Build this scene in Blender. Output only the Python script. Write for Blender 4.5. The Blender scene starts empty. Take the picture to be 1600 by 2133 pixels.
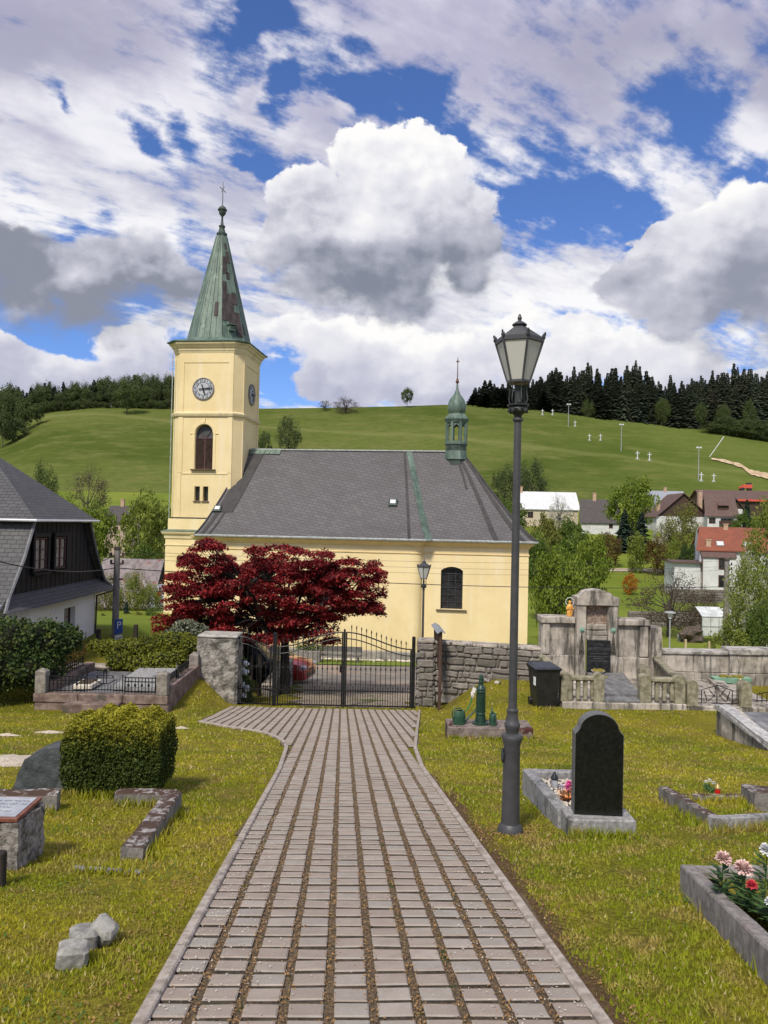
import bpy, math, random
import numpy as np
from mathutils import Vector, Matrix, noise as mnoise
random.seed(7); RS = np.random.RandomState(11)
SC = bpy.context.scene
COL = SC.collection
R = math.radians
PI = math.pi
# ------------------------------------------------------------------ camera
F = 1600.0
PITCH, ROLL = R(0.84), R(1.2)
cam_d = bpy.data.cameras.new('camera'); cam = bpy.data.objects.new('camera', cam_d); COL.objects.link(cam)
cam_d.sensor_fit = 'HORIZONTAL'; cam_d.sensor_width = 36; cam_d.lens = 36; cam_d.clip_start = 0.1; cam_d.clip_end = 6000
CM = Matrix.Rotation(R(90) + PITCH, 3, 'X') @ Matrix.Rotation(ROLL, 3, 'Z')
cam.matrix_world = CM.to_4x4()
SC.camera = cam
def ray(px, py):
    d = CM @ Vector(((px - 800) / F, (1066.5 - py) / F, -1))
    return d / d.y
def P(px, py, Y):
    return ray(px, py) * Y
def ss(a, b, x):
    t = min(1, max(0, (x - a) / (b - a))) if b != a else 0
    return t * t * (3 - 2 * t)
def lerp(a, b, t): return a + (b - a) * t
def interp(tab, x):
    if x <= tab[0][0]: return tab[0][1]
    for (a, va), (b, vb) in zip(tab, tab[1:]):
        if x <= b: return va + (vb - va) * (x - a) / (b - a)
    return tab[-1][1]
# ------------------------------------------------------------------ terrain
PROF = [(-400, 60), (-50, 7), (0, -1.6), (23, -5.55), (28, -6.2), (33, -6.85), (40, -7.6), (46, -8.1), (60, -9), (80, -9.8), (95, -9.8),
        (110, -8.9), (130, -6.3), (150, -3.4), (170, -0.6), (200, 3), (225, 7.5)]
DC = 350.0
_cr = [(0, 907), (90, 858), (200, 846), (350, 849), (560, 851), (700, 849), (845, 846), (925, 843), (1045, 845), (1130, 852), (1250, 868), (1400, 886), (1500, 893), (1600, 906)]
CREST = [(P(a, b, DC).x / DC, P(a, b, DC).z) for a, b in _cr]
CREST = [(CREST[0][0] - .6, CREST[0][1] - 22)] + CREST + [(CREST[-1][0] + .6, CREST[-1][1] - 22)]
def G(x, y):
    if y < 225:
        z = interp(PROF, y)
        if 14 < y < 34:
            z += 1.05 * ss(15, 24, y) * ss(1.5, 3.4, x) * (1 - ss(25, 33, y))
            z += 0.95 * ss(18.8, 23.5, y) * (1 - ss(-5.6, -4.3, x)) * (1 - ss(27, 34, y))
        if 24 < y < 66:
            z += 2.3 * ss(25, 34, y) * (1 - ss(-11, -7.5, x)) * (1 - ss(50, 65, y))
    else:
        z = 7.5
    if y > 200:
        h = interp(CREST, x / max(y, 1))
        t = (y - 225) / (DC - 225)
        if t > 0:
            if t <= 1:
                e = t * (1.12 - 0.12 * t)
                z = 7.5 + (h - 7.5) * e
                z += 1.3 * mnoise.noise(Vector((x * .012, y * .012, 3))) * math.sin(PI * min(1, t))
            else:
                z = h - (y - DC) * 0.06
    if y < 60:
        z += 0.035 * mnoise.noise(Vector((x * .55, y * .55, 0))) * ss(1.3, 2.6, abs(x - AXIS(y)))
    return z
# path axis in plan
_a0 = P(780, 2133, 3.3); _a1 = P(731, 1570, 12.0)
def AXIS(y):
    x0, y0 = AX0; x1, y1 = AX1
    return x0 + (x1 - x0) * (y - y0) / (y1 - y0)
AX0 = (0.0, 0.0); AX1 = (0.0, 1.0)
def PG(px, py):
    r = ray(px, py); Y = 1.5; step = .25
    while Y < 900:
        if r.z * Y < G(r.x * Y, Y): break
        Y += step * (1 + Y * .01)
    lo, hi = Y - step * (1 + Y * .01) * 1.1, Y
    for _ in range(18):
        m = (lo + hi) / 2
        if r.z * m < G(r.x * m, m): hi = m
        else: lo = m
    return r * hi
def _plane(px, py):   # pure sloping plane of the cemetery
    r = ray(px, py); k = (-5.55 + 1.6) / 23
    Y = -1.6 / (r.z - k); return r * Y
_a = _plane(780, 2133); _b = _plane(731, 1570)
AX0 = (_a.x, _a.y); AX1 = (_b.x, _b.y)
# ------------------------------------------------------------------ materials
MATS = {}
class NT:
    def __init__(s, tree): s.t = tree; s.n = tree.nodes; s.l = tree.links
    def new(s, typ, **kw):
        nd = s.n.new(typ)
        for k, v in kw.items():
            if k == 'inp':
                for a, b in v.items(): nd.inputs[a].default_value = b
            else: setattr(nd, k, v)
        return nd
    def link(s, a, b): s.l.new(a, b)
    def math(s, op, a, b=None, clamp=False):
        m = s.new('ShaderNodeMath', operation=op, use_clamp=clamp)
        for i, v in enumerate((a, b)):
            if v is None: continue
            if isinstance(v, (int, float)): m.inputs[i].default_value = v
            else: s.link(v, m.inputs[i])
        return m.outputs[0]
    def mr(s, v, a, b, c=0., d=1., smooth=True):
        m = s.new('ShaderNodeMapRange'); m.interpolation_type = 'SMOOTHSTEP' if smooth else 'LINEAR'
        s.link(v, m.inputs['Value'])
        for k, x in (('From Min', a), ('From Max', b), ('To Min', c), ('To Max', d)):
            if isinstance(x, (int, float)): m.inputs[k].default_value = x
            else: s.link(x, m.inputs[k])
        return m.outputs['Result']
    def mix(s, f, a, b, mode='MIX'):
        m = s.new('ShaderNodeMix', data_type='RGBA', blend_type=mode)
        if isinstance(f, (int, float)): m.inputs[0].default_value = f
        else: s.link(f, m.inputs[0])
        for i, v in ((6, a), (7, b)):
            if isinstance(v, tuple): m.inputs[i].default_value = v if len(v) == 4 else (*v, 1)
            else: s.link(v, m.inputs[i])
        return m.outputs[2]
    def noise(s, vec, scale, detail=4, rough=.55, dist=0., dim='3D'):
        m = s.new('ShaderNodeTexNoise'); m.inputs['Scale'].default_value = scale; m.inputs['Detail'].default_value = detail
        m.inputs['Roughness'].default_value = rough; m.inputs['Distortion'].default_value = dist
        if vec is not None: s.link(vec, m.inputs['Vector'])
        return m.outputs['Fac']
    def mapping(s, vec, scale=(1, 1, 1), rot=(0, 0, 0), loc=(0, 0, 0)):
        m = s.new('ShaderNodeMapping'); m.inputs['Scale'].default_value = scale; m.inputs['Rotation'].default_value = rot; m.inputs['Location'].default_value = loc
        s.link(vec, m.inputs['Vector']); return m.outputs[0]
def newmat(name):
    m = bpy.data.materials.new(name); m.use_nodes = True
    nt = NT(m.node_tree); b = m.node_tree.nodes['Principled BSDF']
    MATS[name] = m
    return m, nt, b
def coords(nt, kind='Object'):
    return nt.new('ShaderNodeTexCoord').outputs[kind]
def wpos(nt): return nt.new('ShaderNodeNewGeometry').outputs['Position']
def bump(nt, b, h, strength=.3, dist=.02):
    n = nt.new('ShaderNodeBump'); n.inputs['Strength'].default_value = strength; n.inputs['Distance'].default_value = dist
    nt.link(h, n.inputs['Height']); nt.link(n.outputs[0], b.inputs['Normal'])
def pmat(name, c1, c2, scale=3, rough=.8, bmp=.25, bscale=None, stretch=(1, 1, 1), metal=0., c3=None, s3=1.2, t3=(.55, .68), spec=.3, bdist=.01, lo=.35, hi=.65):
    m, nt, b = newmat(name)
    v = wpos(nt); v = nt.mapping(v, stretch)
    n1 = nt.noise(v, scale, 6, .65)
    c = nt.mix(nt.mr(n1, lo, hi), c1, c2)
    if c3:
        n3 = nt.noise(v, s3, 5, .7, .3)
        c = nt.mix(nt.mr(n3, *t3), c, c3)
    nt.link(c, b.inputs['Base Color'])
    b.inputs['Roughness'].default_value = rough; b.inputs['Metallic'].default_value = metal
    b.inputs['Specular IOR Level'].default_value = spec
    if bmp:
        h = nt.noise(v, bscale or scale * 4, 6, .7)
        bump(nt, b, h, bmp, bdist)
    return m
# ------------------------------------------------------------------ mesh builder
class MB:
    def __init__(s): s.v = []; s.f = []; s.mi = []; s.uv = {}
    def add(s, vs, fs, mi=0, M=None):
        o = len(s.v)
        for p in vs:
            p = Vector(p)
            s.v.append(tuple(M @ p) if M is not None else tuple(p))
        for f in fs: s.f.append(tuple(i + o for i in f)); s.mi.append(mi)
        return s
    def quad(s, a, b, c, d, mi=0, uv=None):
        o = len(s.v); s.v += [tuple(a), tuple(b), tuple(c), tuple(d)]; s.f.append((o, o + 1, o + 2, o + 3)); s.mi.append(mi)
        if uv: s.uv[len(s.f) - 1] = uv
        return s
    def poly(s, pts, mi=0, uv=None):
        o = len(s.v); s.v += [tuple(p) for p in pts]; s.f.append(tuple(range(o, o + len(pts)))); s.mi.append(mi)
        if uv: s.uv[len(s.f) - 1] = uv
        return s
    def box(s, c, d, mi=0, M=None, rz=0, taper=1., bev=0.):
        x, y, z = d[0] / 2, d[1] / 2, d[2] / 2; t = taper
        L = Matrix.Translation(c) @ Matrix.Rotation(rz, 4, 'Z')
        if M is not None: L = M @ L
        if bev <= 0:
            vs = [(-x, -y, -z), (x, -y, -z), (x, y, -z), (-x, y, -z), (-x * t, -y * t, z), (x * t, -y * t, z), (x * t, y * t, z), (-x * t, y * t, z)]
            return s.add(vs, [(0, 3, 2, 1), (4, 5, 6, 7), (0, 1, 5, 4), (1, 2, 6, 5), (2, 3, 7, 6), (3, 0, 4, 7)], mi, L)
        b = min(bev, x * .9, y * .9, z * .9)
        def ring(xx, yy, zz): return [(-xx + b, -yy, zz), (xx - b, -yy, zz), (xx, -yy + b, zz), (xx, yy - b, zz), (xx - b, yy, zz), (-xx + b, yy, zz), (-xx, yy - b, zz), (-xx, -yy + b, zz)]
        rings = [ring(x - b, y - b, -z), ring(x, y, -z + b), ring(x * t, y * t, z - b), ring(x * t - b, y * t - b, z)]
        return s.loft(rings, mi, L)
    def loft(s, rings, mi=0, M=None, cap=True, closed=True):
        n = len(rings[0]); o = len(s.v)
        vs = [p for r in rings for p in r]; fs = []
        for k in range(len(rings) - 1):
            for i in range(n if closed else n - 1):
                j = (i + 1) % n
                fs.append((k * n + i, k * n + j, (k + 1) * n + j, (k + 1) * n + i))
        if cap and closed:
            fs.append(tuple(range(n - 1, -1, -1))); fs.append(tuple((len(rings) - 1) * n + i for i in range(n)))
        return s.add(vs, fs, mi, M)
    def lathe(s, prof, n=24, c=(0, 0, 0), mi=0, M=None, ph=0.):
        rings = [[(c[0] + r * math.cos(ph + 2 * PI * i / n), c[1] + r * math.sin(ph + 2 * PI * i / n), c[2] + z) for i in range(n)] for r, z in prof]
        return s.loft(rings, mi, M)
    def tube(s, pts, rad, n=8, mi=0, M=None, cap=True):
        pts = [Vector(p) for p in pts]
        rr = rad if isinstance(rad, (list, tuple)) else [rad] * len(pts)
        rings = []; up = None
        for i, p in enumerate(pts):
            t = (pts[min(i + 1, len(pts) - 1)] - pts[max(i - 1, 0)])
            if t.length < 1e-9: t = Vector((0, 0, 1))
            t.normalize()
            if up is None:
                up = Vector((1, 0, 0)) if abs(t.x) < .9 else Vector((0, 1, 0))
            a = (up - t * up.dot(t)).normalized(); bb = t.cross(a); up = a
            rings.append([tuple(p + (a * math.cos(2 * PI * k / n) + bb * math.sin(2 * PI * k / n)) * rr[i]) for k in range(n)])
        return s.loft(rings, mi, M, cap)
    def prism(s, poly, y0, y1, mi=0, M=None):      # polygon in xz extruded along y
        n = len(poly)
        vs = [(x, y0, z) for x, z in poly] + [(x, y1, z) for x, z in poly]
        fs = [tuple(range(n)), tuple(range(2 * n - 1, n - 1, -1))] + [(i, i + n, (i + 1) % n + n, (i + 1) % n) for i in range(n)]
        return s.add(vs, fs, mi, M)
    def slab(s, poly, z0, z1, mi=0, M=None):       # polygon in xy extruded in z
        n = len(poly)
        return s.loft([[(x, y, z0) for x, y in poly], [(x, y, z1) for x, y in poly]], mi, M)
    def blob(s, c, r, seed=0, amp=.15, mi=0, M=None, nu=14, nv=9, fr=1.5):
        rings = []
        for k in range(1, nv):
            ph = PI * k / nv; ring = []
            for i in range(nu):
                th = 2 * PI * i / nu
                d = Vector((math.sin(ph) * math.cos(th), math.sin(ph) * math.sin(th), -math.cos(ph)))
                q = 1 + amp * mnoise.noise(d * fr + Vector((seed * 3.1, seed * 1.7, 0)))*2
                ring.append((c[0] + d.x * r[0] * q, c[1] + d.y * r[1] * q, c[2] + d.z * r[2] * q))
            rings.append(ring)
        return s.loft(rings, mi, M)
    def build(s, name, mats=None, parent=None, smooth=False, loc=None, auto=None, rough=0., seed=0):
        me = bpy.data.meshes.new(name)
        if not isinstance(mats, (list, tuple)): mats = [mats]
        v = s.v
        me.from_pydata(v, [], s.f); 
        for m in mats:
            if m is not None: me.materials.append(m)
        if len(mats) > 1: me.polygons.foreach_set('material_index', s.mi)
        if s.uv:
            ul = me.uv_layers.new(name='UVMap')
            for fi, uvs in s.uv.items():
                ls = me.polygons[fi].loop_start
                for k, q in enumerate(uvs): ul.data[ls + k].uv = q
        me.validate(); me.update()
        if smooth or auto:
            me.polygons.foreach_set('use_smooth', [True] * len(me.polygons))
            if auto:
                me.set_sharp_from_angle(angle=R(auto))
        o = bpy.data.objects.new(name, me); COL.objects.link(o)
        if parent is not None: o.parent = parent
        if loc is not None: o.location = loc
        return o
def roughen(o, cuts=2, amp=.01, fr=8., seed=0, thresh=None):
    """subdivide a mesh and displace it with noise: weathered stone"""
    import bmesh
    bm = bmesh.new(); bm.from_mesh(o.data)
    bmesh.ops.remove_doubles(bm, verts=bm.verts, dist=1e-5)
    for _ in range(cuts):
        es = [e for e in bm.edges if e.calc_length() > (thresh or 0)]
        if not es: break
        bmesh.ops.subdivide_edges(bm, edges=es, cuts=1, use_grid_fill=True)
    off = Vector((seed * 7.3, seed * 2.1, 0))
    for v in bm.verts:
        n = Vector((mnoise.noise(v.co * fr + off), mnoise.noise(v.co * fr + off + Vector((31, 0, 0))), mnoise.noise(v.co * fr + off + Vector((0, 57, 0)))))
        n += .5 * Vector((mnoise.noise(v.co * fr * 2.3 + off), mnoise.noise(v.co * fr * 2.3 + off + Vector((31, 0, 0))), mnoise.noise(v.co * fr * 2.3 + off + Vector((0, 57, 0)))))
        v.co += n * amp
    bm.to_mesh(o.data); bm.free(); o.data.update()
    return o
def tag(o, label=None, cat=None, group=None, kind=None):
    if label: o['label'] = label
    if cat: o['category'] = cat
    if group: o['group'] = group
    if kind: o['kind'] = kind
    return o
def thing(name, label, cat, loc=(0, 0, 0), rz=0, group=None):
    o = bpy.data.objects.new(name, None); COL.objects.link(o)
    o.location = loc; o.rotation_euler = (0, 0, rz); o.empty_display_size = .2
    return tag(o, label, cat, group)
def dup(root, loc, rz=0, scale=(1, 1, 1), label=None, group=None):
    r = root.copy(); COL.objects.link(r); r.location = loc; r.rotation_euler = (0, 0, rz)
    r.scale = scale if isinstance(scale, tuple) else (scale,) * 3
    if label: r['label'] = label
    if group: r['group'] = group
    for ch in list(root.children):
        c = ch.copy(); COL.objects.link(c); c.parent = r
        for g in list(ch.children):
            d = g.copy(); COL.objects.link(d); d.parent = c
    return r
def npmesh(name, verts, nper, mats, parent=None, smooth=False):
    """verts (N*nper,3) : N separate polygons of nper vertices"""
    n = len(verts) // nper
    me = bpy.data.meshes.new(name)
    me.vertices.add(len(verts)); me.vertices.foreach_set('co', verts.astype(np.float32).ravel())
    me.loops.add(len(verts)); me.loops.foreach_set('vertex_index', np.arange(len(verts), dtype=np.int32))
    me.polygons.add(n); me.polygons.foreach_set('loop_start', np.arange(0, len(verts), nper, dtype=np.int32))
    me.update(calc_edges=True)
    me.materials.append(mats)
    o = bpy.data.objects.new(name, me); COL.objects.link(o)
    if parent is not None: o.parent = parent
    return o
def leaf_verts(C, size, rs, aspect=.6, up=0., jit=.35):
    """diamond leaves centred on C (N,3), random orientation; up>0 pushes the leaves toward lying flat"""
    n = len(C)
    nrm = rs.normal(size=(n, 3)); nrm[:, 2] += up * np.sign(nrm[:, 2] + 1e-9) * 1.0
    nrm /= np.linalg.norm(nrm, axis=1)[:, None]
    a = np.cross(nrm, rs.normal(size=(n, 3))); a /= np.linalg.norm(a, axis=1)[:, None] + 1e-9
    b = np.cross(nrm, a)
    s = (size * (1 + jit * rs.uniform(-1, 1, n)))[:, None]
    V = np.empty((n, 4, 3)); V[:, 0] = C - a * s * .5; V[:, 1] = C + b * s * .5 * aspect + a * s * .05; V[:, 2] = C + a * s * .5; V[:, 3] = C - b * s * .5 * aspect + a * s * .05
    return V.reshape(-1, 3)
def offset_path(pts, d, closed):
    """mitred outward offset of a ccw plan polyline"""
    n = len(pts); out = []
    for i in range(n):
        p = Vector(pts[i])
        a = Vector(pts[i - 1]) if (closed or i > 0) else None
        b = Vector(pts[(i + 1) % n]) if (closed or i < n - 1) else None
        def nr(u, v):
            t = (v - u).normalized(); return Vector((t.y, -t.x))
        if a is None: m = nr(p, b); k = 1
        elif b is None: m = nr(a, p); k = 1
        else:
            n1, n2 = nr(a, p), nr(p, b); m = (n1 + n2).normalized(); k = 1 / max(.35, m.dot(n1))
        out.append((p.x + m.x * d * k, p.y + m.y * d * k))
    return out
def sweep(mb, prof, pts, closed=False, mi=0, M=None):
    """profile [(out,z)] swept along plan polyline"""
    cols = [offset_path(pts, d, closed) for d, z in prof]
    n = len(pts)
    for i in range(n if closed else n - 1):
        j = (i + 1) % n
        for k in range(len(prof) - 1):
            q = [(*cols[k][i], prof[k][1]), (*cols[k][j], prof[k][1]), (*cols[k + 1][j], prof[k + 1][1]), (*cols[k + 1][i], prof[k + 1][1])]
            mb.add(q, [(0, 1, 2, 3)], mi, M)
    if not closed:
        for i, fl in ((0, False), (n - 1, True)):
            q = [(*cols[k][i], prof[k][1]) for k in range(len(prof))]
            mb.add(q, [tuple(range(len(q))) if fl else tuple(range(len(q) - 1, -1, -1))], mi, M)
    return mb
def facade(mb, A, B, z0, z1, ops=(), depth=.2, mi=0, mi_rev=None, nrm=None, arcn=8):
    """vertical wall face from plan point A to B with real openings [(u0,u1,za,zb,rise)], reveals go inward by depth"""
    A = Vector((A[0], A[1])); B = Vector((B[0], B[1])); L = (B - A).length; t = (B - A) / L
    inn = Vector((-t.y, t.x)) if nrm is None else nrm
    mi_rev = mi if mi_rev is None else mi_rev
    def pt(u, z, d=0.): q = A + t * u + inn * d; return (q.x, q.y, z)
    us = {0., L}
    for (u0, u1, za, zb, rise) in ops:
        us |= {u0, u1}
        if rise > 0:
            for k in range(1, arcn * 2): us.add(u0 + (u1 - u0) * k / (arcn * 2))
    us = sorted(us)
    def top(op, u):
        u0, u1, za, zb, rise = op
        if rise <= 0: return zb
        w = (u1 - u0) / 2; c = (u0 + u1) / 2
        Rr = (w * w + rise * rise) / (2 * rise)
        return zb - rise + (math.sqrt(max(0, Rr * Rr - (u - c) ** 2)) - (Rr - rise))
    for a, b in zip(us, us[1:]):
        if b - a < 1e-6: continue
        m = (a + b) / 2
        act = sorted([o for o in ops if o[0] - 1e-6 <= m <= o[1] + 1e-6], key=lambda o: o[2])
        za_, zb_ = z0, z0
        for o in act:
            mb.quad(pt(a, za_), pt(b, zb_), pt(b, o[2]), pt(a, o[2]), mi)
            mb.quad(pt(a, o[2]), pt(b, o[2]), pt(b, o[2], depth), pt(a, o[2], depth), mi_rev)
            ta, tb = top(o, a), top(o, b)
            mb.quad(pt(a, ta, depth), pt(b, tb, depth), pt(b, tb), pt(a, ta), mi_rev)
            za_, zb_ = ta, tb
        mb.quad(pt(a, za_), pt(b, zb_), pt(b, z1), pt(a, z1), mi)
    for o in ops:
        for u in (o[0], o[1]):
            zt = top(o, u)
            mb.quad(pt(u, o[2]), pt(u, zt), pt(u, zt, depth), pt(u, o[2], depth), mi_rev)
    return mb
def text_mesh(s, size, mat, M, parent, name='lettering', extrude=.004, align='CENTER'):
    cu = bpy.data.curves.new(name, 'FONT'); cu.body = s; cu.size = size; cu.extrude = extrude; cu.align_x = align; cu.align_y = 'CENTER'
    cu.resolution_u = 3
    o = bpy.data.objects.new(name, cu); COL.objects.link(o)
    dg = bpy.context.evaluated_depsgraph_get()
    me = bpy.data.meshes.new_from_object(o.evaluated_get(dg))
    bpy.data.objects.remove(o); bpy.data.curves.remove(cu)
    me.materials.clear(); me.materials.append(mat); me.transform(M)
    q = bpy.data.objects.new(name, me); COL.objects.link(q); q.parent = parent
    return q
# ------------------------------------------------------------------ sky and sun
SUN_EL, SUN_AZ = R(50), R(-158)          # azimuth measured from +Y towards +X : behind the camera, to the left
sd = Vector((math.sin(SUN_AZ) * math.cos(SUN_EL), math.cos(SUN_AZ) * math.cos(SUN_EL), math.sin(SUN_EL)))
sun_d = bpy.data.lights.new('sun', 'SUN'); sun = bpy.data.objects.new('sun', sun_d); COL.objects.link(sun)
sun_d.energy = 3.9; sun_d.angle = R(9); sun_d.color = (1, .93, .80)
sun.rotation_euler = sd.to_track_quat('Z', 'Y').to_euler()
W = bpy.data.worlds.new('World'); SC.world = W; W.use_nodes = True
W.cycles.sampling_method = 'NONE'
wt = NT(W.node_tree); wt.n.clear()
out = wt.new('ShaderNodeOutputWorld')
sky = wt.new('ShaderNodeTexSky', sky_type='NISHITA'); sky.sun_disc = False; sky.sun_elevation = SUN_EL; sky.sun_rotation = SUN_AZ
sky.air_density = 1.0; sky.dust_density = .3; sky.ozone_density = 2.5; sky.altitude = 600
D = wt.new('ShaderNodeTexCoord').outputs['Generated']
sep = wt.new('ShaderNodeSeparateXYZ'); wt.link(D, sep.inputs[0]); X, Y_, Z = sep.outputs
az = wt.math('ARCTAN2', X, Y_)                       # compass angle, 0 ahead
el = wt.math('ARCSINE', Z)
def dirpx(px, py):
    r = ray(px, py).normalized(); return math.atan2(r.x, r.y), math.asin(r.z)
def vadd(a, b):
    m = wt.new('ShaderNodeVectorMath', operation='ADD'); wt.link(a, m.inputs[0])
    if isinstance(b, tuple): m.inputs[1].default_value = b
    else: wt.link(b, m.inputs[1])
    return m.outputs[0]
def fbm(vec, scale, detail=5, rough=.6): return wt.noise(vec, scale, detail, rough, 0.)
def ncol(vec, scale, detail, rough):
    m = wt.new('ShaderNodeTexNoise'); m.inputs['Scale'].default_value = scale; m.inputs['Detail'].default_value = detail; m.inputs['Roughness'].default_value = rough
    wt.link(vec, m.inputs['Vector'])
    s_ = wt.new('ShaderNodeSeparateColor'); wt.link(m.outputs['Color'], s_.inputs[0])
    return m.outputs['Fac'], s_.outputs[1], s_.outputs[2]
def cen(x, k): return wt.math('MULTIPLY', wt.math('SUBTRACT', x, .5), k)
Dv = wt.mapping(D, (1, 1, 1.35))
nA, wA1, wA2 = ncol(Dv, 4.5, 4, .55)                             # big billows
nB, wB1, wB2 = ncol(wt.mapping(Dv, loc=(3.1, 1.2, .4)), 15, 5.5, .62)    # middle and fine
nAl = fbm(wt.mapping(Dv, loc=(-.020, .0, .028)), 4.5, 4, .55)   # sampled a step toward the light
nBl = fbm(wt.mapping(Dv, loc=(3.1 - .007, 1.2, .4 + .010)), 15, 4, .6)
rel = wt.math('ADD', wt.math('MULTIPLY', wt.math('SUBTRACT', nA, nAl), 6.5), wt.math('MULTIPLY', wt.math('SUBTRACT', nB, nBl), 1.7))   # relief light
nn = wt.math('ADD', cen(nA, 1.2), cen(nB, .7))
azw = wt.math('ADD', az, wt.math('ADD', cen(wA1, .20), cen(wB1, .07)))
elw = wt.math('ADD', el, wt.math('ADD', cen(wA2, .15), cen(wB2, .06)))
def cell(px, py, rx, ry, rot=0., az_=None, el_=None):
    """field 1 at the middle of a cloud, 0 on its rim, on the noise-warped sky"""
    a0, e0 = dirpx(px, py); da = wt.math('SUBTRACT', az_ or azw, a0); de = wt.math('SUBTRACT', el_ or elw, e0)
    c, s = math.cos(rot), math.sin(rot); sx, sy = rx / F, ry / F
    u = wt.math('ADD', wt.math('MULTIPLY', da, c / sx), wt.math('MULTIPLY', de, s / sx))
    v = wt.math('ADD', wt.math('MULTIPLY', da, -s / sy), wt.math('MULTIPLY', de, c / sy))
    return wt.math('SUBTRACT', 1., wt.math('SQRT', wt.math('ADD', wt.math('MULTIPLY', u, u), wt.math('MULTIPLY', v, v))))
def vmax(*a):
    r = a[0]
    for b in a[1:]:
        m = wt.new('ShaderNodeMath', operation='SMOOTH_MAX'); wt.link(r, m.inputs[0]); wt.link(b, m.inputs[1]); m.inputs[2].default_value = .2; r = m.outputs[0]
    return r
vor = wt.new('ShaderNodeTexVoronoi', feature='SMOOTH_F1')
_c = wt.new('ShaderNodeCombineXYZ'); wt.link(cen(wB1, .09), _c.inputs[0]); wt.link(cen(wA1, .1), _c.inputs[1]); wt.link(cen(wB2, .09), _c.inputs[2])
wt.link(vadd(Dv, _c.outputs[0]), vor.inputs['Vector'])
vor.inputs['Scale'].default_value = 17.; vor.inputs['Smoothness'].default_value = .5
puff = wt.math('SUBTRACT', .45, vor.outputs['Distance'])          # cauliflower heads
BLUE = wt.mix(1., sky.outputs[0], (.47, .60, .88), 'MULTIPLY')
WHITE, MAUVE, GREY = (.97, .97, .99), (.47, .46, .62), (.34, .34, .46)
dz = wt.math('ADD', wt.math('MAXIMUM', Z, 0.), .22)
cmb = wt.new('ShaderNodeCombineXYZ'); wt.link(wt.math('DIVIDE', X, dz), cmb.inputs[0]); wt.link(wt.math('DIVIDE', Y_, dz), cmb.inputs[1])
pl = wt.mapping(cmb.outputs[0], (1, 1, 1), rot=(0, 0, R(-32)))
pl = wt.mapping(pl, (1.0, 1.45, 1))
n1 = fbm(pl, 1.5, 5, .55)
n2 = fbm(wt.mapping(pl, (1.3, 1.9, 1), loc=(5, 2, 0)), 5., 6, .62)
n1l = fbm(wt.mapping(pl, loc=(.10, .13, 0)), 1.5, 5, .55)
cov = vmax(cell(1150, 60, 560, 150, R(-14)), cell(120, 120, 420, 250, R(10)), cell(1500, 150, 420, 220, 0),
           cell(230, 340, 430, 150, R(-12)), cell(620, 250, 260, 60, R(-24)), cell(1240, 300, 80, 110, R(35)), cell(1430, 420, 110, 75, R(-25)), cell(1170, 540, 160, 60, 0),
           cell(870, 640, 420, 120, 0), cell(1230, 650, 150, 60, R(-5)))
hole = vmax(cell(860, 225, 230, 42, R(-24)), cell(1170, 425, 190, 110, R(-10)), cell(530, 60, 60, 110, R(-35)), cell(620, 195, 40, 50), cell(130, 215, 60, 22, R(-35)), cell(345, 310, 60, 30, R(-30)), cell(560, 350, 50, 20, R(-35)), cell(120, 670, 230, 60, 0), cell(600, 800, 120, 50, 0), cell(1430, 270, 110, 90, R(20)), cell(1540, 400, 60, 60), cell(420, 300, 70, 30, R(-30)))
f1 = wt.math('ADD', cen(n1, 3.9), wt.math('ADD', cen(n2, 3.6), cen(nB, 2.2)))
d1 = wt.math('ADD', wt.math('ADD', f1, wt.math('MULTIPLY', wt.math('MAXIMUM', cov, -.5), .55)), wt.math('MULTIPLY', wt.math('MAXIMUM', hole, -.45), -1.15))
m1 = wt.mr(d1, -.42, .72)
rel1 = wt.math('ADD', wt.math('MULTIPLY', wt.math('SUBTRACT', n1, n1l), 3.4), cen(n2, 1.7))
sh1 = wt.mr(wt.math('ADD', wt.math('ADD', rel1, .52), wt.math('MULTIPLY', d1, -.22)), .0, .85)
gl = wt.mr(el, .25, .62)                                           # the high sheets are greyer overhead
col1 = wt.mix(sh1, wt.mix(gl, (.56, .57, .68), MAUVE), wt.mix(gl, WHITE, (.80, .79, .88)))
gs = vmax(cell(90, 40, 330, 130, R(8)), cell(1330, 130, 330, 110, R(-8)), cell(1560, 190, 160, 60, 0))
col1 = wt.mix(wt.mr(gs, -.1, .8, 0, .5), col1, GREY)
colr = wt.mix(m1, BLUE, col1)
def heap(base, cells, top_el, base_el, sharp=.14, dark=(.2, .22, .29), gain=1., soft=.6, mid=(.44, .45, .55), tilt=0.):
    f = vmax(*[cell(*c) for c in cells])
    e = wt.math('ADD', f, wt.math('ADD', cen(nB, .62), wt.math('MULTIPLY', puff, .50)))
    h = wt.mr(elw, base_el, top_el, 0, 1, False)
    sp = wt.mr(h, .1, .5, soft, sharp)                             # crisp tops, woolly bases
    m = wt.mr(e, .0, sp)
    s = wt.math('ADD', wt.math('ADD', h, wt.math('MULTIPLY', nn, .46)), wt.math('ADD', wt.math('MULTIPLY', rel, .26 * gain), wt.math('MULTIPLY', puff, .24 * gain)))
    s = wt.math('SUBTRACT', s, wt.mr(e, .10, .9, 0, .16))
    if tilt: s = wt.math('ADD', s, wt.math('MULTIPLY', wt.math('SUBTRACT', az, dirpx(cells[0][0], 500)[0]), -tilt))
    c = wt.mix(wt.mr(s, .0, .38), dark, mid)
    c = wt.mix(wt.mr(s, .30, .72), c, (.80, .80, .86))
    c = wt.mix(wt.mr(s, .66, 1.0), c, (1.0, .99, .98))
    return wt.mix(m, base, c)
E = lambda y: dirpx(800, y)[1]
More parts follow.
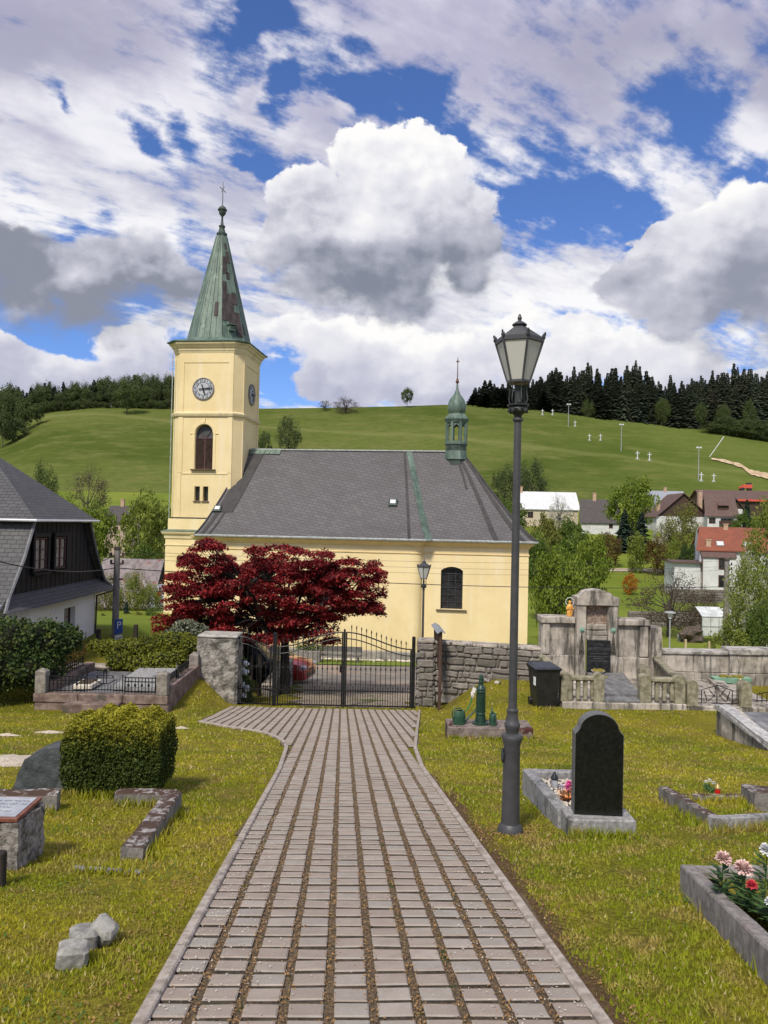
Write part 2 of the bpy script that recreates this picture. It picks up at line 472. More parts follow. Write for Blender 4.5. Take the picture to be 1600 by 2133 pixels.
colr = heap(colr, [(120, 780, 260, 66, 0), (310, 735, 110, 60, 0), (700, 815, 70, 44, 0), (860, 735, 330, 95, 0), (1250, 750, 260, 66, 0), (1540, 780, 150, 45, 0), (930, 800, 300, 60, 0)], E(680), E(900), .22, (.40, .42, .55), .8, .5, (.55, .56, .68))
colr = heap(colr, [(130, 600, 330, 95, 0), (320, 580, 130, 85, 0), (30, 540, 160, 60, 0)], E(455), E(700), .28, (.27, .29, .36), 1.5, .7, (.50, .51, .60))
colr = heap(colr, [(1450, 600, 150, 110, 0), (1540, 510, 130, 95, 0), (1370, 580, 80, 80, 0), (1600, 620, 170, 130, 0)], E(400), E(800), .12, (.30, .32, .40), 1.1, .6, (.50, .51, .60), .6)
colr = heap(colr, [(760, 500, 230, 140, 0), (830, 400, 140, 130, 0), (900, 470, 140, 150, 0), (640, 520, 130, 110, 0), (730, 590, 190, 75, 0)], E(300), E(655), .10, (.235, .26, .33), 1.15, .55, (.47, .48, .57), 1.1)
hz = wt.mr(el, -.01, .09, .35, 0)
colr = wt.mix(hz, colr, (.72, .76, .84))
colr = wt.mix(wt.mr(Z, -.03, .0), (.12, .13, .09), colr)
bg = wt.new('ShaderNodeBackground'); bg.inputs['Strength'].default_value = 1.; wt.link(colr, bg.inputs['Color'])
wt.link(bg.outputs[0], out.inputs[0])
SKY_SCALE = .17                                                   # strength of the Nishita sky
_sm = wt.new('ShaderNodeVectorMath', operation='SCALE'); _sm.inputs[3].default_value = SKY_SCALE
for l in list(wt.t.links):
    if l.from_socket == BLUE:
        to = l.to_socket; wt.t.links.remove(l); wt.link(_sm.outputs[0], to)
wt.link(BLUE, _sm.inputs[0])
SC.view_settings.view_transform = 'Standard'; SC.view_settings.look = 'None'; SC.view_settings.exposure = 0; SC.view_settings.gamma = 1
SC.cycles.use_denoising = True; SC.cycles.max_bounces = 5; SC.cycles.diffuse_bounces = 2; SC.cycles.glossy_bounces = 2; SC.cycles.transparent_max_bounces = 8
# ------------------------------------------------------------------ ground
def gridmesh(name, xs, ys, zf, mat, xf=None):
    nx, ny = len(xs), len(ys)
    V = []
    for y in ys:
        for x in xs:
            X_ = x if xf is None else xf(x, y)
            V.append((X_, y, zf(X_, y)))
    Fc = [(j * nx + i, j * nx + i + 1, (j + 1) * nx + i + 1, (j + 1) * nx + i) for j in range(ny - 1) for i in range(nx - 1)]
    me = bpy.data.meshes.new(name); me.from_pydata(V, [], Fc); me.materials.append(mat)
    me.polygons.foreach_set('use_smooth', [True] * len(me.polygons)); me.update()
    o = bpy.data.objects.new(name, me); COL.objects.link(o); return o
def fr(a, b, s):
    n = max(1, int(round((b - a) / s))); return [a + (b - a) * i / n for i in range(n)]
# lawn soil material
m, nt, b = newmat('lawn_soil')
v = wpos(nt)
n_a = nt.noise(v, .55, 6, .6); n_b = nt.noise(v, 2.6, 6, .65); n_c = nt.noise(v, 26, 5, .7); n_d = nt.noise(v, .16, 3, .5)
c = nt.mix(nt.mr(n_a, .35, .65), (.19, .185, .018), (.31, .26, .03))
c = nt.mix(nt.mr(n_b, .52, .70), c, (.23, .17, .050))
c = nt.mix(nt.mr(n_c, .35, .7), nt.mix(1., c, (.42, .42, .42), 'MULTIPLY'), c)
far = nt.new('ShaderNodeSeparateXYZ'); nt.link(v, far.inputs[0])
fld = nt.mix(nt.mr(nt.noise(v, .05, 5, .6), .35, .65), (.12, .165, .018), (.185, .215, .032))
c = nt.mix(nt.mr(far.outputs[1], 26, 34), c, fld)
_ad = Vector((AX1[0] - AX0[0], AX1[1] - AX0[1])).normalized()
lat = nt.math('ADD', nt.math('MULTIPLY', nt.math('SUBTRACT', far.outputs[0], AXIS(0)), _ad.y), nt.math('MULTIPLY', far.outputs[1], -_ad.x))
lat = nt.math('ADD', lat, nt.math('MULTIPLY', nt.math('SUBTRACT', nt.noise(v, 2.2, 5, .7), .5), .45))
soil = nt.mix(nt.mr(nt.noise(v, 40, 4, .7), .3, .7), (.06, .036, .018), (.15, .095, .05))
c = nt.mix(nt.math('MULTIPLY', nt.math('MULTIPLY', nt.mr(lat, .9, 1.0), nt.mr(lat, 1.08, 1.28, 1, 0)), nt.mr(far.outputs[1], 10, 12.5, 1, 0)), c, soil)
nt.link(c, b.inputs['Base Color']); b.inputs['Roughness'].default_value = .95; b.inputs['Specular IOR Level'].default_value = .1
bump(nt, b, nt.noise(v, 30, 5, .7), .6, .03)
# hill pasture
m, nt, b = newmat('hill_pasture')
v = wpos(nt); vs = nt.mapping(v, (.6, 1.6, 1.6))
h1 = nt.noise(nt.mapping(v, (.5, .5, 2.2)), .022, 6, .6, .4); h2 = nt.noise(vs, .10, 6, .65); h3 = nt.noise(vs, .5, 5, .7)
c = nt.mix(nt.mr(h1, .35, .65), (.066, .092, .018), (.125, .148, .038))
c = nt.mix(nt.mr(h2, .46, .66, 0, .7), c, (.165, .165, .055))
c = nt.mix(nt.mr(h3, .3, .7, 0, .45), c, (.038, .062, .012))
sp = nt.new('ShaderNodeSeparateXYZ'); nt.link(v, sp.inputs[0])
# faint mown track running across the slope
tr = nt.math('ADD', nt.math('MULTIPLY', sp.outputs[0], .26), nt.math('MULTIPLY', sp.outputs[1], 1.))
tr = nt.math('ADD', tr, nt.math('MULTIPLY', nt.math('SUBTRACT', nt.noise(v, .02, 3, .5), .5), 26.))
tr = nt.math('ABSOLUTE', nt.math('SUBTRACT', tr, 296.))
c = nt.mix(nt.mr(tr, 0, 4.5, .42, 0), c, (.20, .20, .075))
c = nt.mix(nt.mr(sp.outputs[0], 30, 160, 0, .35), c, (.13, .175, .034))
nt.link(c, b.inputs['Base Color']); b.inputs['Roughness'].default_value = 1; b.inputs['Specular IOR Level'].default_value = 0
bump(nt, b, h3, .5, .6)
half = fr(0, 14, .35) + fr(14, 40, 1.3) + fr(40, 400, 15) + [400]
xs = [-x for x in reversed(half[1:])] + half
ys = fr(-60, -2, 6) + fr(-2, 26, .35) + fr(26, 60, 1) + fr(60, 225, 5) + [225]
tag(gridmesh('ground', xs, ys, G, MATS['lawn_soil']), kind='structure')
us = [i * .0125 - 1.7 for i in range(273)]
ysh = fr(225, 350, 5) + fr(350, 400, 10) + fr(400, 3000, 200) + [3000]
tag(gridmesh('hill', us, ysh, lambda x, y: G(x, y) if y > 225 else 7.5, MATS['hill_pasture'], lambda u, y: u * y), kind='structure')
# ------------------------------------------------------------------ path
ADIR = Vector((AX1[0] - AX0[0], AX1[1] - AX0[1])).normalized(); BDIR = Vector((ADIR.y, -ADIR.x)); AO = Vector((AXIS(0), 0))
def xy(px, py): q = PG(px, py); return (q.x, q.y)
def edge(side, y): c = AO + ADIR * y + BDIR * (side * .965); return (c.x, c.y)
LK = [edge(-1, -3), edge(-1, 3), edge(-1, 7), edge(-1, 10.6), xy(601, 1560), xy(594, 1547), xy(578, 1537), xy(556, 1529), xy(520, 1522), xy(480, 1516), xy(418, 1505)]
RK = [edge(1, -3), edge(1, 3), edge(1, 7), edge(1, 11), xy(861, 1560), xy(866, 1520), xy(872, 1481)]
PATH = LK + [xy(440, 1492), xy(482, 1472)] + list(reversed(RK))
def inpoly(x, y, poly):
    r = False; n = len(poly); j = n - 1
    for i in range(n):
        xi, yi = poly[i]; xj, yj = poly[j]
        if (yi > y) != (yj > y) and x < (xj - xi) * (y - yi) / (yj - yi) + xi: r = not r
        j = i
    return r
bed = pmat('path_bed', (.085, .06, .038), (.22, .155, .09), 60, .95, .8, 90, bdist=.02, c3=(.055, .07, .02), s3=5, t3=(.56, .66))
mb = MB(); st = .25
for j in range(int(27 / st)):
    for i in range(-26, 14):
        x0, y0 = i * st, -2.5 + j * st
        x1, y1 = x0 + st, y0 + st
        if inpoly((x0 + x1) / 2, (y0 + y1) / 2, PATH):
            mb.quad(*[(x, y, G(x, y) + .010) for x, y in ((x0, y0), (x1, y0), (x1, y1), (x0, y1))])
tag(mb.build('path_bed', bed), kind='structure')
m, nt, b = newmat('paver_concrete')
v = wpos(nt)
isl = nt.new('ShaderNodeNewGeometry').outputs['Random Per Island']
cr = nt.new('ShaderNodeValToRGB'); nt.link(isl, cr.inputs[0])
cr.color_ramp.elements[0].color = (.305, .245, .20, 1); cr.color_ramp.elements[1].color = (.40, .335, .28, 1)
e_ = cr.color_ramp.elements.new(.5); e_.color = (.355, .295, .24, 1); e_ = cr.color_ramp.elements.new(.86); e_.color = (.32, .295, .255, 1)
c = nt.mix(nt.mr(nt.noise(v, 9, 6, .7), .35, .7, 0, .5), cr.outputs[0], (.24, .19, .155))
c = nt.mix(nt.mr(nt.noise(v, 1.1, 5, .6), .45, .7, 0, .35), c, (.25, .215, .18))
c = nt.mix(nt.mr(nt.noise(v, 160, 3, .6), .55, .75, 0, .45), c, (.48, .44, .40))
nt.link(c, b.inputs['Base Color']); b.inputs['Roughness'].default_value = .85
bump(nt, b, nt.noise(v, 120, 4, .7), .35, .004)
mb = MB(); rp, cp = .162, .2
for r_ in range(-12, 160):
    for c_ in range(-26, 12):
        jit = .004
        cc = AO + ADIR * (3.3 + r_ * rp + random.uniform(-jit, jit)) + BDIR * ((c_ + .5) * cp + random.uniform(-jit, jit))
        hw, hl = .0775, .0645
        cs = [cc + BDIR * (sx * hw) + ADIR * (sy * hl) for sx, sy in ((-1, -1), (1, -1), (1, 1), (-1, 1))]
        okc = sum(inpoly(p.x, p.y, PATH) for p in cs)
        if okc < 4:
            if okc < 2 or not inpoly(cc.x, cc.y, PATH): continue
        h = random.uniform(-.0025, .0025); tx, ty = random.uniform(-.02, .02), random.uniform(-.02, .02)
        b_ = .007; lo = []; md = []; hi = []
        for (sx, sy), p in zip(((-1, -1), (1, -1), (1, 1), (-1, 1)), cs):
            z = G(p.x, p.y) + h + sx * hw * tx + sy * hl * ty
            lo.append((p.x, p.y, z)); md.append((p.x, p.y, z + .021))
            q = p - BDIR * (sx * b_) - ADIR * (sy * b_); hi.append((q.x, q.y, z + .026))
        mb.loft([lo, md], 1, None, False); mb.loft([md, hi], 0, None, False); mb.poly(hi)
tag(mb.build('path', [MATS['paver_concrete'], pmat('paver_edge', (.05, .042, .036), (.10, .085, .07), 20, .9, .3)]), kind='structure')
kerbm = pmat('kerb_stone', (.27, .225, .185), (.46, .40, .345), 14, .85, .4, 60, c3=(.10, .10, .075), s3=4, t3=(.58, .7))
for nm, K, s in (('kerb', LK, -1), ('kerb', RK, 1)):
    pts = []
    for (x0, y0), (x1, y1) in zip(K, K[1:]):
        n = max(1, int(math.hypot(x1 - x0, y1 - y0) / .5))
        pts += [(x0 + (x1 - x0) * k / n, y0 + (y1 - y0) * k / n) for k in range(n)]
    pts.append(K[-1])
    if s < 0: pts = pts
    mb = MB(); inn = offset_path(pts, -s * 0.0, False); outp = offset_path(pts, .062 * s, False)
    rings = []
    for (a, b2), (c2, d2) in zip(inn, outp):
        z = G(a, b2); z2 = G(c2, d2); zz = z + .048 + random.uniform(-.002, .002)
        ex, ey = (c2 - a) * .15, (d2 - b2) * .15
        rings.append([(a, b2, z - .05), (c2, d2, z - .05), (c2, d2, zz - .008), (c2 - ex, d2 - ey, zz), (a + ex, b2 + ey, zz), (a, b2, zz - .008)])
    mb.loft(rings)
    tag(mb.build('kerb', kerbm), kind='structure')
# ------------------------------------------------------------------ road behind the gate
asph = pmat('road_asphalt', (.16, .145, .13), (.235, .21, .185), 1.2, .9, .3, 40, c3=(.34, .25, .185), s3=.22, t3=(.50, .66), bdist=.01)
grav = pmat('gravel_apron', (.20, .165, .13), (.40, .33, .25), 7, .95, .8, 18, c3=(.10, .12, .03), s3=.8, t3=(.56, .66), bdist=.03)
def sheet(name, f_in, x0, x1, y0, y1, st, dz, mat, kind='structure'):
    mb = MB()
    for j in range(int((y1 - y0) / st)):
        for i in range(int((x1 - x0) / st)):
            X0, Y0 = x0 + i * st, y0 + j * st
            if f_in(X0 + st / 2, Y0 + st / 2):
                mb.quad(*[(x, y, G(x, y) + dz) for x, y in ((X0, Y0), (X0 + st, Y0), (X0 + st, Y0 + st), (X0, Y0 + st))])
    return tag(mb.build(name, mat, smooth=True), kind=kind)
sheet('road', lambda x, y: 31.6 + .02 * x < y < 41.4 + .03 * math.sin(x), -9.5, 70, 31, 42, .5, .03, asph)
sheet('gravel_apron', lambda x, y: (x > -2.6 - (y - 24) * .1 + .25 * math.sin(y * 3)) and (x < 1.0 + max(0, (y - 25.4)) * 1.2 + .2 * math.sin(y * 4)), -4, 12, 23.2, 31.8, .2, .02, grav)
# pale dug strip across the ski slope
sandm = pmat('sand_track', (.36, .25, .14), (.62, .47, .31), .6, .95, .2, 3, bdist=.1)
mb = MB(); cps = [(1482, 957, 3), (1510, 962, 5), (1545, 972, 7), (1562, 985, 10), (1585, 990, 12), (1640, 1003, 16), (1700, 1012, 14)]
prev = None
for (a0, b0, h0), (a1, b1, h1) in zip(cps, cps[1:]):
    for k in range(6):
        t = k / 6; a, b2, h = lerp(a0, a1, t), lerp(b0, b1, t), lerp(h0, h1, t) * (.75 + .5 * random.random())
        lo, hi = PG(a, b2 + h / 2), PG(a, b2 - h / 2)
        if prev: mb.quad(prev[0] + Vector((0, 0, .35)), lo + Vector((0, 0, .35)), hi + Vector((0, 0, .35)), prev[1] + Vector((0, 0, .35)))
        prev = (lo, hi)
tag(mb.build('sand_track', sandm), kind='structure')
# thin pale farm lane in the valley on the right
lane = pmat('lane_gravel', (.34, .28, .2), (.5, .43, .33), 2, .95, .2)
mb = MB(); prev = None
for k in range(30):
    q = PG(1265 + k * 8, 1188 + k * .1)
    a, b2 = Vector((q.x, q.y - 1.3, 0)), Vector((q.x, q.y + 1.3, 0)); a.z = G(a.x, a.y) + .12; b2.z = G(b2.x, b2.y) + .12
    if prev: mb.quad(prev[0], a, b2, prev[1])
    prev = (a, b2)
tag(mb.build('lane', lane), kind='structure')
# ------------------------------------------------------------------ church
CR = R(-6.5)
_c0 = P(900, 1376, 44.4)
CH0 = Vector((_c0.x, _c0.y, 0)); SD = Vector((math.cos(CR), math.sin(CR), 0)); TD = Vector((-math.sin(CR), math.cos(CR), 0))
CHM = Matrix.Translation(CH0) @ Matrix.Rotation(CR, 4, 'Z')
def CU(px, py, t=0.):
    r = ray(px, py); k = (CH0.dot(TD) + t) / r.dot(TD); q = r * k
    return (q - CH0).dot(SD), q.z
GZ = CU(900, 1376)[1] - .05
# materials
def stucco(name, c1, c2, c3, white=True):
    m, nt, b = newmat(name)
    v = wpos(nt)
    c = nt.mix(nt.mr(nt.noise(v, .5, 6, .65), .35, .65), c1, c2)
    st_ = nt.noise(nt.mapping(v, (1.5, 1.5, .16)), 1.0, 5, .6)
    c = nt.mix(nt.mr(st_, .50, .70, 0, .6), c, c3)
    c = nt.mix(nt.mr(nt.noise(nt.mapping(v, (1.2, 1.2, .35)), 2.4, 6, .7), .56, .74, 0, .35), c, (c2[0] * .8, c2[1] * .78, c2[2] * .85))
    sp = nt.new('ShaderNodeSeparateXYZ'); nt.link(v, sp.inputs[0])
    # damp and dirt near the ground
    dmp = nt.mr(nt.math('ADD', sp.outputs[2], nt.math('MULTIPLY', nt.noise(v, .8, 4, .6), 1.2)), GZ + .6, GZ + 2.2, .35, 0)
    c = nt.mix(dmp, c, (c2[0] * .75, c2[1] * .72, c2[2] * .7))
    if white:   # repaired pale patches round the choir window
        pw = nt.mr(nt.noise(nt.mapping(v, (1, 1, .55)), .42, 6, .65, .3), .56, .66, 0, .7)
        rg = nt.mr(sp.outputs[0], CH0.x - 1.2, CH0.x + .2); rg2 = nt.mr(sp.outputs[0], CH0.x + 3.6, CH0.x + 5.2, 1, 0)
        c = nt.mix(nt.math('MULTIPLY', pw, nt.math('MULTIPLY', rg, rg2)), c, (.74, .66, .50))
    nt.link(c, b.inputs['Base Color']); b.inputs['Roughness'].default_value = .9; b.inputs['Specular IOR Level'].default_value = .15
    bump(nt, b, nt.noise(v, 9, 6, .7), .25, .03)
    return m
yel = stucco('yellow_stucco', (.86, .70, .385), (.79, .63, .335), (.86, .74, .50))
yelt = stucco('tower_stucco', (.83, .67, .37), (.76, .60, .32), (.84, .72, .50), False)
crm = stucco('cream_moulding', (.78, .66, .40), (.68, .56, .33), (.52, .43, .28), False)
def slate_mat(name, c1, c2, line, sx=.30, sy=.17, rot=14, contrast=1.):
    m, nt, b = newmat(name)
    uv = nt.new('ShaderNodeUVMap'); v = nt.mapping(uv.outputs[0], rot=(0, 0, R(rot)))
    br = nt.new('ShaderNodeTexBrick'); nt.link(v, br.inputs['Vector'])
    br.inputs['Scale'].default_value = 1; br.inputs['Brick Width'].default_value = sx; br.inputs['Row Height'].default_value = sy
    br.inputs['Mortar Size'].default_value = .012; br.inputs['Mortar Smooth'].default_value = .2; br.inputs['Bias'].default_value = 0
    br.inputs['Color1'].default_value = (*c1, 1); br.inputs['Color2'].default_value = (*c2, 1); br.inputs['Mortar'].default_value = (*line, 1)
    w = wpos(nt)
    c = nt.mix(nt.mr(nt.noise(w, .55, 6, .65), .35, .7, 0, .4), br.outputs['Color'], (c1[0] * .75, c1[1] * .74, c1[2] * .73))
    c = nt.mix(nt.mr(nt.noise(nt.mapping(w, (1, 1, .3)), 1.7, 6, .7), .56, .75, 0, .35), c, (.17, .16, .145))
    nt.link(c, b.inputs['Base Color']); b.inputs['Roughness'].default_value = .62; b.inputs['Specular IOR Level'].default_value = .3
    bump(nt, b, nt.math('SUBTRACT', 1., br.outputs['Fac']), .5, .02)
    return m
slate = slate_mat('slate_roof', (.105, .099, .100), (.130, .122, .124), (.055, .052, .053), .46, .235)
slated = pmat('slate_strip', (.036, .034, .034), (.055, .051, .051), 2.5, .6, .2)
m, nt, b = newmat('copper_patina')
v = wpos(nt); vs = nt.mapping(v, (1.6, 1.6, .35))
c = nt.mix(nt.mr(nt.noise(vs, 1.6, 6, .65), .35, .65), (.075, .115, .090), (.145, .205, .160))
c = nt.mix(nt.mr(nt.noise(vs, 4.5, 6, .7), .5, .7, 0, .8), c, (.05, .07, .058))
c = nt.mix(nt.mr(nt.noise(v, 2.2, 4, .6), .62, .7, 0, .6), c, (.24, .32, .24))
nt.link(c, b.inputs['Base Color']); b.inputs['Roughness'].default_value = .55; b.inputs['Metallic'].default_value = .1
bump(nt, b, nt.noise(v, 6, 5, .7), .2, .02)
copper = m
coppd = pmat('dark_copper', (.035, .05, .042), (.075, .095, .08), 3, .55, .2)
brown_patch = pmat('bare_sheathing', (.045, .034, .034), (.085, .068, .066), 5, .85, .3, stretch=(1, 1, .3))
glassd = pmat('dark_glass', (.012, .013, .015), (.035, .037, .04), 2, .12, 0, spec=.6)
iron = pmat('black_iron', (.012, .012, .013), (.03, .03, .03), 20, .45, .1, metal=.4)
lead = pmat('lead_flashing', (.28, .30, .29), (.45, .47, .44), 6, .6, .2)
ch = thing('church', 'yellow plastered village church with clock tower, green copper spire and grey slate roof', 'church', (CH0.x, CH0.y, GZ), CR)
GL = GZ   # all local z = world z - GZ
def z_(w): return w - GZ
# --- key measures read on the wall plane
sL = CU(412, 1120)[0]; sJ = CU(880, 1120)[0]; sR = CU(1104, 1130)[0]
ZE = z_(CU(700, 1122)[1])             # eave height
D_N = 9.0; tR = D_N / 2                # nave depth, ridge position
ZR = z_(CU(720, 940, tR)[1])
SET = .45                             # choir wall stands back behind the nave wall
rl, rr_ = CU(520, 938, tR)[0], CU(962, 944, tR)[0]
# --- walls (open loops, outward ccw seen from above: front wall runs +s)
tA = 1.9                              # polygonal apse cut
wallp_back = [(sR, SET + 2.3), (sR, D_N - SET - 2.3), (sR - 2.0, D_N - SET), (sJ, D_N - SET), (sJ, D_N), (sL, D_N), (sL, 0)]
mbw = MB()
wtop = ZE + .05
w1 = CU(919, 1180, SET); w2 = CU(963, 1270, SET); sApse = sR
a0 = sJ + .45
facade(mbw, (a0, SET), (sR - .02, SET), -.3, wtop, [(w1[0] - a0, w2[0] - a0, z_(w2[1]), z_(w1[1]), .22)], .35, 0)
# nave front with two windows (behind the red maple)
nl = sJ - .5
def nwin(px): 
    a = CU(px, 1180)[0]; return (a - sL, a - sL + (w2[0] - w1[0]) * 1.0, z_(w2[1]), z_(w1[1]), .22)
facade(mbw, (sL, 0), (nl, 0), -.3, wtop, [nwin(500), nwin(655)], .35, 0)
# rounded corner between nave and choir
arc = [(nl, 0)] + [(nl + .5 * math.sin(k * PI / 16), .5 - .5 * math.cos(k * PI / 16)) for k in range(1, 9)]
arc2 = arc[:-1] + [(nl + .5, SET * .92), (nl + .62, SET), (a0, SET)]
for p, q in zip(arc2, arc2[1:]): mbw.quad((*p, -.3), (*q, -.3), (*q, wtop), (*p, wtop))
wp = [(sR - .02, SET)] + [(sR + .0, SET + .02), (sR + 1.6, SET + 2.2), (sR + 1.6, D_N - SET - 2.2), (sR, D_N - SET), (sL, D_N), (sL, 0)]
wp = [(sR - .02, SET), (sR + .02, SET + 1.2), (sR - .6, D_N - 2.2), (sR - 2.2, D_N - SET), (sJ, D_N - SET), (sL, D_N), (sL, 0)]
for p, q in zip(wp, wp[1:]): mbw.quad((*p, -.3), (*q, -.3), (*q, wtop), (*p, wtop))
mbw.build('wall', yel, ch)
# plinth and mouldings along the front
front = [(sL, D_N * .5), (sL, 0), (nl, 0)] + arc[1:] + [(nl + .62, SET), (sR - .02, SET), (sR + .02, SET + 1.2), (sR - .6, D_N - 2.2)]
front = [p for i, p in enumerate(front) if i == 0 or (Vector(p) - Vector(front[i - 1])).length > .05]
mb = MB(); sweep(mb, [(.02, -.3), (.10, -.3), (.10, .42), (.05, .50), (.02, .50)], front); 
mb.build('plinth', pmat('grey_plinth', (.22, .20, .18), (.36, .33, .29), 2, .9, .3), ch)
mb = MB(); z0 = ZE
sweep(mb, [(.015, z0 - .78), (.05, z0 - .76), (.05, z0 - .70), (.02, z0 - .68)], front)
mb.build('moulding', pmat('cornice_stucco', (.82, .63, .32), (.72, .54, .27), 1.2, .9, .2), ch); mb = MB(); sweep(mb, [(.015, z0 - .36), (.08, z0 - .33), (.10, z0 - .26), (.20, z0 - .18), (.30, z0 - .14), (.34, z0 - .06), (.34, z0), (.02, z0)], front)
mb.build('cornice', MATS['cornice_stucco'], ch)
# --- windows
def church_window(px0, px1, t, base, top, rise, parent, name='window'):
    a, c = px0, px1; w = c - a
    w_ = MB(); n = 16; poly = [(a, base), (c, base)]
    Rr = ((w / 2) ** 2 + rise ** 2) / (2 * rise)
    for k in range(n + 1):
        u = c - w * k / n; poly.append((u, top - rise + math.sqrt(max(0, Rr * Rr - (u - (a + c) / 2) ** 2)) - (Rr - rise)))
    w_.prism(poly, t + .30, t + .34)
    win = w_.build(name, glassd, parent)
    l = MB(); bar = .035
    for k in range(1, 3): l.box((a + w * k / 3, t + .27, (base + top) / 2 - .05), (bar, .03, top - base - .12))
    for k in range(1, 6): l.box(((a + c) / 2, t + .265, base + (top - base) * k / 6), (w - .02, .03, bar))
    l.box((a + .03, t + .27, (base + top - rise) / 2), (.05, .04, top - rise - base)); l.box((c - .03, t + .27, (base + top - rise) / 2), (.05, .04, top - rise - base))
    l.build('glazing_bars', pmat('dark_frame', (.03, .032, .033), (.06, .062, .062), 5, .5, 0) if 'dark_frame' not in MATS else MATS['dark_frame'], win)
    s = MB(); s.box(((a + c) / 2, t - .02, base - .045), (w + .5, .22, .05)); s.build('sill', pmat('sill_tin', (.10, .07, .06), (.16, .11, .09), 4, .6, .1) if 'sill_tin' not in MATS else MATS['sill_tin'], win)
    return win
church_window(w1[0], w2[0], SET, z_(w2[1]), z_(w1[1]), .22, ch)
for px in (500, 655):
    q = nwin(px); church_window(q[0] + sL, q[1] + sL, 0, q[2], q[3], q[4], ch)
# --- roof: bell-cast loft from eave polygon to the two ridge ends
OV = .45
eave = offset_path([(sL, 0), (sJ, 0), (sJ + .35, SET), (sR, SET), (sR + .1, SET + 1.0), (sR + .05, D_N / 2 + .8), (sR - 1.2, D_N - SET - .4), (sJ, D_N - SET), (sL, D_N)], OV, True)
eave[0] = (CU(405, 1115, -OV)[0], -OV)
PL, PR, PJ = (rl, tR), (rr_, tR), (CU(850, 940, tR)[0], tR)
tgt = [PL, PJ, (PJ[0] + .15, tR), PR, PR, PR, PR, (PJ[0] + .15, tR), PL]
lev = [0, .08, .18, .30, .45, .6, .75, .88, 1.0]
zlev = [0, .055, .135, .25, .40, .56, .73, .87, 1.0]
zlev = [k ** 1.0 for k in zlev]
rmb = MB(); smb = MB()
def rp_(i, k):
    p = Vector(eave[i]).lerp(Vector(tgt[i]), lev[k]); return Vector((p.x, p.y, ZE + .03 + (ZR - ZE) * zlev[k]))
ne = len(eave)
for i in range(ne):
    j = (i + 1) % ne
    if i == ne - 1: ulen_dir = Vector((0, -1))
    ed = (Vector(eave[j]) - Vector(eave[i])).normalized(); dist = 0
    for k in range(len(lev) - 1):
        a, b_, c_, d_ = rp_(i, k), rp_(j, k), rp_(j, k + 1), rp_(i, k + 1)
        up = ((d_ + c_) / 2 - (a + b_) / 2).length
        uu = [Vector((q.x, q.y)).dot(ed) for q in (a, b_, c_, d_)]
        if (c_ - d_).length < 1e-4: rmb.poly([a, b_, c_], 0, [(uu[0], dist), (uu[1], dist), (uu[2], dist + up)])
        else: rmb.quad(a, b_, c_, d_, 0, [(uu[0], dist), (uu[1], dist), (uu[2], dist + up), (uu[3], dist + up)])
        dist += up
roof = rmb.build('roof', slate, ch)
# eave edge: gutter board with pale snow-worn rim
em = MB(); sweep(em, [(-.02, ZE - .02), (.05, ZE - .02), (.07, ZE + .05), (-.02, ZE + .10)], eave, True); em.build('eave_edge', lead, roof)
# hip and repair strips, draped on the roof
def strip(i, off0, off1, w0, w1_, mat, name, k0=0, k1=8, up=.05, edge_i=None):
    """strip running up the roof from eave vertex/edge parameter: (edge i, fraction)"""
    s_ = MB(); L_, R_ = [], []
    j = (i + 1) % ne
    for k in range(k0, k1 + 1):
        a, b_ = rp_(i, k), rp_(j, k); f = lerp(off0, off1, lev[k]); w = lerp(w0, w1_, lev[k]) / 2
        L = max((b_ - a).length, 1e-3); c = a.lerp(b_, f); t = (b_ - a) / L
        L_.append(c - t * w + Vector((0, -up * .6, up))); R_.append(c + t * w + Vector((0, -up * .6, up)))
    for k in range(len(L_) - 1):
        s_.quad(L_[k], R_[k], R_[k + 1], L_[k + 1])
        dn = Vector((0, .6 * up, -up))
        s_.quad(L_[k] + dn, L_[k], L_[k + 1], L_[k + 1] + dn); s_.quad(R_[k], R_[k] + dn, R_[k + 1] + dn, R_[k + 1])
    return s_.build(name, mat, roof)
strip(1, .5, .5, .62, .34, copper, 'copper_valley')
L0 = eave[1][0] - eave[0][0]
strip(0, 1 - .95 / L0, 1 - .2 / 9, .16, .14, slated, 'slate_strip', up=.04)
for fr_, fe in ((.62, .90), (.88, .985)): strip(2, fr_, fe, .30, .16, slated, 'slate_strip', up=.04)
strip(2, .985, .999, .16, .05, slated, 'slate_strip', up=.04)
strip(2, .40, .86, .14, .14, slated, 'slate_strip', 5, 8, .04)
strip(0, .028, .03, .22, .25, slated, 'slate_strip', 0, 5, .03); strip(0, .06, .07, .10, .10, slated, 'slate_strip', 0, 4, .03)
strip(0, .065, .075, .9, .7, slated, 'slate_strip', 3, 8, .035)
for kk_ in (3, 4, 0): mb = MB(); mb.tube([rp_(kk_, k) + Vector((0, 0, .03)) for k in range(9)], .055, 6); mb.build('hip_ridge', slated, roof)
rdg = MB(); rdg.box(((rl + rr_) / 2, tR, ZR + .05), (rr_ - rl, .22, .10), bev=.03); rdg.build('ridge_cap', lead, roof)
# copper sheets at the tower end of the ridge
def roofpt(i, f, k):
    k0 = int(k); k0 = min(k0, 7); t = k - k0
    return (rp_(i, k0).lerp(rp_((i + 1) % ne, k0), f)).lerp(rp_(i, k0 + 1).lerp(rp_((i + 1) % ne, k0 + 1), f), t)
mb = MB()
for q in range(6):
    f0, f1 = .012 + q * .033, .012 + q * .033 + .030
    o_ = Vector((0, -.05, .05))
    mb.quad(roofpt(0, f0, 7.55) + o_, roofpt(0, f1, 7.55) + o_, roofpt(0, f1, 8) + o_ + Vector((0, 0, .05)), roofpt(0, f0, 8) + o_ + Vector((0, 0, .05)))
mb.build('copper_ridge_sheet', copper, roof)
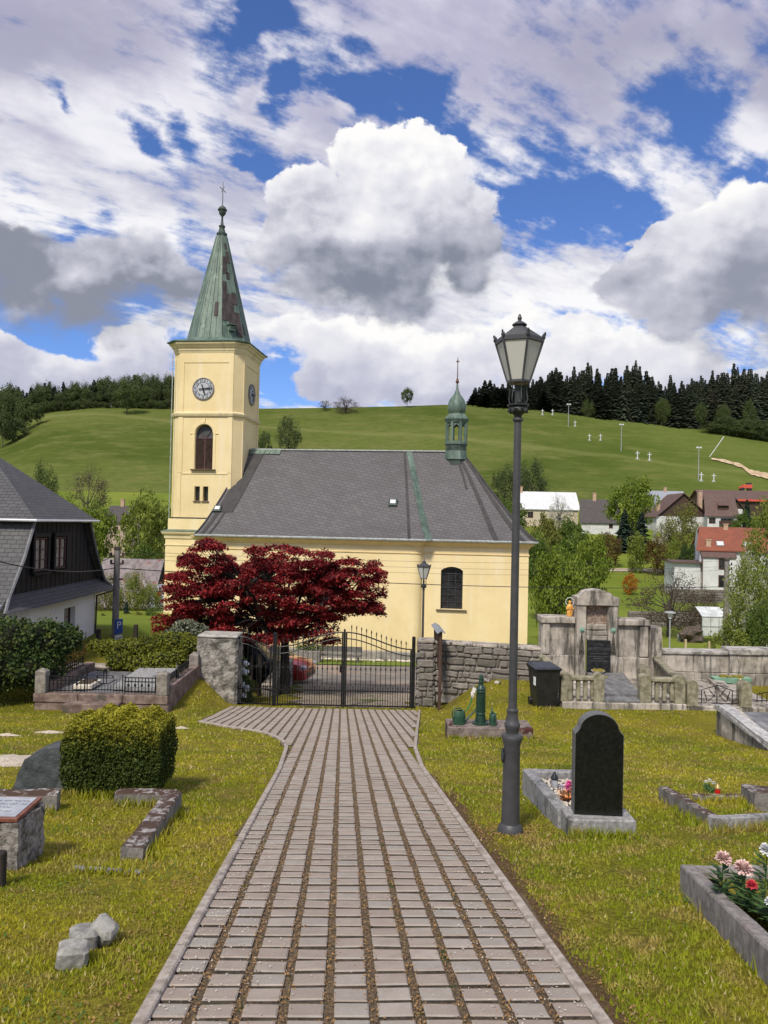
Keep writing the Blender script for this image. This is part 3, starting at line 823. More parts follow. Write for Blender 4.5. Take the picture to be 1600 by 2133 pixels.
# skylights
def skylight(px, py, sz, nm):
    best = None
    for kk in range(10, 75):
        for ff in range(1, 100):
            q = roofpt(0, ff / 100, kk / 10); wq = CHM @ Vector((q.x, q.y, 0)); wq.z = q.z + GZ
            r_ = CM.transposed() @ wq; X2, Y2 = 800 + F * r_.x / -r_.z, 1066.5 - F * r_.y / -r_.z
            dd = (X2 - px) ** 2 + (Y2 - py) ** 2
            if best is None or dd < best[0]: best = (dd, q, kk)
    q = best[1]; kk = best[2]; up = (roofpt(0, .5, kk / 10 + .3) - roofpt(0, .5, kk / 10)).normalized(); rt = Vector((1, 0, 0)); nn_ = rt.cross(up)
    M_ = Matrix(((rt.x, up.x, nn_.x, q.x), (rt.y, up.y, nn_.y, q.y), (rt.z, up.z, nn_.z, q.z), (0, 0, 0, 1)))
    mb = MB(); mb.box((0, 0, .06), (sz * 1.15, sz * 1.15, .16), 0, M_, bev=.02); s = mb.build('skylight', coppd, ch)
    mb = MB(); mb.box((0, .02, .15), (sz * .72, sz * .62, .03), 0, M_); mb.build('pane', MATS.get('sky_pane') or pmat('sky_pane', (.6, .62, .62), (.72, .74, .74), 3, .2, 0), s)
skylight(819, 1048, .46, 'a'); skylight(452, 1062, .42, 'b')
# --- ridge turret
tz = lambda py: z_(CU(950, py, tR)[1]); ts = CU(950, 945, tR)[0]; pxm = 1600 / (CH0 + TD * tR).y
u_ = lambda w: w / pxm
tur = MB(); oct_ = lambda r, z, ph=PI / 8, n=8: [(ts + r * math.cos(ph + 2 * PI * i / n), tR + r * math.sin(ph + 2 * PI * i / n), z) for i in range(n)]
tur.loft([oct_(u_(24), tz(962) - .6), oct_(u_(23), tz(945)), oct_(u_(23), tz(925))]); turret = tur.build('ridge_turret', coppd, ch)
tb = MB(); tb.loft([oct_(u_(25), tz(927)), oct_(u_(25), tz(922)), oct_(u_(22), tz(920))]); tb.build('base_ring', copper, turret); tb = MB()
tb.loft([oct_(u_(23), tz(882)), oct_(u_(27), tz(875)), oct_(u_(27), tz(873)), oct_(u_(17), tz(863)), oct_(u_(15), tz(861))])
tb.build('cornice', copper, turret)
lt = MB()
for i in range(8):
    a = PI / 8 + i * PI / 4; p = (ts + u_(20.5) * math.cos(a), tR + u_(20.5) * math.sin(a))
    lt.box((p[0], p[1], (tz(921) + tz(880)) / 2), (u_(6), u_(5), tz(880) - tz(921)), rz=a)
for i in range(8):     # arched heads between the posts
    a0_, a1_ = PI / 8 + i * PI / 4, PI / 8 + (i + 1) * PI / 4
    p0 = Vector((ts + u_(21) * math.cos(a0_), tR + u_(21) * math.sin(a0_), 0)); p1 = Vector((ts + u_(21) * math.cos(a1_), tR + u_(21) * math.sin(a1_), 0))
    n = 8
    for k in range(n):
        f0, f1 = k / n, (k + 1) / n
        h = lambda f: tz(893) + (tz(886) - tz(893)) * math.sin(PI * min(1, max(0, (f - .12) / .76)))
        a, b_ = p0.lerp(p1, f0), p0.lerp(p1, f1)
        lt.quad((a.x, a.y, h(f0)), (b_.x, b_.y, h(f1)), (b_.x, b_.y, tz(880)), (a.x, a.y, tz(880)))
lt.build('lantern', copper, turret)
dm = MB(); dm.lathe([(u_(r), tz(y)) for r, y in ((15, 863), (18.5, 857), (19.5, 850), (18.5, 842), (15.5, 834), (11, 828), (6, 822), (3.6, 815), (2.2, 806), (1.8, 800))], 16, (ts, tR, 0))
for i in range(8):
    a = i * PI / 4 + PI / 8
    dm.tube([(ts + u_(r + .6) * math.cos(a), tR + u_(r + .6) * math.sin(a), tz(y)) for r, y in ((15, 863), (18.5, 857), (19.5, 850), (18.5, 842), (15.5, 834), (11, 828), (6, 822), (3.6, 815))], u_(.55), 5)
dm.build('onion_dome', copper, turret, auto=40)
fn = MB(); fn.lathe([(u_(r), tz(y)) for r, y in ((1.6, 802), (1.4, 799), (3.5, 797), (4, 795), (2.6, 793), (2.2, 790), (1, 787), (.7, 745))], 10, (ts, tR, 0))
fn.box((ts, tR, tz(753)), (u_(7), .05, u_(1.6))); fn.box((ts, tR, tz(753)), (u_(3.5), .06, u_(3.5))); fn.build('finial_cross', pmat('rust_iron', (.10, .05, .035), (.16, .08, .05), 6, .6, 0), turret)
sk = MB(); sk.loft([oct_(u_(26), tz(958)), oct_(u_(23.5), tz(940))]); sk.build('flashing', copper, turret)
# ------------------------------------------------------------------ tower
tT = 2.35
x0 = CU(356.5, 870, tT)[0]; x1 = CU(501, 862, tT)[0]; TW = x1 - x0; CHF = .50
tw = thing('tower', None, None); tw.parent = ch; tw.location = (x0 + TW / 2, tT + TW / 2, 0)
_th = MB()
H = TW / 2
def tzf(py, px=430): return z_(CU(px, py, tT)[1])
def octo(h, c, z): return [(-h + c, -h, z), (h - c, -h, z), (h, -h + c, z), (h, h - c, z), (h - c, h, z), (-h + c, h, z), (-h, h - c, z), (-h, -h + c, z)]
zC, zM, zB, zW = tzf(735), tzf(862), tzf(1080), tzf(1108)
wall = MB()
# belfry window and small windows as real openings in the front face
def fx(px, py): q = CU(px, py, tT); return q[0] - x0 - H, z_(q[1])
bw0, bz0 = fx(405, 977); bw1, bz1 = fx(444.5, 884)
s1a, sz0 = fx(404.5, 1043); s1b, sz1 = fx(416.5, 1013); s2a, _q = fx(422, 1043); s2b, _q = fx(434, 1013)
A_ = -H + CHF
fops = [(bw0 - A_, bw1 - A_, bz0, bz1, (bw1 - bw0) / 2 - .001), (s1a - A_, s1b - A_, sz0, sz1, 0), (s2a - A_, s2b - A_, sz0, sz1, 0)]
facade(wall, (A_, -H), (H - CHF, -H), -.3, zC + .2, fops, .32, 0)
ring = octo(H, CHF, 0)
for i in range(1, 8):
    p, q = ring[i], ring[(i + 1) % 8]; wall.quad((p[0], p[1], -.3), (q[0], q[1], -.3), (q[0], q[1], zC + .2), (p[0], p[1], zC + .2))
tower = wall.build('tower', yelt, ch); tower.location = tw.location
bpy.data.objects.remove(tw)
# raised flat lesenes that frame the panels
fr_ = MB(); d = .035
def frame_face(M_, w, zlo, zhi, mg=.42, top=.42, bot=.12):
    fr_.box((-w / 2 + mg / 2, -d / 2, (zlo + zhi) / 2), (mg, d, zhi - zlo), 0, M_); fr_.box((w / 2 - mg / 2, -d / 2, (zlo + zhi) / 2), (mg, d, zhi - zlo), 0, M_)
    fr_.box((0, -d / 2, zhi - top / 2), (w - 2 * mg, d, top), 0, M_)
    if bot: fr_.box((0, -d / 2, zlo + bot / 2), (w - 2 * mg, d, bot), 0, M_)
wf = TW - 2 * CHF
for q in range(4):
    M_ = Matrix.Rotation(q * PI / 2, 4, 'Z') @ Matrix.Translation((0, -H, 0))
    frame_face(M_, wf, zM + .12, zC, .30, .62, .0)
    frame_face(M_, wf, fx(430, 985)[1], zM - .12, .30, .10, .0)
    frame_face(M_, wf, zB + .05, fx(430, 985)[1] - .02, .24, .06, .0)
fr_.build('panel_frame', yelt, tower)
def ctower(prof, name, mat):
    mb = MB(); sweep(mb, prof, [(p[0], p[1]) for p in octo(H, CHF, 0)], True); return mb.build(name, mat, tower)
mh = .17
ctower([(.0, zM - .14), (.10, zM - .14), (.14, zM - .02), (.14, zM + .05), (.0, zM + .14)], 'string_course', crm)
ctower([(.0, zC - .02), (.05, zC), (.07, zC + .08), (.12, zC + .16), (.13, zC + .30), (.20, zC + .33), (.28, zC + .48), (.36, zC + .52), (.40, zC + .66), (.0, zC + .68)], 'cornice', crm)
ctower([(.0, zB - .04), (.05, zB - .04), (.05, zB + .03), (.0, zB + .05)], 'string_course', slated)
# west block below the tower (its cornice shows left of the nave)
wb = MB(); hb = H + .12
xl = CU(345, 1115, tT - .2)[0] - (x0 + H)
wb.slab([(xl, -hb - .1), (hb, -hb - .1), (hb, hb), (xl, hb)], -.3, tzf(1113)); wb.slab([(xl + .1, -hb), (hb, -hb), (hb, hb), (xl + .1, hb)], tzf(1113), zB - .04)
wblk = wb.build('tower_base', yel, tower)
cb = MB(); zt = tzf(1110); sweep(cb, [(.0, zt - .42), (.06, zt - .38), (.08, zt - .18), (.18, zt - .10), (.22, zt), (.22, zt + .05), (0, zt + .14)], [(xl, hb), (xl, -hb - .1), (hb, -hb - .1)])
cb.build('moulding', crm, tower); cb = MB(); sweep(cb, [(.0, zt - .85), (.04, zt - .83), (.04, zt - .77), (0, zt - .75)], [(xl, hb), (xl, -hb - .1), (hb, -hb - .1)])
cb.build('moulding', crm, tower)
cf = MB(); sweep(cf, [(.0, zt + .05), (.24, zt + .055), (.24, zt + .09), (-.15, zt + .2)], [(xl, hb), (xl, -hb - .1), (hb, -hb - .1)]); cf.build('copper_flashing', copper, tower)
# windows
lv = MB(); cxw = (bw0 + bw1) / 2; wd = bw1 - bw0; n = 30; lz1 = fx(425, 912)[1]
for k in range(n):
    z = bz0 + .05 + (lz1 - bz0 - .1) * k / n
    for s in (-1, 1): lv.box((cxw + s * wd * .25, -H + .24, z), (wd * .46, .11, .02), 0, None, 0)
shut = lv.build('louvre_shutter', pmat('louvre_wood', (.085, .05, .04), (.16, .10, .08), 6, .8, .2), ch, loc=tower.location)
lf = MB()
for xx in (cxw - wd / 2 + .03, cxw, cxw + wd / 2 - .03): lf.box((xx, -H + .22, (bz0 + lz1) / 2), (.055, .06, lz1 - bz0))
lf.box((cxw, -H + .22, lz1), (wd, .07, .06)); lf.build('frame', pmat('red_brown_frame', (.10, .05, .042), (.14, .07, .06), 5, .7, 0), shut)
lb = MB(); lb.box((cxw, -H + .31, (bz0 + bz1) / 2), (wd + .02, .02, bz1 - bz0)); 
for a in (-.62, 0, .62): 
    if a: lb.tube([(cxw, -H + .25, lz1), (cxw + math.sin(a) * wd * .5, -H + .25, lz1 + math.cos(a) * wd * .48)], .02, 5, 1)
lb.build('fanlight', [pmat('grey_boards', (.06, .06, .065), (.10, .10, .105), 3, .7, .1), MATS['red_brown_frame']], tower)
sl = MB(); sl.box((cxw, -H - .05, bz0 - .04), (wd + .45, .3, .05)); sl.build('sill', MATS['sill_tin'], tower)
# architrave: narrow projecting band with keystone
ar = MB(); cyk = bz1 - wd / 2; prv = None
for k in range(25):
    a = PI * k / 24; pi_, po = (cxw + math.cos(a) * (wd / 2 + .03), cyk + math.sin(a) * (wd / 2 + .03)), (cxw + math.cos(a) * (wd / 2 + .17), cyk + math.sin(a) * (wd / 2 + .17))
    if prv: ar.add([(prv[0][0], -H - .03, prv[0][1]), (pi_[0], -H - .03, pi_[1]), (po[0], -H - .03, po[1]), (prv[1][0], -H - .03, prv[1][1])], [(3, 2, 1, 0)]); ar.add([(prv[1][0], -H - .03, prv[1][1]), (po[0], -H - .03, po[1]), (po[0], -H, po[1]), (prv[1][0], -H, prv[1][1])], [(0, 1, 2, 3)])
    prv = (pi_, po)
for s in (-1, 1): ar.box((cxw + s * (wd / 2 + .10), -H - .015, (bz0 + cyk) / 2), (.14, .03, cyk - bz0)); ar.box((cxw + s * (wd / 2 + .17), -H - .02, cyk), (.34, .04, .05))
ar.box((cxw, -H - .03, bz1 + .25), (.12, .06, .3)); ar.build('window_surround', yelt, tower)
for a, b2 in ((s1a, s1b), (s2a, s2b)):
    w_ = MB(); w_.box(((a + b2) / 2, -H + .30, (sz0 + sz1) / 2), (b2 - a + .02, .03, sz1 - sz0 + .02)); wi = w_.build('window', glassd, ch, loc=tower.location)
    w_ = MB(); w_.box(((a + b2) / 2, -H + .27, (sz0 + sz1) / 2), (.03, .03, sz1 - sz0)); w_.box(((a + b2) / 2, -H + .27, (sz0 + sz1) / 2), (b2 - a, .03, .03)); w_.build('glazing_bars', MATS['dark_frame'], wi)
    w_ = MB(); w_.box(((a + b2) / 2, -H - .02, sz0 - .03), (b2 - a + .14, .16, .04)); w_.build('sill', MATS['sill_tin'], wi)
# clocks
face_m = pmat('clock_face', (.42, .43, .46), (.52, .53, .56), 4, .6, 0); blk = pmat('clock_black', (.015, .015, .018), (.03, .03, .032), 6, .5, 0); ringm = pmat('clock_ring', (.16, .15, .14), (.24, .22, .20), 6, .6, .1)
def clock(M_, R_, hang):
    a = MB(); a.lathe([(R_, -.0), (R_, .07), (R_ * .93, .09), (R_ * .93, .05), (0.001, .05)], 48, (0, 0, 0), 0, M_); c = a.build('clock', ringm, ch, loc=tower.location)
    a = MB(); a.lathe([(R_ * .93, .052), (.001, .0521)], 48, (0, 0, 0), 0, M_); a.build('dial', face_m, c)
    a = MB(); 
    for r0, r1 in ((R_ * .56, R_ * .60),): a.loft([[(r * math.cos(2 * PI * k / 48), r * math.sin(2 * PI * k / 48), .056) for k in range(48)] for r in (r0, r1)], 0, M_, cap=False)
    for k in range(12):
        t = PI / 12 + k * PI / 6; a.box(((R_ * .765) * math.cos(t), (R_ * .765) * math.sin(t), .057), (R_ * .35, R_ * .02, .004), 0, M_, 0) if False else a.add([((R_ * .60) * math.cos(t) - .008 * math.sin(t), (R_ * .60) * math.sin(t) + .008 * math.cos(t), .057), ((R_ * .93) * math.cos(t) - .008 * math.sin(t), (R_ * .93) * math.sin(t) + .008 * math.cos(t), .057), ((R_ * .93) * math.cos(t) + .008 * math.sin(t), (R_ * .93) * math.sin(t) - .008 * math.cos(t), .057), ((R_ * .60) * math.cos(t) + .008 * math.sin(t), (R_ * .60) * math.sin(t) - .008 * math.cos(t), .057)], [(3, 2, 1, 0)], 0, M_)
    a.build('minute_ring', blk, c)
    num = None
    for h in range(1, 13):
        t = PI / 2 - h * PI / 6
        o = text_mesh(str(h), R_ * .40, blk, M_ @ Matrix.Translation((R_ * .765 * math.cos(t), R_ * .765 * math.sin(t), .058)), c, 'numeral', .003)
    for ang, ln, wd_ in ((hang[0], .60, .055), (hang[1], .86, .042)):
        h = MB(); t = PI / 2 - ang; dx, dy = math.cos(t), math.sin(t); px_, py_ = -dy, dx
        def q(l, w): return (dx * R_ * l + px_ * R_ * w, dy * R_ * l + py_ * R_ * w)
        pl_ = [q(-.34, -.035), q(-.34, .035), q(0, wd_ * .9), q(ln * .6, wd_ * 1.3), q(ln, .012), q(ln, -.012), q(ln * .6, -wd_ * 1.3), q(0, -wd_ * .9)]
        h.slab(list(reversed(pl_)), .10, .13, 0, M_); h.lathe([(R_ * .055, .09), (R_ * .055, .14)], 12, (-dx * R_ * .34, -dy * R_ * .34, 0), 0, M_); h.lathe([(R_ * .07, .06), (R_ * .07, .15)], 12, (0, 0, 0), 0, M_)
        h.build('clock_hand', blk, c)
ck = fx(424, 810); RC = (fx(447, 810)[0] - fx(402, 810)[0]) / 2
Mf = lambda q: Matrix.Rotation(q * PI / 2, 4, 'Z') @ Matrix.Translation((ck[0] - fx(428, 810)[0] * 0 - 0.0, -H - .0, ck[1])) @ Matrix.Rotation(PI / 2, 4, 'X')
clock(Mf(0), RC, (R(162), R(85)))
Ms = Matrix.Rotation(PI / 2, 4, 'Z') @ Matrix.Translation((0, -H, ck[1])) @ Matrix.Rotation(PI / 2, 4, 'X')
clock(Ms, RC, (R(162), R(85)))
# --- spire (centre of the tower)
tc = tT + H
ty = lambda py: z_(CU(455, py, tc)[1]); us_ = lambda w: w / (1600 / (CH0 + TD * tc).y)
He = H + .46
zE = zC + .68
zs1 = zE + .42; sp = MB()
q0 = octo(He, CHF * 1.2, zE); hs = us_(125) / 2
q1 = octo(hs, hs * .586, zs1)
q2 = octo(us_(100) / 2, us_(100) / 2 * .586, ty(640)); 
ztop = ty(494); q3 = octo(us_(21) / 2, us_(21) / 2 * .586, ztop)
qm = octo(lerp(hs, He, .38), lerp(hs * .586, CHF * 1.2, .38), lerp(zs1, zE, .55))
qb = octo(hs * .965, hs * .965 * .586, zs1 + .35)
sp.loft([octo(He - .05, CHF * 1.2, zE - .06), q0, qm, q1, qb, q3]); spire = sp.build('spire', copper, ch, loc=tower.location)
sm = MB()
for i in range(8):
    j = (i + 1) % 8; nseam = 4 if i % 2 == 0 else 3
    for k in range(nseam):
        f = k / nseam if k else 0
        pts = [Vector(Q[i]).lerp(Vector(Q[j]), f) for Q in (q0, qm, q1, qb, q3)]
        sm.tube(pts, .028 if k else .045, 4)
sm.build('standing_seam', copper, spire)
pt_ = MB()
def sp_pt(i, u, v):    # v 0..1 up the steep faces
    j = (i + 1) % 8; a = Vector(qb[i]).lerp(Vector(q3[i]), v); b2 = Vector(qb[j]).lerp(Vector(q3[j]), v); p = a.lerp(b2, u)
    nrm = (Vector(qb[j]) - Vector(qb[i])).cross(Vector(q3[i]) - Vector(qb[i])).normalized(); return p + nrm * .03
# bare places: the front-right facet (index 1), right facet (2), one on the front (0)
for (i, u0, u1, v0, v1) in ((1, .02, .36, .12, .52), (1, .36, .7, .04, .40), (1, .7, .98, .30, .42), (1, .7, 1., -.02, .22), (1, .02, .5, .60, .78), (1, .5, .98, .72, .84), (1, .36, .66, .55, .62), (2, .05, .34, .02, .12), (0, .62, .82, .16, .30), (1, .4, .8, .86, .92), (2, .1, .4, .5, .6)):
    pt_.quad(sp_pt(i, u0, v0), sp_pt(i, u1, v0), sp_pt(i, u1, v1), sp_pt(i, u0, v1))
pt_.build('bare_patch', brown_patch, spire)
dm_ = MB(); c = sp_pt(1, .45, .045); M1 = Matrix.Translation(c) @ Matrix.Rotation(R(45), 4, 'Z')
dm_.box((0, -.08, 0), (.42, .3, .34), 0, M1); dm_.box((0, -.14, .22), (.56, .44, .05), 0, M1); dm_.build('roof_hatch', copper, spire)
fn = MB(); prof = [(10.5, 494), (11.5, 490), (11.5, 487), (8, 485), (5.5, 475), (7, 473), (7, 471), (3.6, 469), (2.4, 462), (2, 452), (3.4, 450), (7, 446), (8, 440), (8.3, 438.5), (10, 438.4), (10, 436.8), (8.3, 436.6), (7.5, 433), (4, 430), (1, 429.5), (.7, 395), (.5, 379)]
fn.lathe([(us_(r), ty(y)) for r, y in prof], 14); 
Mc = Matrix.Rotation(R(35), 4, 'Z')
fn.tube([(-us_(7), 0, ty(391)), (us_(7), 0, ty(400))], us_(.8), 5, 0, Mc); fn.tube([(us_(4), 0, ty(388)), (-us_(4), 0, ty(402))], us_(.55), 5, 0, Mc)
fn.build('finial_cross', coppd, spire, auto=50)
# lightning conductor on the tower's left edge
lc = MB(); lc.tube([(-H - .02, -H + .1, zC), (-H - .02, -H + .1, 0)], .03, 6); lc.build('downpipe', lead, tower)
# ------------------------------------------------------------------ cemetery furniture
def onpx(px, py, Y): return P(px, py, Y)
# stone materials
gran = pmat('grey_granite', (.20, .195, .19), (.36, .35, .34), 22, .8, .5, 60, c3=(.10, .10, .09), s3=3.5, t3=(.52, .68))
m, nt, b = newmat('weathered_stone')
v = wpos(nt); c = nt.mix(nt.mr(nt.noise(v, 2.2, 6, .7), .32, .68), (.25, .22, .18), (.54, .48, .41))
c = nt.mix(nt.mr(nt.noise(nt.mapping(v, (2, 2, .28)), 2.1, 6, .72, .3), .47, .62, 0, .88), c, (.06, .056, .05))
c = nt.mix(nt.mr(nt.noise(v, 4.2, 6, .72), .60, .72, 0, .7), c, (.13, .14, .06))
nt.link(c, b.inputs['Base Color']); b.inputs['Roughness'].default_value = .92; bump(nt, b, nt.noise(v, 24, 6, .75), .6, .02)
wst = m
m, nt, b = newmat('mossy_stone')
v = wpos(nt); c = nt.mix(nt.mr(nt.noise(v, 9, 6, .7), .32, .68), (.24, .22, .20), (.48, .45, .43))
c = nt.mix(nt.mr(nt.noise(v, 5.5, 6, .75, .3), .41, .50, 0, .97), c, (.06, .028, .014))
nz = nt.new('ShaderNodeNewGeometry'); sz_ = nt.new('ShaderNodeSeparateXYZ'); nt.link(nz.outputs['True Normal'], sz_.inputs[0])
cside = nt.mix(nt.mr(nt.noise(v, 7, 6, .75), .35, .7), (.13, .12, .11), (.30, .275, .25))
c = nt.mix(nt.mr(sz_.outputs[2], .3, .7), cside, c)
nt.link(c, b.inputs['Base Color']); b.inputs['Roughness'].default_value = .95; bump(nt, b, nt.noise(v, 45, 6, .75), .8, .015)
moss = m
blkgran = pmat('black_polished_granite', (.006, .007, .006), (.012, .013, .012), 26, .22, .0, c3=(.05, .05, .042), s3=30, t3=(.64, .82), spec=.4)
gsides = pmat('granite_side', (.10, .10, .10), (.17, .17, .168), 60, .6, .2)
gslab = pmat('slab_granite', (.12, .12, .125), (.22, .215, .215), 6, .5, .2, c3=(.35, .33, .31), s3=1.6, t3=(.55, .7), stretch=(1, .5, 1))
lamp_m = pmat('lamp_paint', (.050, .050, .053), (.066, .066, .069), 9, .48, .06, 60, spec=.45)
lampd = pmat('lamp_casting', (.028, .034, .033), (.055, .06, .058), 12, .5, .15, 40)
EXC = []      # footprints kept free of grass blades
def exc(x0, x1, y0, y1): EXC.append((min(x0, x1), max(x0, x1), min(y0, y1), max(y0, y1)))
# ---- street lamp
def frost():
    m, nt, b = newmat('frosted_glass'); v = wpos(nt)
    b.inputs['Base Color'].default_value = (.62, .62, .57, 1); b.inputs['Roughness'].default_value = .45
    b.inputs['Transmission Weight'].default_value = .12; b.inputs['Specular IOR Level'].default_value = .5
    return m
frostm = frost()
BL = PG(1063, 1735); K = BL.y / F
def street_lamp(label, loc):
    t = thing('street_lamp', label, 'street lamp', loc, 0, None)
    z = lambda py: (1735 - py) * K
    def L(pr, n=28, mbx=None): 
        mb = mbx or MB(); mb.lathe([(r * K, z(y)) for r, y in pr], n); return mb
    L([(27, 1736), (27.5, 1731), (25, 1726), (24.5, 1721), (19, 1714), (18.6, 1706), (17.9, 1640), (16.9, 1556), (18, 1552), (18.5, 1549), (21.3, 1541), (21.8, 1536), (20, 1532), (12.6, 1529), (12.6, 1525), (14.5, 1520), (16.2, 1514), (16.4, 1510), (14, 1506), (12.4, 1500), (11, 1489), (10.7, 1486), (11.8, 1484), (11.8, 1480), (10.6, 1478)]).build('base', lamp_m, t, auto=35)
    L([(8.9, 1480), (7.6, 900), (7.5, 882), (11, 880), (11.5, 877), (10.5, 875), (7, 873)]).build('pole', lamp_m, t, auto=35)
    cp = L([(7, 874), (8.5, 868), (11, 866), (17, 861), (20, 856), (18, 851), (12, 851), (23, 849), (23, 846.5), (7, 845), (6.2, 806), (3, 805)], 20)
    for k in range(8):
        a = k * PI / 4; cp.blob((17.5 * K * math.cos(a), 17.5 * K * math.sin(a), z(859)), (4.5 * K, 4.5 * K, 5 * K), k, .2, nu=8, nv=6)
    cp.blob((0, -16 * K, z(843)), (5 * K, 5 * K, 4.5 * K), 3, .05, nu=10, nv=7)
    cp.build('capital', lampd, t, auto=50)
    ph = R(-20)
    for k in range(6):
        a = ph + k * PI / 3; ca, sa = math.cos(a), math.sin(a)
        mb = MB(); mb.tube([(r * K * ca, r * K * sa, z(y)) for r, y in ((8, 846), (14, 846), (18, 842), (19.5, 835), (18.5, 826), (17, 818), (18, 811), (21.5, 806), (22.5, 801))], [1.5 * K] * 5 + [1.3 * K] * 4, 7); mb.build('bracket', lampd, t, auto=60)
    hexr = lambda r, y: [(r * K * math.cos(ph + k * PI / 3), r * K * math.sin(ph + k * PI / 3), z(y)) for k in range(6)]
    fr2 = MB(); fr2.loft([hexr(24, 802), hexr(25, 800), hexr(25, 796), hexr(23, 796)]); fr2.loft([hexr(49.5, 719), hexr(51, 718), hexr(51, 709), hexr(46, 707)])
    for k in range(6):
        a = ph + k * PI / 3; p0 = Vector((24 * K * math.cos(a), 24 * K * math.sin(a), z(797))); p1 = Vector((50 * K * math.cos(a), 50 * K * math.sin(a), z(714))); fr2.tube([p0, p1], [2. * K, 2.6 * K], 6)
    fr2.build('lantern_frame', lamp_m, t)
    for k in range(6):
        mb = MB(); p = hexr(22.6, 798); q = hexr(48, 718); j = (k + 1) % 6; mb.quad(p[k], p[j], q[j], q[k]); mb.build('glass_pane', frostm, t)
    rf = MB(); rf.loft([hexr(47, 708), hexr(46, 706), hexr(13, 683), hexr(11.5, 680), hexr(11.5, 678)]); rf.lathe([(r * K, z(y)) for r, y in ((11, 681), (15.5, 680), (15.5, 678), (10, 674), (5, 671), (3.2, 670), (4.8, 665), (4.2, 663), (2.2, 657.5), (.3, 655.5))], 16); rf.build('roof', lamp_m, t, auto=30)
    for k in range(6):
        a = ph + k * PI / 3; mb = MB(); mb.blob((51 * K * math.cos(a), 51 * K * math.sin(a), z(707)), (4 * K, 4 * K, 6.5 * K), k, .25, nu=8, nv=6); mb.blob((53.5 * K * math.cos(a), 53.5 * K * math.sin(a), z(701)), (2.2 * K, 2.2 * K, 4 * K), k + 9, .2, nu=7, nv=5); mb.build('crest', lampd, t, auto=60)
    return t
lamp = street_lamp('tall dark grey cast iron street lamp standing on the lawn right of the paved path', (BL.x, BL.y, G(BL.x, BL.y)))
mb = MB(); mb.blob((-19.5 * K, -3 * K, (1735 - 1575) * K), (3 * K, 8 * K, 14 * K), 2, .3, nu=10, nv=8); mb.build('coat_of_arms', lampd, lamp, auto=60)
q = P(883, 1200, 24.3)
dup(lamp, (q.x, 24.3, q.z - (1735 - 781) * K), R(40), label='distant cast iron lamp standing behind the right wall in front of the church')
# ---- generic kerb stone between two ground points
def kstone(p0, p1, w, h, mat, name, label, cat, group=None, sink=.05, side=1, amp=.006, h1=None, zt=None, parent=None):
    a, b_ = Vector((p0[0], p0[1], 0)), Vector((p1[0], p1[1], 0)); t = (b_ - a).normalized(); n = Vector((-t.y, t.x, 0)) * side * w
    z0, z1 = G(a.x, a.y), G(b_.x, b_.y); h1 = h1 or h
    N = max(1, int((b_ - a).length / .25)); rings = []
    for k in range(N + 1):
        f = k / N; q = a.lerp(b_, f); zg = lerp(z0, z1, f); zh = lerp(h, h1, f)
        rings.append([(q.x, q.y, zg - sink), (q.x + n.x, q.y + n.y, zg - sink), (q.x + n.x, q.y + n.y, zg + zh * .93), (q.x + n.x * .93, q.y + n.y * .93, zg + zh), (q.x + n.x * .07, q.y + n.y * .07, zg + zh), (q.x, q.y, zg + zh * .93)])
    mb = MB(); mb.loft(rings); o = mb.build(name, mat, parent); roughen(o, 1, amp, 9, hash(name + str(round(a.x, 2))) % 97)
    if parent is None: tag(o, label, cat, group)
    xs_ = [a.x, b_.x, a.x + n.x, b_.x + n.x]; ys_ = [a.y, b_.y, a.y + n.y, b_.y + n.y]
    KS.append((a, b_, n)); return o
KS = []
# ---- black arched headstone grave
hs = PG(1255, 1744); hx0, hx1 = onpx(1184, 1740, hs.y).x, onpx(1326, 1740, hs.y).x; hy = hs.y; hz = G(hs.x, hy)
gv = thing('grave', 'grave with tall black arched headstone, pebble bed and pink flowers right of the lamp', 'grave', (hx0, hy, hz))
gw = hx1 - hx0; exc(hx0, hx1, hy, hy + 2.15)
mb = MB(); mb.box((gw / 2, .17, .035), (gw, .34, .24), bev=.012); o = mb.build('plinth', gran, gv); roughen(o, 2, .002, 12)
def hk(name, x0_, x1_, y0_, y1_, z0_, z1_):
    mb = MB(); 
    mb.loft([[(x0_, y0_, z0_ - .34), (x1_, y0_, z0_ - .34), (x1_, y0_, z0_), (x0_, y0_, z0_)], [(x0_, y1_, z1_ - .34), (x1_, y1_, z1_ - .34), (x1_, y1_, z1_), (x0_, y1_, z1_)]]); o = mb.build(name, gran, gv); roughen(o, 3, .0035, 9, 3); return o
hk('kerb', -.03, .095, .30, 2.12, .12, -.07); hk('kerb', gw - .10, gw + .02, .30, 2.12, .12, -.07); 
mb = MB(); mb.box((gw / 2, 2.1, -.20), (gw + .05, .11, .26), bev=.01); o = mb.build('kerb', gran, gv); roughen(o, 2, .003, 9)
mb = MB(); mb.quad((.08, .32, .05), (gw - .08, .32, .05), (gw - .08, 2.06, -.16), (.08, 2.06, -.16)); bedq = mb.build('soil', pmat('dark_soil', (.05, .035, .025), (.10, .075, .05), 30, .95, .6), gv)
mb = MB()
for k in range(900):
    x, y = random.uniform(.1, gw - .11), random.uniform(.34, 2.04); zz = .052 - (y - .32) * .21 / 1.74; r = random.uniform(.008, .017)
    mb.blob((x, y, zz + random.uniform(0, .012)), (r, r * random.uniform(.6, 1), r * .7), k, .1, nu=5, nv=4)
peb = pmat('white_pebbles', (.52, .44, .34), (.78, .72, .62), 40, .7, 0); mb.build('gravel', peb, gv)
hw_ = .222; hd = .15; Hh = 212 * hy / F
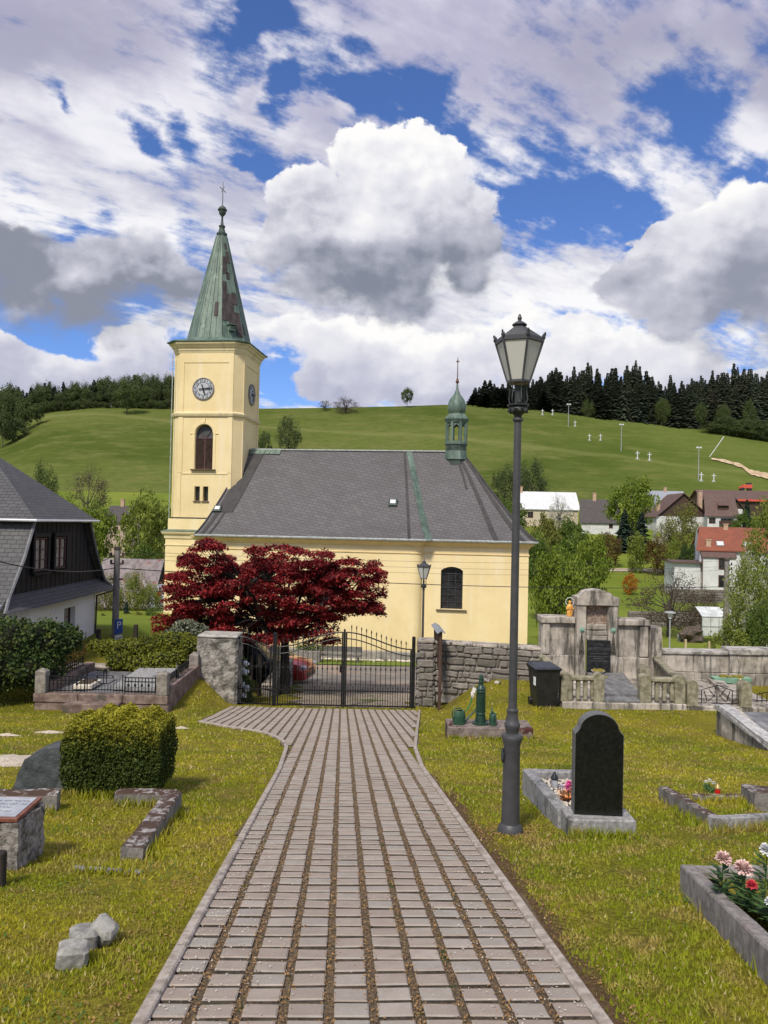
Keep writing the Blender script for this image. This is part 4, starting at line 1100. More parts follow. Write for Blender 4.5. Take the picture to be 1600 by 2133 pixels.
def arch_poly(w, h):
    pts = [(-w, 0), (w, 0), (w, h * .80)]
    pts += [(w * .93, h * .815), (w * .86, h * .835), (w * .80, h * .86)]
    for k in range(1, 16):
        a = lerp(R(8), R(172), k / 16); pts.append((w * .80 * math.cos(a), h * .845 + (h * .155) * math.sin(a)))
    pts += [(-w * .80, h * .86), (-w * .86, h * .835), (-w * .93, h * .815), (-w, h * .80)]
    return pts
Mh = Matrix.Translation((gw * .5 - .01, .11, .155)) @ Matrix.Rotation(R(-4), 4, 'Z')
mb = MB(); mb.prism(arch_poly(hw_, Hh), 0, hd, 0, Mh); hst = mb.build('headstone', gsides, gv)
mb = MB(); mb.prism(arch_poly(hw_ - .004, Hh - .004), -.004, -.0005, 0, Mh); mb.build('polished_face', blkgran, hst)
# flowers on the grave
leafg = pmat('flower_leaf', (.03, .07, .02), (.07, .14, .03), 20, .7, 0)
def petal_ball(mb, c, r, n=60, mi=0, seed=1, ln=.5, up=.3):
    rs = random.Random(seed)
    for k in range(n):
        th, ph_ = rs.uniform(0, 2 * PI), math.acos(rs.uniform(-.35, 1)); d = Vector((math.sin(ph_) * math.cos(th), math.sin(ph_) * math.sin(th), math.cos(ph_)))
        a = d.cross(Vector((0, 0, 1))); a = a.normalized() if a.length > .01 else Vector((1, 0, 0)); w = r * .13
        p = Vector(c); i_, m_, o_ = p + d * r * .35, p + d * r * .75 + Vector((0, 0, r * .05)), p + d * r * rs.uniform(.9, 1.08)
        mb.add([i_ - a * w * .5, i_ + a * w * .5, m_ + a * w, o_ + a * w * .4, o_ - a * w * .4, m_ - a * w], [(0, 1, 2, 3, 4, 5)], mi)
def bouquet(name, label, loc, colmats, heads, leaves, seed=0, spread=.12, parent=None):
    t = thing(name, label, 'flowers', loc)
    mb = MB(); rs = random.Random(seed)
    for k in range(leaves):
        a = rs.uniform(0, 2 * PI); l = rs.uniform(.5, 1.1) * spread; e = rs.uniform(.1, .9); d = Vector((math.cos(a), math.sin(a), e)).normalized() * l; s = Vector((-math.sin(a), math.cos(a), 0)) * l * .13
        mb.add([(0, 0, .01), d * .5 + s, d, d * .5 - s], [(0, 1, 2, 3)])
    mb.build('leaves', colmats[0], t)
    for (dx, dy, dz, r, mi) in heads:
        mb = MB(); petal_ball(mb, (dx, dy, dz), r, 70, 0, seed + int(dx * 1000)); mb.tube([(dx * .3, dy * .3, 0), (dx, dy, dz)], .003, 4, 1); mb.build('flower_head', [colmats[mi], leafg], t)
    return t
pink = pmat('pink_petal', (.62, .05, .25), (.80, .16, .42), 60, .6, 0); pale = pmat('pale_pink_petal', (.72, .42, .38), (.85, .68, .62), 50, .6, 0); redp = pmat('red_petal', (.62, .03, .07), (.75, .10, .12), 50, .6, 0)
orl = pmat('orange_leaf', (.55, .20, .06), (.70, .34, .16), 30, .7, 0); whp = pmat('white_petal', (.70, .72, .72), (.85, .86, .85), 30, .6, 0); lil = pmat('lilac_petal', (.5, .45, .55), (.7, .62, .68), 30, .6, 0)
q = Vector((hx0 + .24, hy + 1.0, hz - .03))
bouquet('flowers', 'bouquet of magenta flowers and orange leaves on the white pebbles behind the black headstone', q, [orl, pink, lil], [(0, 0, .13, .05, 1), (.06, -.02, .12, .045, 1), (-.07, .01, .13, .035, 2), (.02, .05, .15, .045, 1), (.10, .03, .12, .035, 2)], 60, 3, .17)
def candle(loc, label, glass_m, cap_m, s=1., cat='grave candle'):
    t = thing('grave_candle', label, cat, loc); mb = MB(); mb.lathe([(.02 * s, 0), (.028 * s, .01 * s), (.03 * s, .05 * s), (.025 * s, .08 * s)], 14); mb.build('glass', glass_m, t, auto=40)
    mb = MB(); mb.lathe([(.03 * s, .08 * s), (.033 * s, .085 * s), (.03 * s, .10 * s), (.012 * s, .125 * s), (.008 * s, .14 * s)], 14); mb.build('lid', cap_m, t, auto=40); return t
redg = pmat('red_glass', (.5, .01, .01), (.62, .02, .02), 9, .15, 0, spec=.6); greyg = pmat('pale_glass', (.35, .35, .38), (.5, .5, .52), 9, .2, 0); blkp = pmat('black_plastic', (.012, .013, .014), (.022, .023, .024), 5, .35, .1, spec=.5)
goldm = pmat('gold_tin', (.5, .35, .12), (.6, .45, .18), 9, .35, 0, metal=.7)
candle((hx0 + .22, hy + 1.55, hz - .10), 'pale grave candle with black lid on the pebbles behind the magenta bouquet', greyg, blkp, 1.35)
# ---- low kerbed grave in the middle right
def PGX(px, py): q = PG(px, py); return (q.x, q.y)
kg = thing('grave_border', 'mossy low stone grave border with grass inside, right of the black headstone', 'grave border', (0, 0, 0))
A, B_, C_ = PGX(1372, 1672), PGX(1486, 1732), PGX(1680, 1722)
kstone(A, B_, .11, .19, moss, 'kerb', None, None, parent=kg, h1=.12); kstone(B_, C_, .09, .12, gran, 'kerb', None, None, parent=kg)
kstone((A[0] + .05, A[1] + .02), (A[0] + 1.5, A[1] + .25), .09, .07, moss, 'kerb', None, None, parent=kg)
q = PG(1495, 1662); candle((q.x, q.y, G(q.x, q.y) + .02), 'small red grave candle with gold lid standing in the grass of the low mossy border', redg, goldm, 1.1)
q = PG(1478, 1650); bouquet('flowers', 'small white flower posy with dark leaves beside the red candle', (q.x, q.y, G(q.x, q.y) + .0), [leafg, whp], [(0, 0, .14, .025, 1), (.05, 0, .11, .025, 1), (-.04, .02, .12, .02, 1)], 26, 5, .15)
q = PG(1545, 1690); q2 = PGX(1700, 1680)
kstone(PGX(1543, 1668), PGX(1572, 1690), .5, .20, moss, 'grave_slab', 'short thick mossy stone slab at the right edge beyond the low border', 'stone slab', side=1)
# ---- near right grave with chrysanthemums
ng = thing('flower_grave', 'grey concrete grave border with pink chrysanthemums at the lower right corner', 'grave border', (0, 0, 0))
n0, n1 = PGX(1444, 1862), PGX(1612, 2030); d_ = Vector((n1[0] - n0[0], n1[1] - n0[1])).normalized()
n2 = (n1[0] + d_.x * 1.2, n1[1] + d_.y * 1.2)
conc = pmat('old_concrete', (.17, .155, .14), (.31, .28, .26), 18, .9, .6, 60, c3=(.33, .24, .24), s3=5, t3=(.55, .72), stretch=(1, 1, .6))
kstone(n0, n2, -.09, .20, conc, 'kerb', None, None, parent=ng, amp=.004); kstone(n0, (n0[0] + 1.0, n0[1] + .1), -.09, .20, conc, 'kerb', None, None, parent=ng)
mb = MB()
for i in range(10):
    for j in range(20):
        pts = []
        for di, dj in ((0, 0), (1, 0), (1, 1), (0, 1)):
            x, y = n0[0] + .06 + (i + di) * .1, n0[1] - .06 - (j + dj) * .14; pts.append((x, y, G(x, y) + .14 + .03 * mnoise.noise(Vector((x * 4, y * 4, 0)))))
        mb.quad(pts[3], pts[2], pts[1], pts[0])
mb.build('soil', MATS['lawn_soil'], ng, smooth=True)
def mum(px, py, Y, r, mats, label):
    t = P(px, py, Y); gz = G(t.x, Y) + .15
    o = thing('chrysanthemum', label, 'flower', (t.x, Y, gz)); zz = t.z - gz
    mb = MB()
    for k in range(3): petal_ball(mb, (0, 0, zz), r * (1 - .22 * k), 110, 0, k + int(px))
    for k in range(8):
        a = k * PI / 4; mb
    mb.build('flower_head', mats, o)
    mb = MB(); mb.tube([(0, .03, 0), (0, .01, zz * .5), (0, 0, zz)], .004, 5)
    for k in range(46):
        a, l, h = random.uniform(0, 2 * PI), random.uniform(.06, .12), random.uniform(0, zz * .8); d = Vector((math.cos(a), math.sin(a), .3)) * l; s = Vector((-math.sin(a), math.cos(a), 0)) * .014; b0 = Vector((0, 0, h))
        mb.add([b0, b0 + d * .5 + s, b0 + d, b0 + d * .5 - s], [(0, 1, 2, 3)])
    mb.build('stem_leaves', leafg, o)
mum(1507, 1790, 4.72, .052, pale, 'pale pink chrysanthemum nearest to the border corner, leftmost of the blooms')
mum(1549, 1812, 4.6, .058, pale, 'larger pink and cream chrysanthemum right of the leftmost bloom')
mum(1566, 1845, 4.5, .034, redp, 'small crimson flower below the large pink chrysanthemum')
mum(1598, 1772, 4.6, .045, whp, 'white flower at the right edge of the picture above the grave')
mum(1604, 1880, 4.35, .03, whp, 'tiny white blossoms low at the right edge inside the grave border')
# ---- stone tomb kerb at right edge (collapsed coping)
a1, a2 = PGX(1492, 1530), PGX(1640, 1572)
tk = thing('stone_tomb', 'grey weathered stone tomb surround with tilted broken coping at the right edge', 'tomb', (a1[0], a1[1], G(*a1)))
dl = Vector((a2[0] - a1[0], a2[1] - a1[1], 0)); Ln = dl.length; Mt = Matrix.Rotation(math.atan2(dl.y, dl.x), 4, 'Z')
mb = MB(); mb.prism([(0, -.05), (Ln, -.25), (Ln, .30), (0, .56)], 0, .45, 0, Mt); o = mb.build('side_wall', wst, tk); roughen(o, 4, .012, 6, 2)
mb = MB(); mb.prism([(-.04, .56), (.1, .66), (.35, .66), (Ln, .42), (Ln, .30)], -.05, .22, 0, Mt); o = mb.build('coping', pmat('coping_stone', (.30, .29, .28), (.52, .50, .48), 8, .85, .6, 30, c3=(.12, .11, .10), s3=3, t3=(.52, .66)), tk); roughen(o, 4, .014, 6, 5)
mb = MB(); mb.box((Ln * .45, 1.0, .42), (Ln * .95, 1.3, .12), 0, Mt, bev=.02); o = mb.build('slab', gslab, tk); roughen(o, 2, .006, 6, 5)
exc(a1[0] - .1, a2[0] + 1, a2[1] - .8, a1[1] + 2)
# ---- left foreground: hedge block, rock, mossy kerbs, inscription block, cobbles
pb = PG(240, 1666)
ihx0, ihx1 = onpx(116, 1650, pb.y).x, onpx(328, 1650, pb.y).x
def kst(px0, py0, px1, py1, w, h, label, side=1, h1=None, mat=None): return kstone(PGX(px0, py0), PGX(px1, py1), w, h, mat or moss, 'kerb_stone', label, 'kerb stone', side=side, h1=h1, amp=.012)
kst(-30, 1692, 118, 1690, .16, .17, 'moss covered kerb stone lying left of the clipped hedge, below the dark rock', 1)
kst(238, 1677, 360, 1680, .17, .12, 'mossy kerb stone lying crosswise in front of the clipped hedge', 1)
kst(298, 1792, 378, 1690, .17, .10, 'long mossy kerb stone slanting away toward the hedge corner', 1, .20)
kst(150, 1812, 290, 1822, .05, .012, 'thin sunken kerb strip flush with the lawn beside the inscription block', 1, mat=gran)
q = PG(72, 1648)
mb = MB(); sl = .42
prof = [(-.27, -.1), (.32, -.1), (.36, .25), (.30, .50), (.16, .50), (.02, .44), (-.10, .37), (-.17, .22)]
mb.prism(prof, -.04, .22); o = mb.build('rock_headstone', pmat('dark_slate_rock', (.045, .052, .055), (.095, .105, .11), 5, .6, .7, 9, bdist=.04), None, loc=(q.x, q.y, G(q.x, q.y))); roughen(o, 3, .02, 4, 4); tag(o, 'dark slate boulder used as a headstone, leaning at the left side of the clipped hedge', 'headstone')
# inscription block
q = PG(-8, 1812); Mq = Matrix.Identity(4)
ib = thing('inscription_stone', 'rough hewn grey granite block carrying a framed inscription plate at the left edge', 'stone monument', (q.x, q.y, G(q.x, q.y)))
w_ = .40; tp = .325
mb = MB(); mb.loft([[(-w_, 0, -.15), (w_ * .36, -.0, -.15), (w_ * .40, .38, -.15), (-w_, .38, -.15)], [(-w_, .0, tp), (w_ * .37, .0, tp), (w_ * .42, .40, tp * 1.04), (-w_, .40, tp * 1.04)]])
o = mb.build('block', pmat('rough_granite', (.15, .135, .12), (.46, .41, .37), 16, .9, 1., 22, bdist=.04, c3=(.08, .085, .06), s3=6, t3=(.52, .65)), ib); roughen(o, 5, .014, 11, 8, .03)
sl_ = R(2); Ms_ = Matrix.Translation((-.13, .20, tp * 1.02 + .012)) @ Matrix.Rotation(sl_, 4, 'X')
pfm = pmat('copper_frame', (.16, .055, .035), (.25, .10, .07), 20, .5, .1); plm = pmat('zinc_plate', (.30, .32, .35), (.42, .43, .45), 7, .4, .1)
mb = MB(); mb.box((0, 0, .015), (.54, .40, .03), 0, Ms_, bev=.004); pf = mb.build('plate_frame', pfm, ib)
mb = MB(); mb.box((0, 0, .033), (.49, .35, .004), 0, Ms_); mb.build('plate', plm, pf)
insc = pmat('engraving', (.08, .085, .10), (.12, .12, .14), 9, .6, 0)
for r0, (xa, xb, yy) in enumerate(((-.12, .20, .10), (-.20, .18, .04), (-.20, .10, -.02), (-.20, .16, -.09))):     # worn, unreadable script
    mb = MB(); rs = random.Random(r0); x = xa
    while x < xb:
        w = rs.uniform(.03, .07); mb.tube([(x + w * k / 6, yy + .012 * math.sin(k * 2.2 + r0) * rs.uniform(.5, 1.2), .036) for k in range(7)], .0016, 4, 0, Ms_); x += w + rs.uniform(.008, .02)
    mb.build('inscription', insc, pf)
q = PG(-2, 1846); mb = MB(); mb.box((0, 0, .06), (.07, .07, .34), bev=.008); o = mb.build('wooden_post', pmat('dark_wood', (.025, .02, .017), (.05, .04, .034), 8, .8, .4, stretch=(1, 1, .2)), None, loc=(q.x, q.y, G(q.x, q.y))); tag(o, 'short dark wooden stake at the left edge below the inscription block', 'post')
cob = pmat('cobble_stone', (.19, .185, .17), (.36, .345, .31), 12, .85, .6, 40, c3=(.42, .40, .34), s3=9, t3=(.6, .7))
def cobble(px, py, r, rot, label, tilt=.2, yo=0):
    q = PG(px, py); mb = MB(); o_ = random.Random(int(px))
    mb.box((0, 0, 0), (r[0], r[1], r[2]), 0, Matrix.Rotation(tilt, 4, 'Y') @ Matrix.Rotation(tilt * .6, 4, 'X'), bev=r[2] * .16)
    o = mb.build('granite_sett', cob, None, loc=(q.x, q.y + r[1] / 2 + yo, G(q.x, q.y) + r[2] * .38)); o.rotation_euler = (0, 0, rot); roughen(o, 3, .006, 14, int(px)); tag(o, label, 'stone', 'loose granite setts on the left lawn')
cobble(141, 2022, (.15, .13, .11), R(18), 'lowest of the three loose grey granite setts, lying flat in the grass', .08)
cobble(158, 1990, (.13, .15, .10), R(30), 'middle grey sett partly hidden between the two others', .05, .02)
cobble(205, 1975, (.14, .12, .14), R(-12), 'tilted grey granite sett resting on its corner, topmost of the three', .55)
# gravel patches
gp = pmat('pale_gravel', (.40, .33, .25), (.62, .54, .43), 25, .9, .6, 60)
for (px, py, rx, ry) in ((20, 1585, .62, .55), (105, 1527, .30, .14), (15, 1533, .25, .1), (378, 1518, .16, .12)):
    q = PG(px, py); mb = MB(); n = 30; c = (q.x, q.y)
    ringp = [(c[0] + rx * math.cos(2 * PI * k / n) * (1 + .35 * mnoise.noise(Vector((k * .7, px, 0)))), c[1] + ry * math.sin(2 * PI * k / n) * (1 + .35 * mnoise.noise(Vector((k * .7, px, 9))))) for k in range(n)]
    for k in range(n):
        a, b_ = ringp[k], ringp[(k + 1) % n]; mb.poly([(c[0], c[1], G(*c) + .055), (*a, G(*a) + .008), (*b_, G(*b_) + .008)])
    tag(mb.build('gravel_patch', gp), kind='structure')
# ------------------------------------------------------------------ gate and walls at the foot of the path
YG = PG(716, 1474).y; YM = 22.3
gx = lambda px: P(px, 1420, YG).x
gz_ = lambda py, px=716: P(px, py, YG).z
gk = YG / F
gt = thing('gate', 'black wrought iron double gate with arched spear top and side wicket closing the path', 'gate', (gx(716), YG, G(gx(716), YG)))
z0g = G(gx(716), YG); lx = lambda px: gx(px) - gx(716)
zb_, zmid = gz_(1471) - z0g, gz_(1439) - z0g
zt_c, zt_e = gz_(1317) - z0g, gz_(1350) - z0g
rail = .021; bar = .0108
def toprail(f): return lerp(zt_e, zt_c, ss(0, 1, f))      # f 0 at hinge, 1 at the meeting stile
def leaf(xa, xb, hi_at_b, name, wicket=False):
    mb = MB(); W_ = abs(xb - xa); s = 1 if xb > xa else -1
    top = (lambda f: toprail(f)) if not wicket else (lambda f: lerp(zt_e, gz_(1331) - z0g, ss(0, .9, f)))
    d2 = .20
    N = 16
    mb.tube([(lerp(xa, xb, k / N), 0, top(k / N)) for k in range(N + 1)], rail, 6); mb.tube([(lerp(xa, xb, k / N), 0, top(k / N) - d2 * (1 if wicket else (1 - .05 * k / N))) for k in range(N + 1)], rail * .85, 6)
    mb.box(((xa + xb) / 2, 0, zb_ + .02), (W_, .03, .04)); mb.box(((xa + xb) / 2, 0, zmid), (W_, .03, .03))
    for x in (xa, xb): mb.box((x, 0, (zb_ + top(0 if x == xa else 1)) / 2), (.045, .04, top(0 if x == xa else 1) - zb_ + .02))
    n = max(4, int(round(W_ / .148)))
    fr3 = mb.build(name, iron, gt)
    for k in range(1, n):
        f = k / n; x = lerp(xa, xb, f); zt = top(f); b2 = MB()
        b2.tube([(x, 0, zb_), (x, 0, zt + .13)], bar, 5); b2.lathe([(.002, zt + .10), (.020, zt + .135), (.012, zt + .15), (.024, zt + .17), (.014, zt + .20), (.001, zt + .25)], 6, (x, 0, 0))
        b2.lathe([(.009, 1.10), (.024, 1.13), (.026, 1.15), (.009, 1.19)], 6, (x, 0, zb_ * 1 - .02))
        b2.build('bar', iron, gt)
    for k in range(0, n):
        f = (k + .5) / n; x = lerp(xa, xb, f); b2 = MB(); b2.tube([(x, 0, zb_), (x, 0, zmid + .10)], bar, 5); b2.lathe([(.006, zmid + .07), (.020, zmid + .095), (.010, zmid + .12), (.001, zmid + .17)], 6, (x, 0, 0)); b2.build('bar', iron, gt)
    return fr3
leaf(lx(579), lx(712), True, 'gate_leaf'); leaf(lx(855), lx(720), True, 'gate_leaf'); leaf(lx(563), lx(496), True, 'wicket_leaf', True)
def gpost(px, top, bot, w, nm='post'):
    mb = MB(); zt, zb2 = gz_(top, px) - z0g, gz_(bot, px) - z0g - .1; mb.box((lx(px), 0, (zt + zb2) / 2), (w, w, zt - zb2)); mb.lathe([(w * .72, zt), (w * .70, zt + .02), (.012, zt + .05)], 4, (lx(px), 0, 0), ph=PI / 4); mb.build(nm, iron, gt)
gpost(571.5, 1320, 1476, .115); gpost(860.5, 1329, 1480, .105); gpost(716, 1313, 1470, .06, 'meeting_stile')
mb = MB(); mb.box((lx(712) - .03, -.03, zb_ + 1.12), (.09, .05, .22), bev=.02); mb.build('lock', iron, gt)
# --- rubble walls
m, nt, b = newmat('rubble_stone')
v = wpos(nt); isl = nt.new('ShaderNodeNewGeometry').outputs['Random Per Island']
cr = nt.new('ShaderNodeValToRGB'); nt.link(isl, cr.inputs[0]); cr.color_ramp.elements[0].color = (.14, .125, .105, 1); cr.color_ramp.elements[1].color = (.30, .27, .23, 1)
e_ = cr.color_ramp.elements.new(.4); e_.color = (.22, .195, .165, 1); e_ = cr.color_ramp.elements.new(.75); e_.color = (.25, .22, .20, 1)
c = nt.mix(nt.mr(nt.noise(v, 9, 6, .7), .35, .7, 0, .6), cr.outputs[0], (.11, .10, .085)); c = nt.mix(nt.mr(nt.noise(v, 2.3, 6, .7), .55, .70, 0, .6), c, (.40, .36, .31))
nt.link(c, b.inputs['Base Color']); b.inputs['Roughness'].default_value = .95; bump(nt, b, nt.noise(v, 22, 6, .75), .8, .03)
rub = m; mort = pmat('old_mortar', (.16, .145, .125), (.28, .255, .22), 8, .95, .6, 30)
def rubble_wall(name, label, cat, p0, p1, T, z0, z1, rowh=.19, seed=0, cap=True, capm=None):
    a, b_ = Vector((p0[0], p0[1], 0)), Vector((p1[0], p1[1], 0)); L_ = (b_ - a).length; ang = math.atan2(b_.y - a.y, b_.x - a.x); rs = random.Random(seed)
    t = thing(name, label, cat, (a.x, a.y, z0), ang); H_ = z1 - z0
    mb = MB(); mb.box((L_ / 2, T / 2, H_ / 2 - .2), (L_ - .06, T - .06, H_ + .36)); mb.build('mortar_core', mort, t)
    mb = MB()
    def face(M_, LL):
        z = -.1
        while z < H_ - .02:
            h = min(rowh * rs.uniform(.6, 1.45), H_ - z); x = 0
            if H_ - z - h < .06: h = H_ - z
            while x < LL - .01:
                w = min(rs.choice((.12, .2, .3, .42, .6)) * rs.uniform(.8, 1.2), LL - x)
                if LL - x - w < .1: w = LL - x
                hh = h * rs.uniform(.78, 1.06); j = rs.uniform(0, .035)
                mb.box((x + w / 2, .03 - j, z + h / 2), (w - rs.uniform(.015, .04), .12, hh - .012), 0, M_ @ Matrix.Translation((0, 0, 0)), bev=.028)
                x += w
            z += h
    face(Matrix.Identity(4), L_); face(Matrix.Translation((L_, 0, 0)) @ Matrix.Rotation(PI / 2, 4, 'Z'), T); face(Matrix.Translation((0, T, 0)) @ Matrix.Rotation(-PI / 2, 4, 'Z'), T); face(Matrix.Translation((L_, T, 0)) @ Matrix.Rotation(PI, 4, 'Z'), L_)
    o = mb.build('stonework', rub, t); roughen(o, 1, .026, 5, seed, .12)
    if cap:
        mb = MB(); x = -.03
        while x < L_:
            w = min(rs.uniform(.5, 1.1), L_ + .03 - x)
            mb.box((x + w / 2, T / 2, H_ + .04), (w - .015, T + .09, .09), bev=.02); x += w
            if L_ - x < .2: break
        o = mb.build('coping', capm or wst, t); roughen(o, 2, .008, 6, seed)
    exc(min(p0[0], p1[0]) - .05, max(p0[0], p1[0]) + .05, min(p0[1], p1[1]) - .1, max(p0[1], p1[1]) + T)
    return t
# left gate pillar: rounded rough masonry
pxl, pxr = P(410, 1400, YG - .2).x, P(495, 1400, YG - .2).x; zt = P(450, 1326, YG - .2).z; zb2 = G((pxl + pxr) / 2, YG)
rubm = pmat('rendered_rubble', (.18, .165, .145), (.42, .385, .34), 5, .95, 1., 11, bdist=.06, c3=(.10, .095, .08), s3=2.6, t3=(.5, .66))
t = thing('gate_pillar', 'thick roughly plastered rubble pillar left of the wicket gate', 'pillar', ((pxl + pxr) / 2, YG - .2, zb2))
Hp = zt - zb2; wp_ = (pxr - pxl)
mb = MB(); mb.box((0, .35, Hp / 2 - .3), (wp_, .95, Hp + .6), bev=.07); o = mb.build('masonry', rubm, t); roughen(o, 4, .045, 3.2, 3, .15); roughen(o, 1, .018, 9, 7, .08)
mb = MB(); mb.box((0, .35, Hp + .01), (wp_ - .02, .97, .08), bev=.03); o = mb.build('cap', pmat('pillar_cap', (.30, .28, .25), (.46, .43, .38), 5, .9, .4), t); roughen(o, 3, .02, 3, 3)
exc(pxl - .05, pxr + .05, YG - .3, YG + 1)
# right pillar and wall
zr = G(gx(890) + .3, YG)
rubble_wall('gate_pillar', 'square coursed stone pillar right of the gate at the wall end', 'pillar', (gx(871), YG - .1), (gx(903), YG - .1), .5, zr - .9, gz_(1338, 885), .22, 4)
rubble_wall('stone_wall', 'rubble stone cemetery wall between the right gate pillar and the big tomb', 'wall', (gx(904), YG + .05), (P(1132, 1380, YM + .1).x, YM + .15), .42, G(gx(1000), YG) - .3, gz_(1344, 1000), .17, 9)
# loose stones at the wall foot
for k, (px, py) in enumerate(((984, 1421), (1016, 1420), (1037, 1424), (990, 1413))):
    q = PG(px, py); mb = MB(); r = .09 + .03 * (k % 2); mb.blob((0, 0, .03), (r, r * .7, r * .55), k, .3); o = mb.build('loose_stone', wst, None, loc=(q.x, q.y, G(q.x, q.y)), auto=50); tag(o, 'small loose stone lying at the foot of the rubble wall behind the pump', 'stone', 'loose stones at the wall foot')
# notice board seen edge on
wood = pmat('brown_board_wood', (.055, .032, .022), (.10, .06, .045), 6, .75, .4, 30, stretch=(3, 3, .3))
qa = PG(915, 1480); ya, yb = qa.y, qa.y + 1.5
q0_ = qa; xb = P(905.5, 1400, yb).x
nb = thing('notice_board', 'brown wooden notice board with small grey roof, seen edge on beside the right pillar', 'notice board', (qa.x, ya, G(qa.x, ya)))
topn = P(915, 1316, ya).z - G(qa.x, ya); dx = xb - qa.x; dzz = G(xb, yb) - G(qa.x, ya)
for (x, y, zz) in ((0, 0, 0), (dx, yb - ya, dzz)):
    mb = MB(); mb.box((x, y, (topn + zz) / 2 - .1), (.09, .09, topn - zz + .2), bev=.008); mb.build('post', wood, nb)
angn = math.atan2(yb - ya, dx); Mn = Matrix.Translation((dx / 2, (yb - ya) / 2, 0)) @ Matrix.Rotation(angn, 4, 'Z'); Lb = math.hypot(dx, yb - ya)
mb = MB(); mb.box((0, 0, topn - .62), (Lb - .06, .05, .95), 0, Mn); mb.build('panel', wood, nb)
mb = MB(); mb.prism([(-.13, -.02), (.0, .06), (.13, -.02), (.11, -.04), (0, .03), (-.11, -.04)], -Lb / 2 - .15, Lb / 2 + .15, 0, Mn @ Matrix.Translation((0, 0, topn)) @ Matrix.Rotation(PI / 2, 4, 'Z')); mb.build('roof', pmat('board_roof', (.20, .215, .23), (.32, .335, .35), 8, .6, .2), nb)
# ---- pump on slab
qs = PG(1022, 1541); sk_ = qs.y / F; w_s = 178 * sk_; gz0 = G(qs.x, qs.y)
ps = MB(); ps.box((0, .34, .08), (w_s, .68, .30), bev=.015); o = ps.build('concrete_slab', pmat('slab_concrete', (.14, .11, .095), (.25, .205, .18), 7, .9, .5, 30, c3=(.07, .025, .02), s3=1.5, t3=(.56, .6)), None, loc=(qs.x, qs.y, gz0)); roughen(o, 3, .006, 6, 2); tag(o, 'rectangular concrete slab carrying the green water pump on the right lawn', 'slab')
exc(qs.x - w_s / 2, qs.x + w_s / 2, qs.y, qs.y + .7)
grn = pmat('green_pump_paint', (.010, .032, .021), (.020, .055, .036), 10, .38, .15, 30, spec=.5); plg = pmat('green_plastic', (.018, .060, .034), (.032, .085, .05), 6, .42, .05, spec=.45)
ztop_s = gz0 + .23; yp = qs.y + .30; kp = yp / F
xp = P(1001, 1500, yp).x
pu = thing('water_pump', 'dark green cast iron standpipe pump with domed head on the concrete slab', 'water pump', (xp, yp, ztop_s))
zz = lambda y: (1517 - y) * kp
mb = MB(); mb.lathe([(r * kp, zz(y)) for r, y in ((17, 1517), (17, 1513.5), (11.5, 1512.5), (11, 1508), (10.6, 1503), (9.6, 1500), (9.6, 1497), (10.4, 1496), (10.4, 1494.5), (9, 1493), (9, 1452), (9.8, 1451), (9.8, 1449), (9, 1448), (9, 1446), (10, 1445), (9.6, 1442), (6, 1438), (5, 1434), (5, 1431), (5.6, 1430), (5.6, 1428.5), (4.8, 1427.5), (4.8, 1425), (5.8, 1424.5), (5.8, 1423), (4.2, 1422), (4, 1417), (2, 1413.5), (.2, 1412.5))], 20); mb.build('body', grn, pu, auto=35)
mb = MB(); 
for k in range(12):
    a = k * PI / 6; mb.box((9.1 * kp * math.cos(a), 9.1 * kp * math.sin(a), (zz(1492) + zz(1453)) / 2), (.01, .012, zz(1453) - zz(1492)), rz=a)
mb.build('fluting', grn, pu)
mb = MB(); mb.tube([(-8 * kp, 0, zz(1449)), (-13 * kp, -.01, zz(1449)), (-15 * kp, -.01, zz(1453))], .018, 8); mb.build('spout', grn, pu, auto=50)
mb = MB(); mb.tube([(-15 * kp, -.01, zz(1452)), (-19 * kp, -.02, zz(1462)), (-22 * kp, -.02, zz(1475)), (-28 * kp, -.03, zz(1487)), (-33 * kp, -.03, zz(1490))], .013, 7); o = mb.build('hose', pmat('hose_green', (.02, .16, .05), (.04, .24, .08), 6, .4, 0), None, loc=(xp, yp, ztop_s), smooth=True); tag(o, 'short bright green hose running from the pump spout down to the watering can', 'hose')
mb = MB(); mb.blob((-14 * kp, -.02, zz(1449)), (.035, .03, .06), 2, .5, nu=10, nv=8); mb.blob((-18 * kp, -.03, zz(1456)), (.028, .02, .06), 5, .5, nu=10, nv=8); o = mb.build('rag', pmat('white_rag', (.55, .52, .48), (.75, .72, .68), 30, .9, .4), None, loc=(xp, yp, ztop_s), auto=60); tag(o, 'white rag tied round the pump spout', 'cloth')
def can(loc, label, rz, s=1.):
    t = thing('watering_can', label, 'watering can', loc, rz)
    mb = MB(); mb.lathe([(.115 * s, 0), (.125 * s, .01), (.125 * s, .05), (.118 * s, .16 * s), (.125 * s, .165 * s), (.12 * s, .18 * s), (.113 * s, .25 * s), (.10 * s, .27 * s), (.07 * s, .272 * s), (.07 * s, .26 * s), (.09 * s, .20 * s)], 20, M=Matrix.Scale(.72, 4, (0, 1, 0))); mb.build('body', plg, t, auto=35)
    mb = MB(); mb.tube([(.10 * s, 0, .05 * s), (.20 * s, 0, .14 * s), (.33 * s, 0, .27 * s)], [.034 * s, .022 * s, .015 * s], 8); mb.lathe([(.015 * s, 0), (.03 * s, .03), (.03 * s, .035)], 10, M=Matrix.Translation((.33 * s, 0, .27 * s)) @ Matrix.Rotation(R(52), 4, 'Y')); mb.build('spout', plg, t, auto=45)
    mb = MB(); mb.tube([(.06 * s, 0, .27 * s), (.02 * s, 0, .315 * s), (-.08 * s, 0, .325 * s), (-.145 * s, 0, .28 * s), (-.155 * s, 0, .18 * s), (-.115 * s, 0, .05 * s)], .014 * s, 7); mb.build('handle', plg, t, auto=60); return t
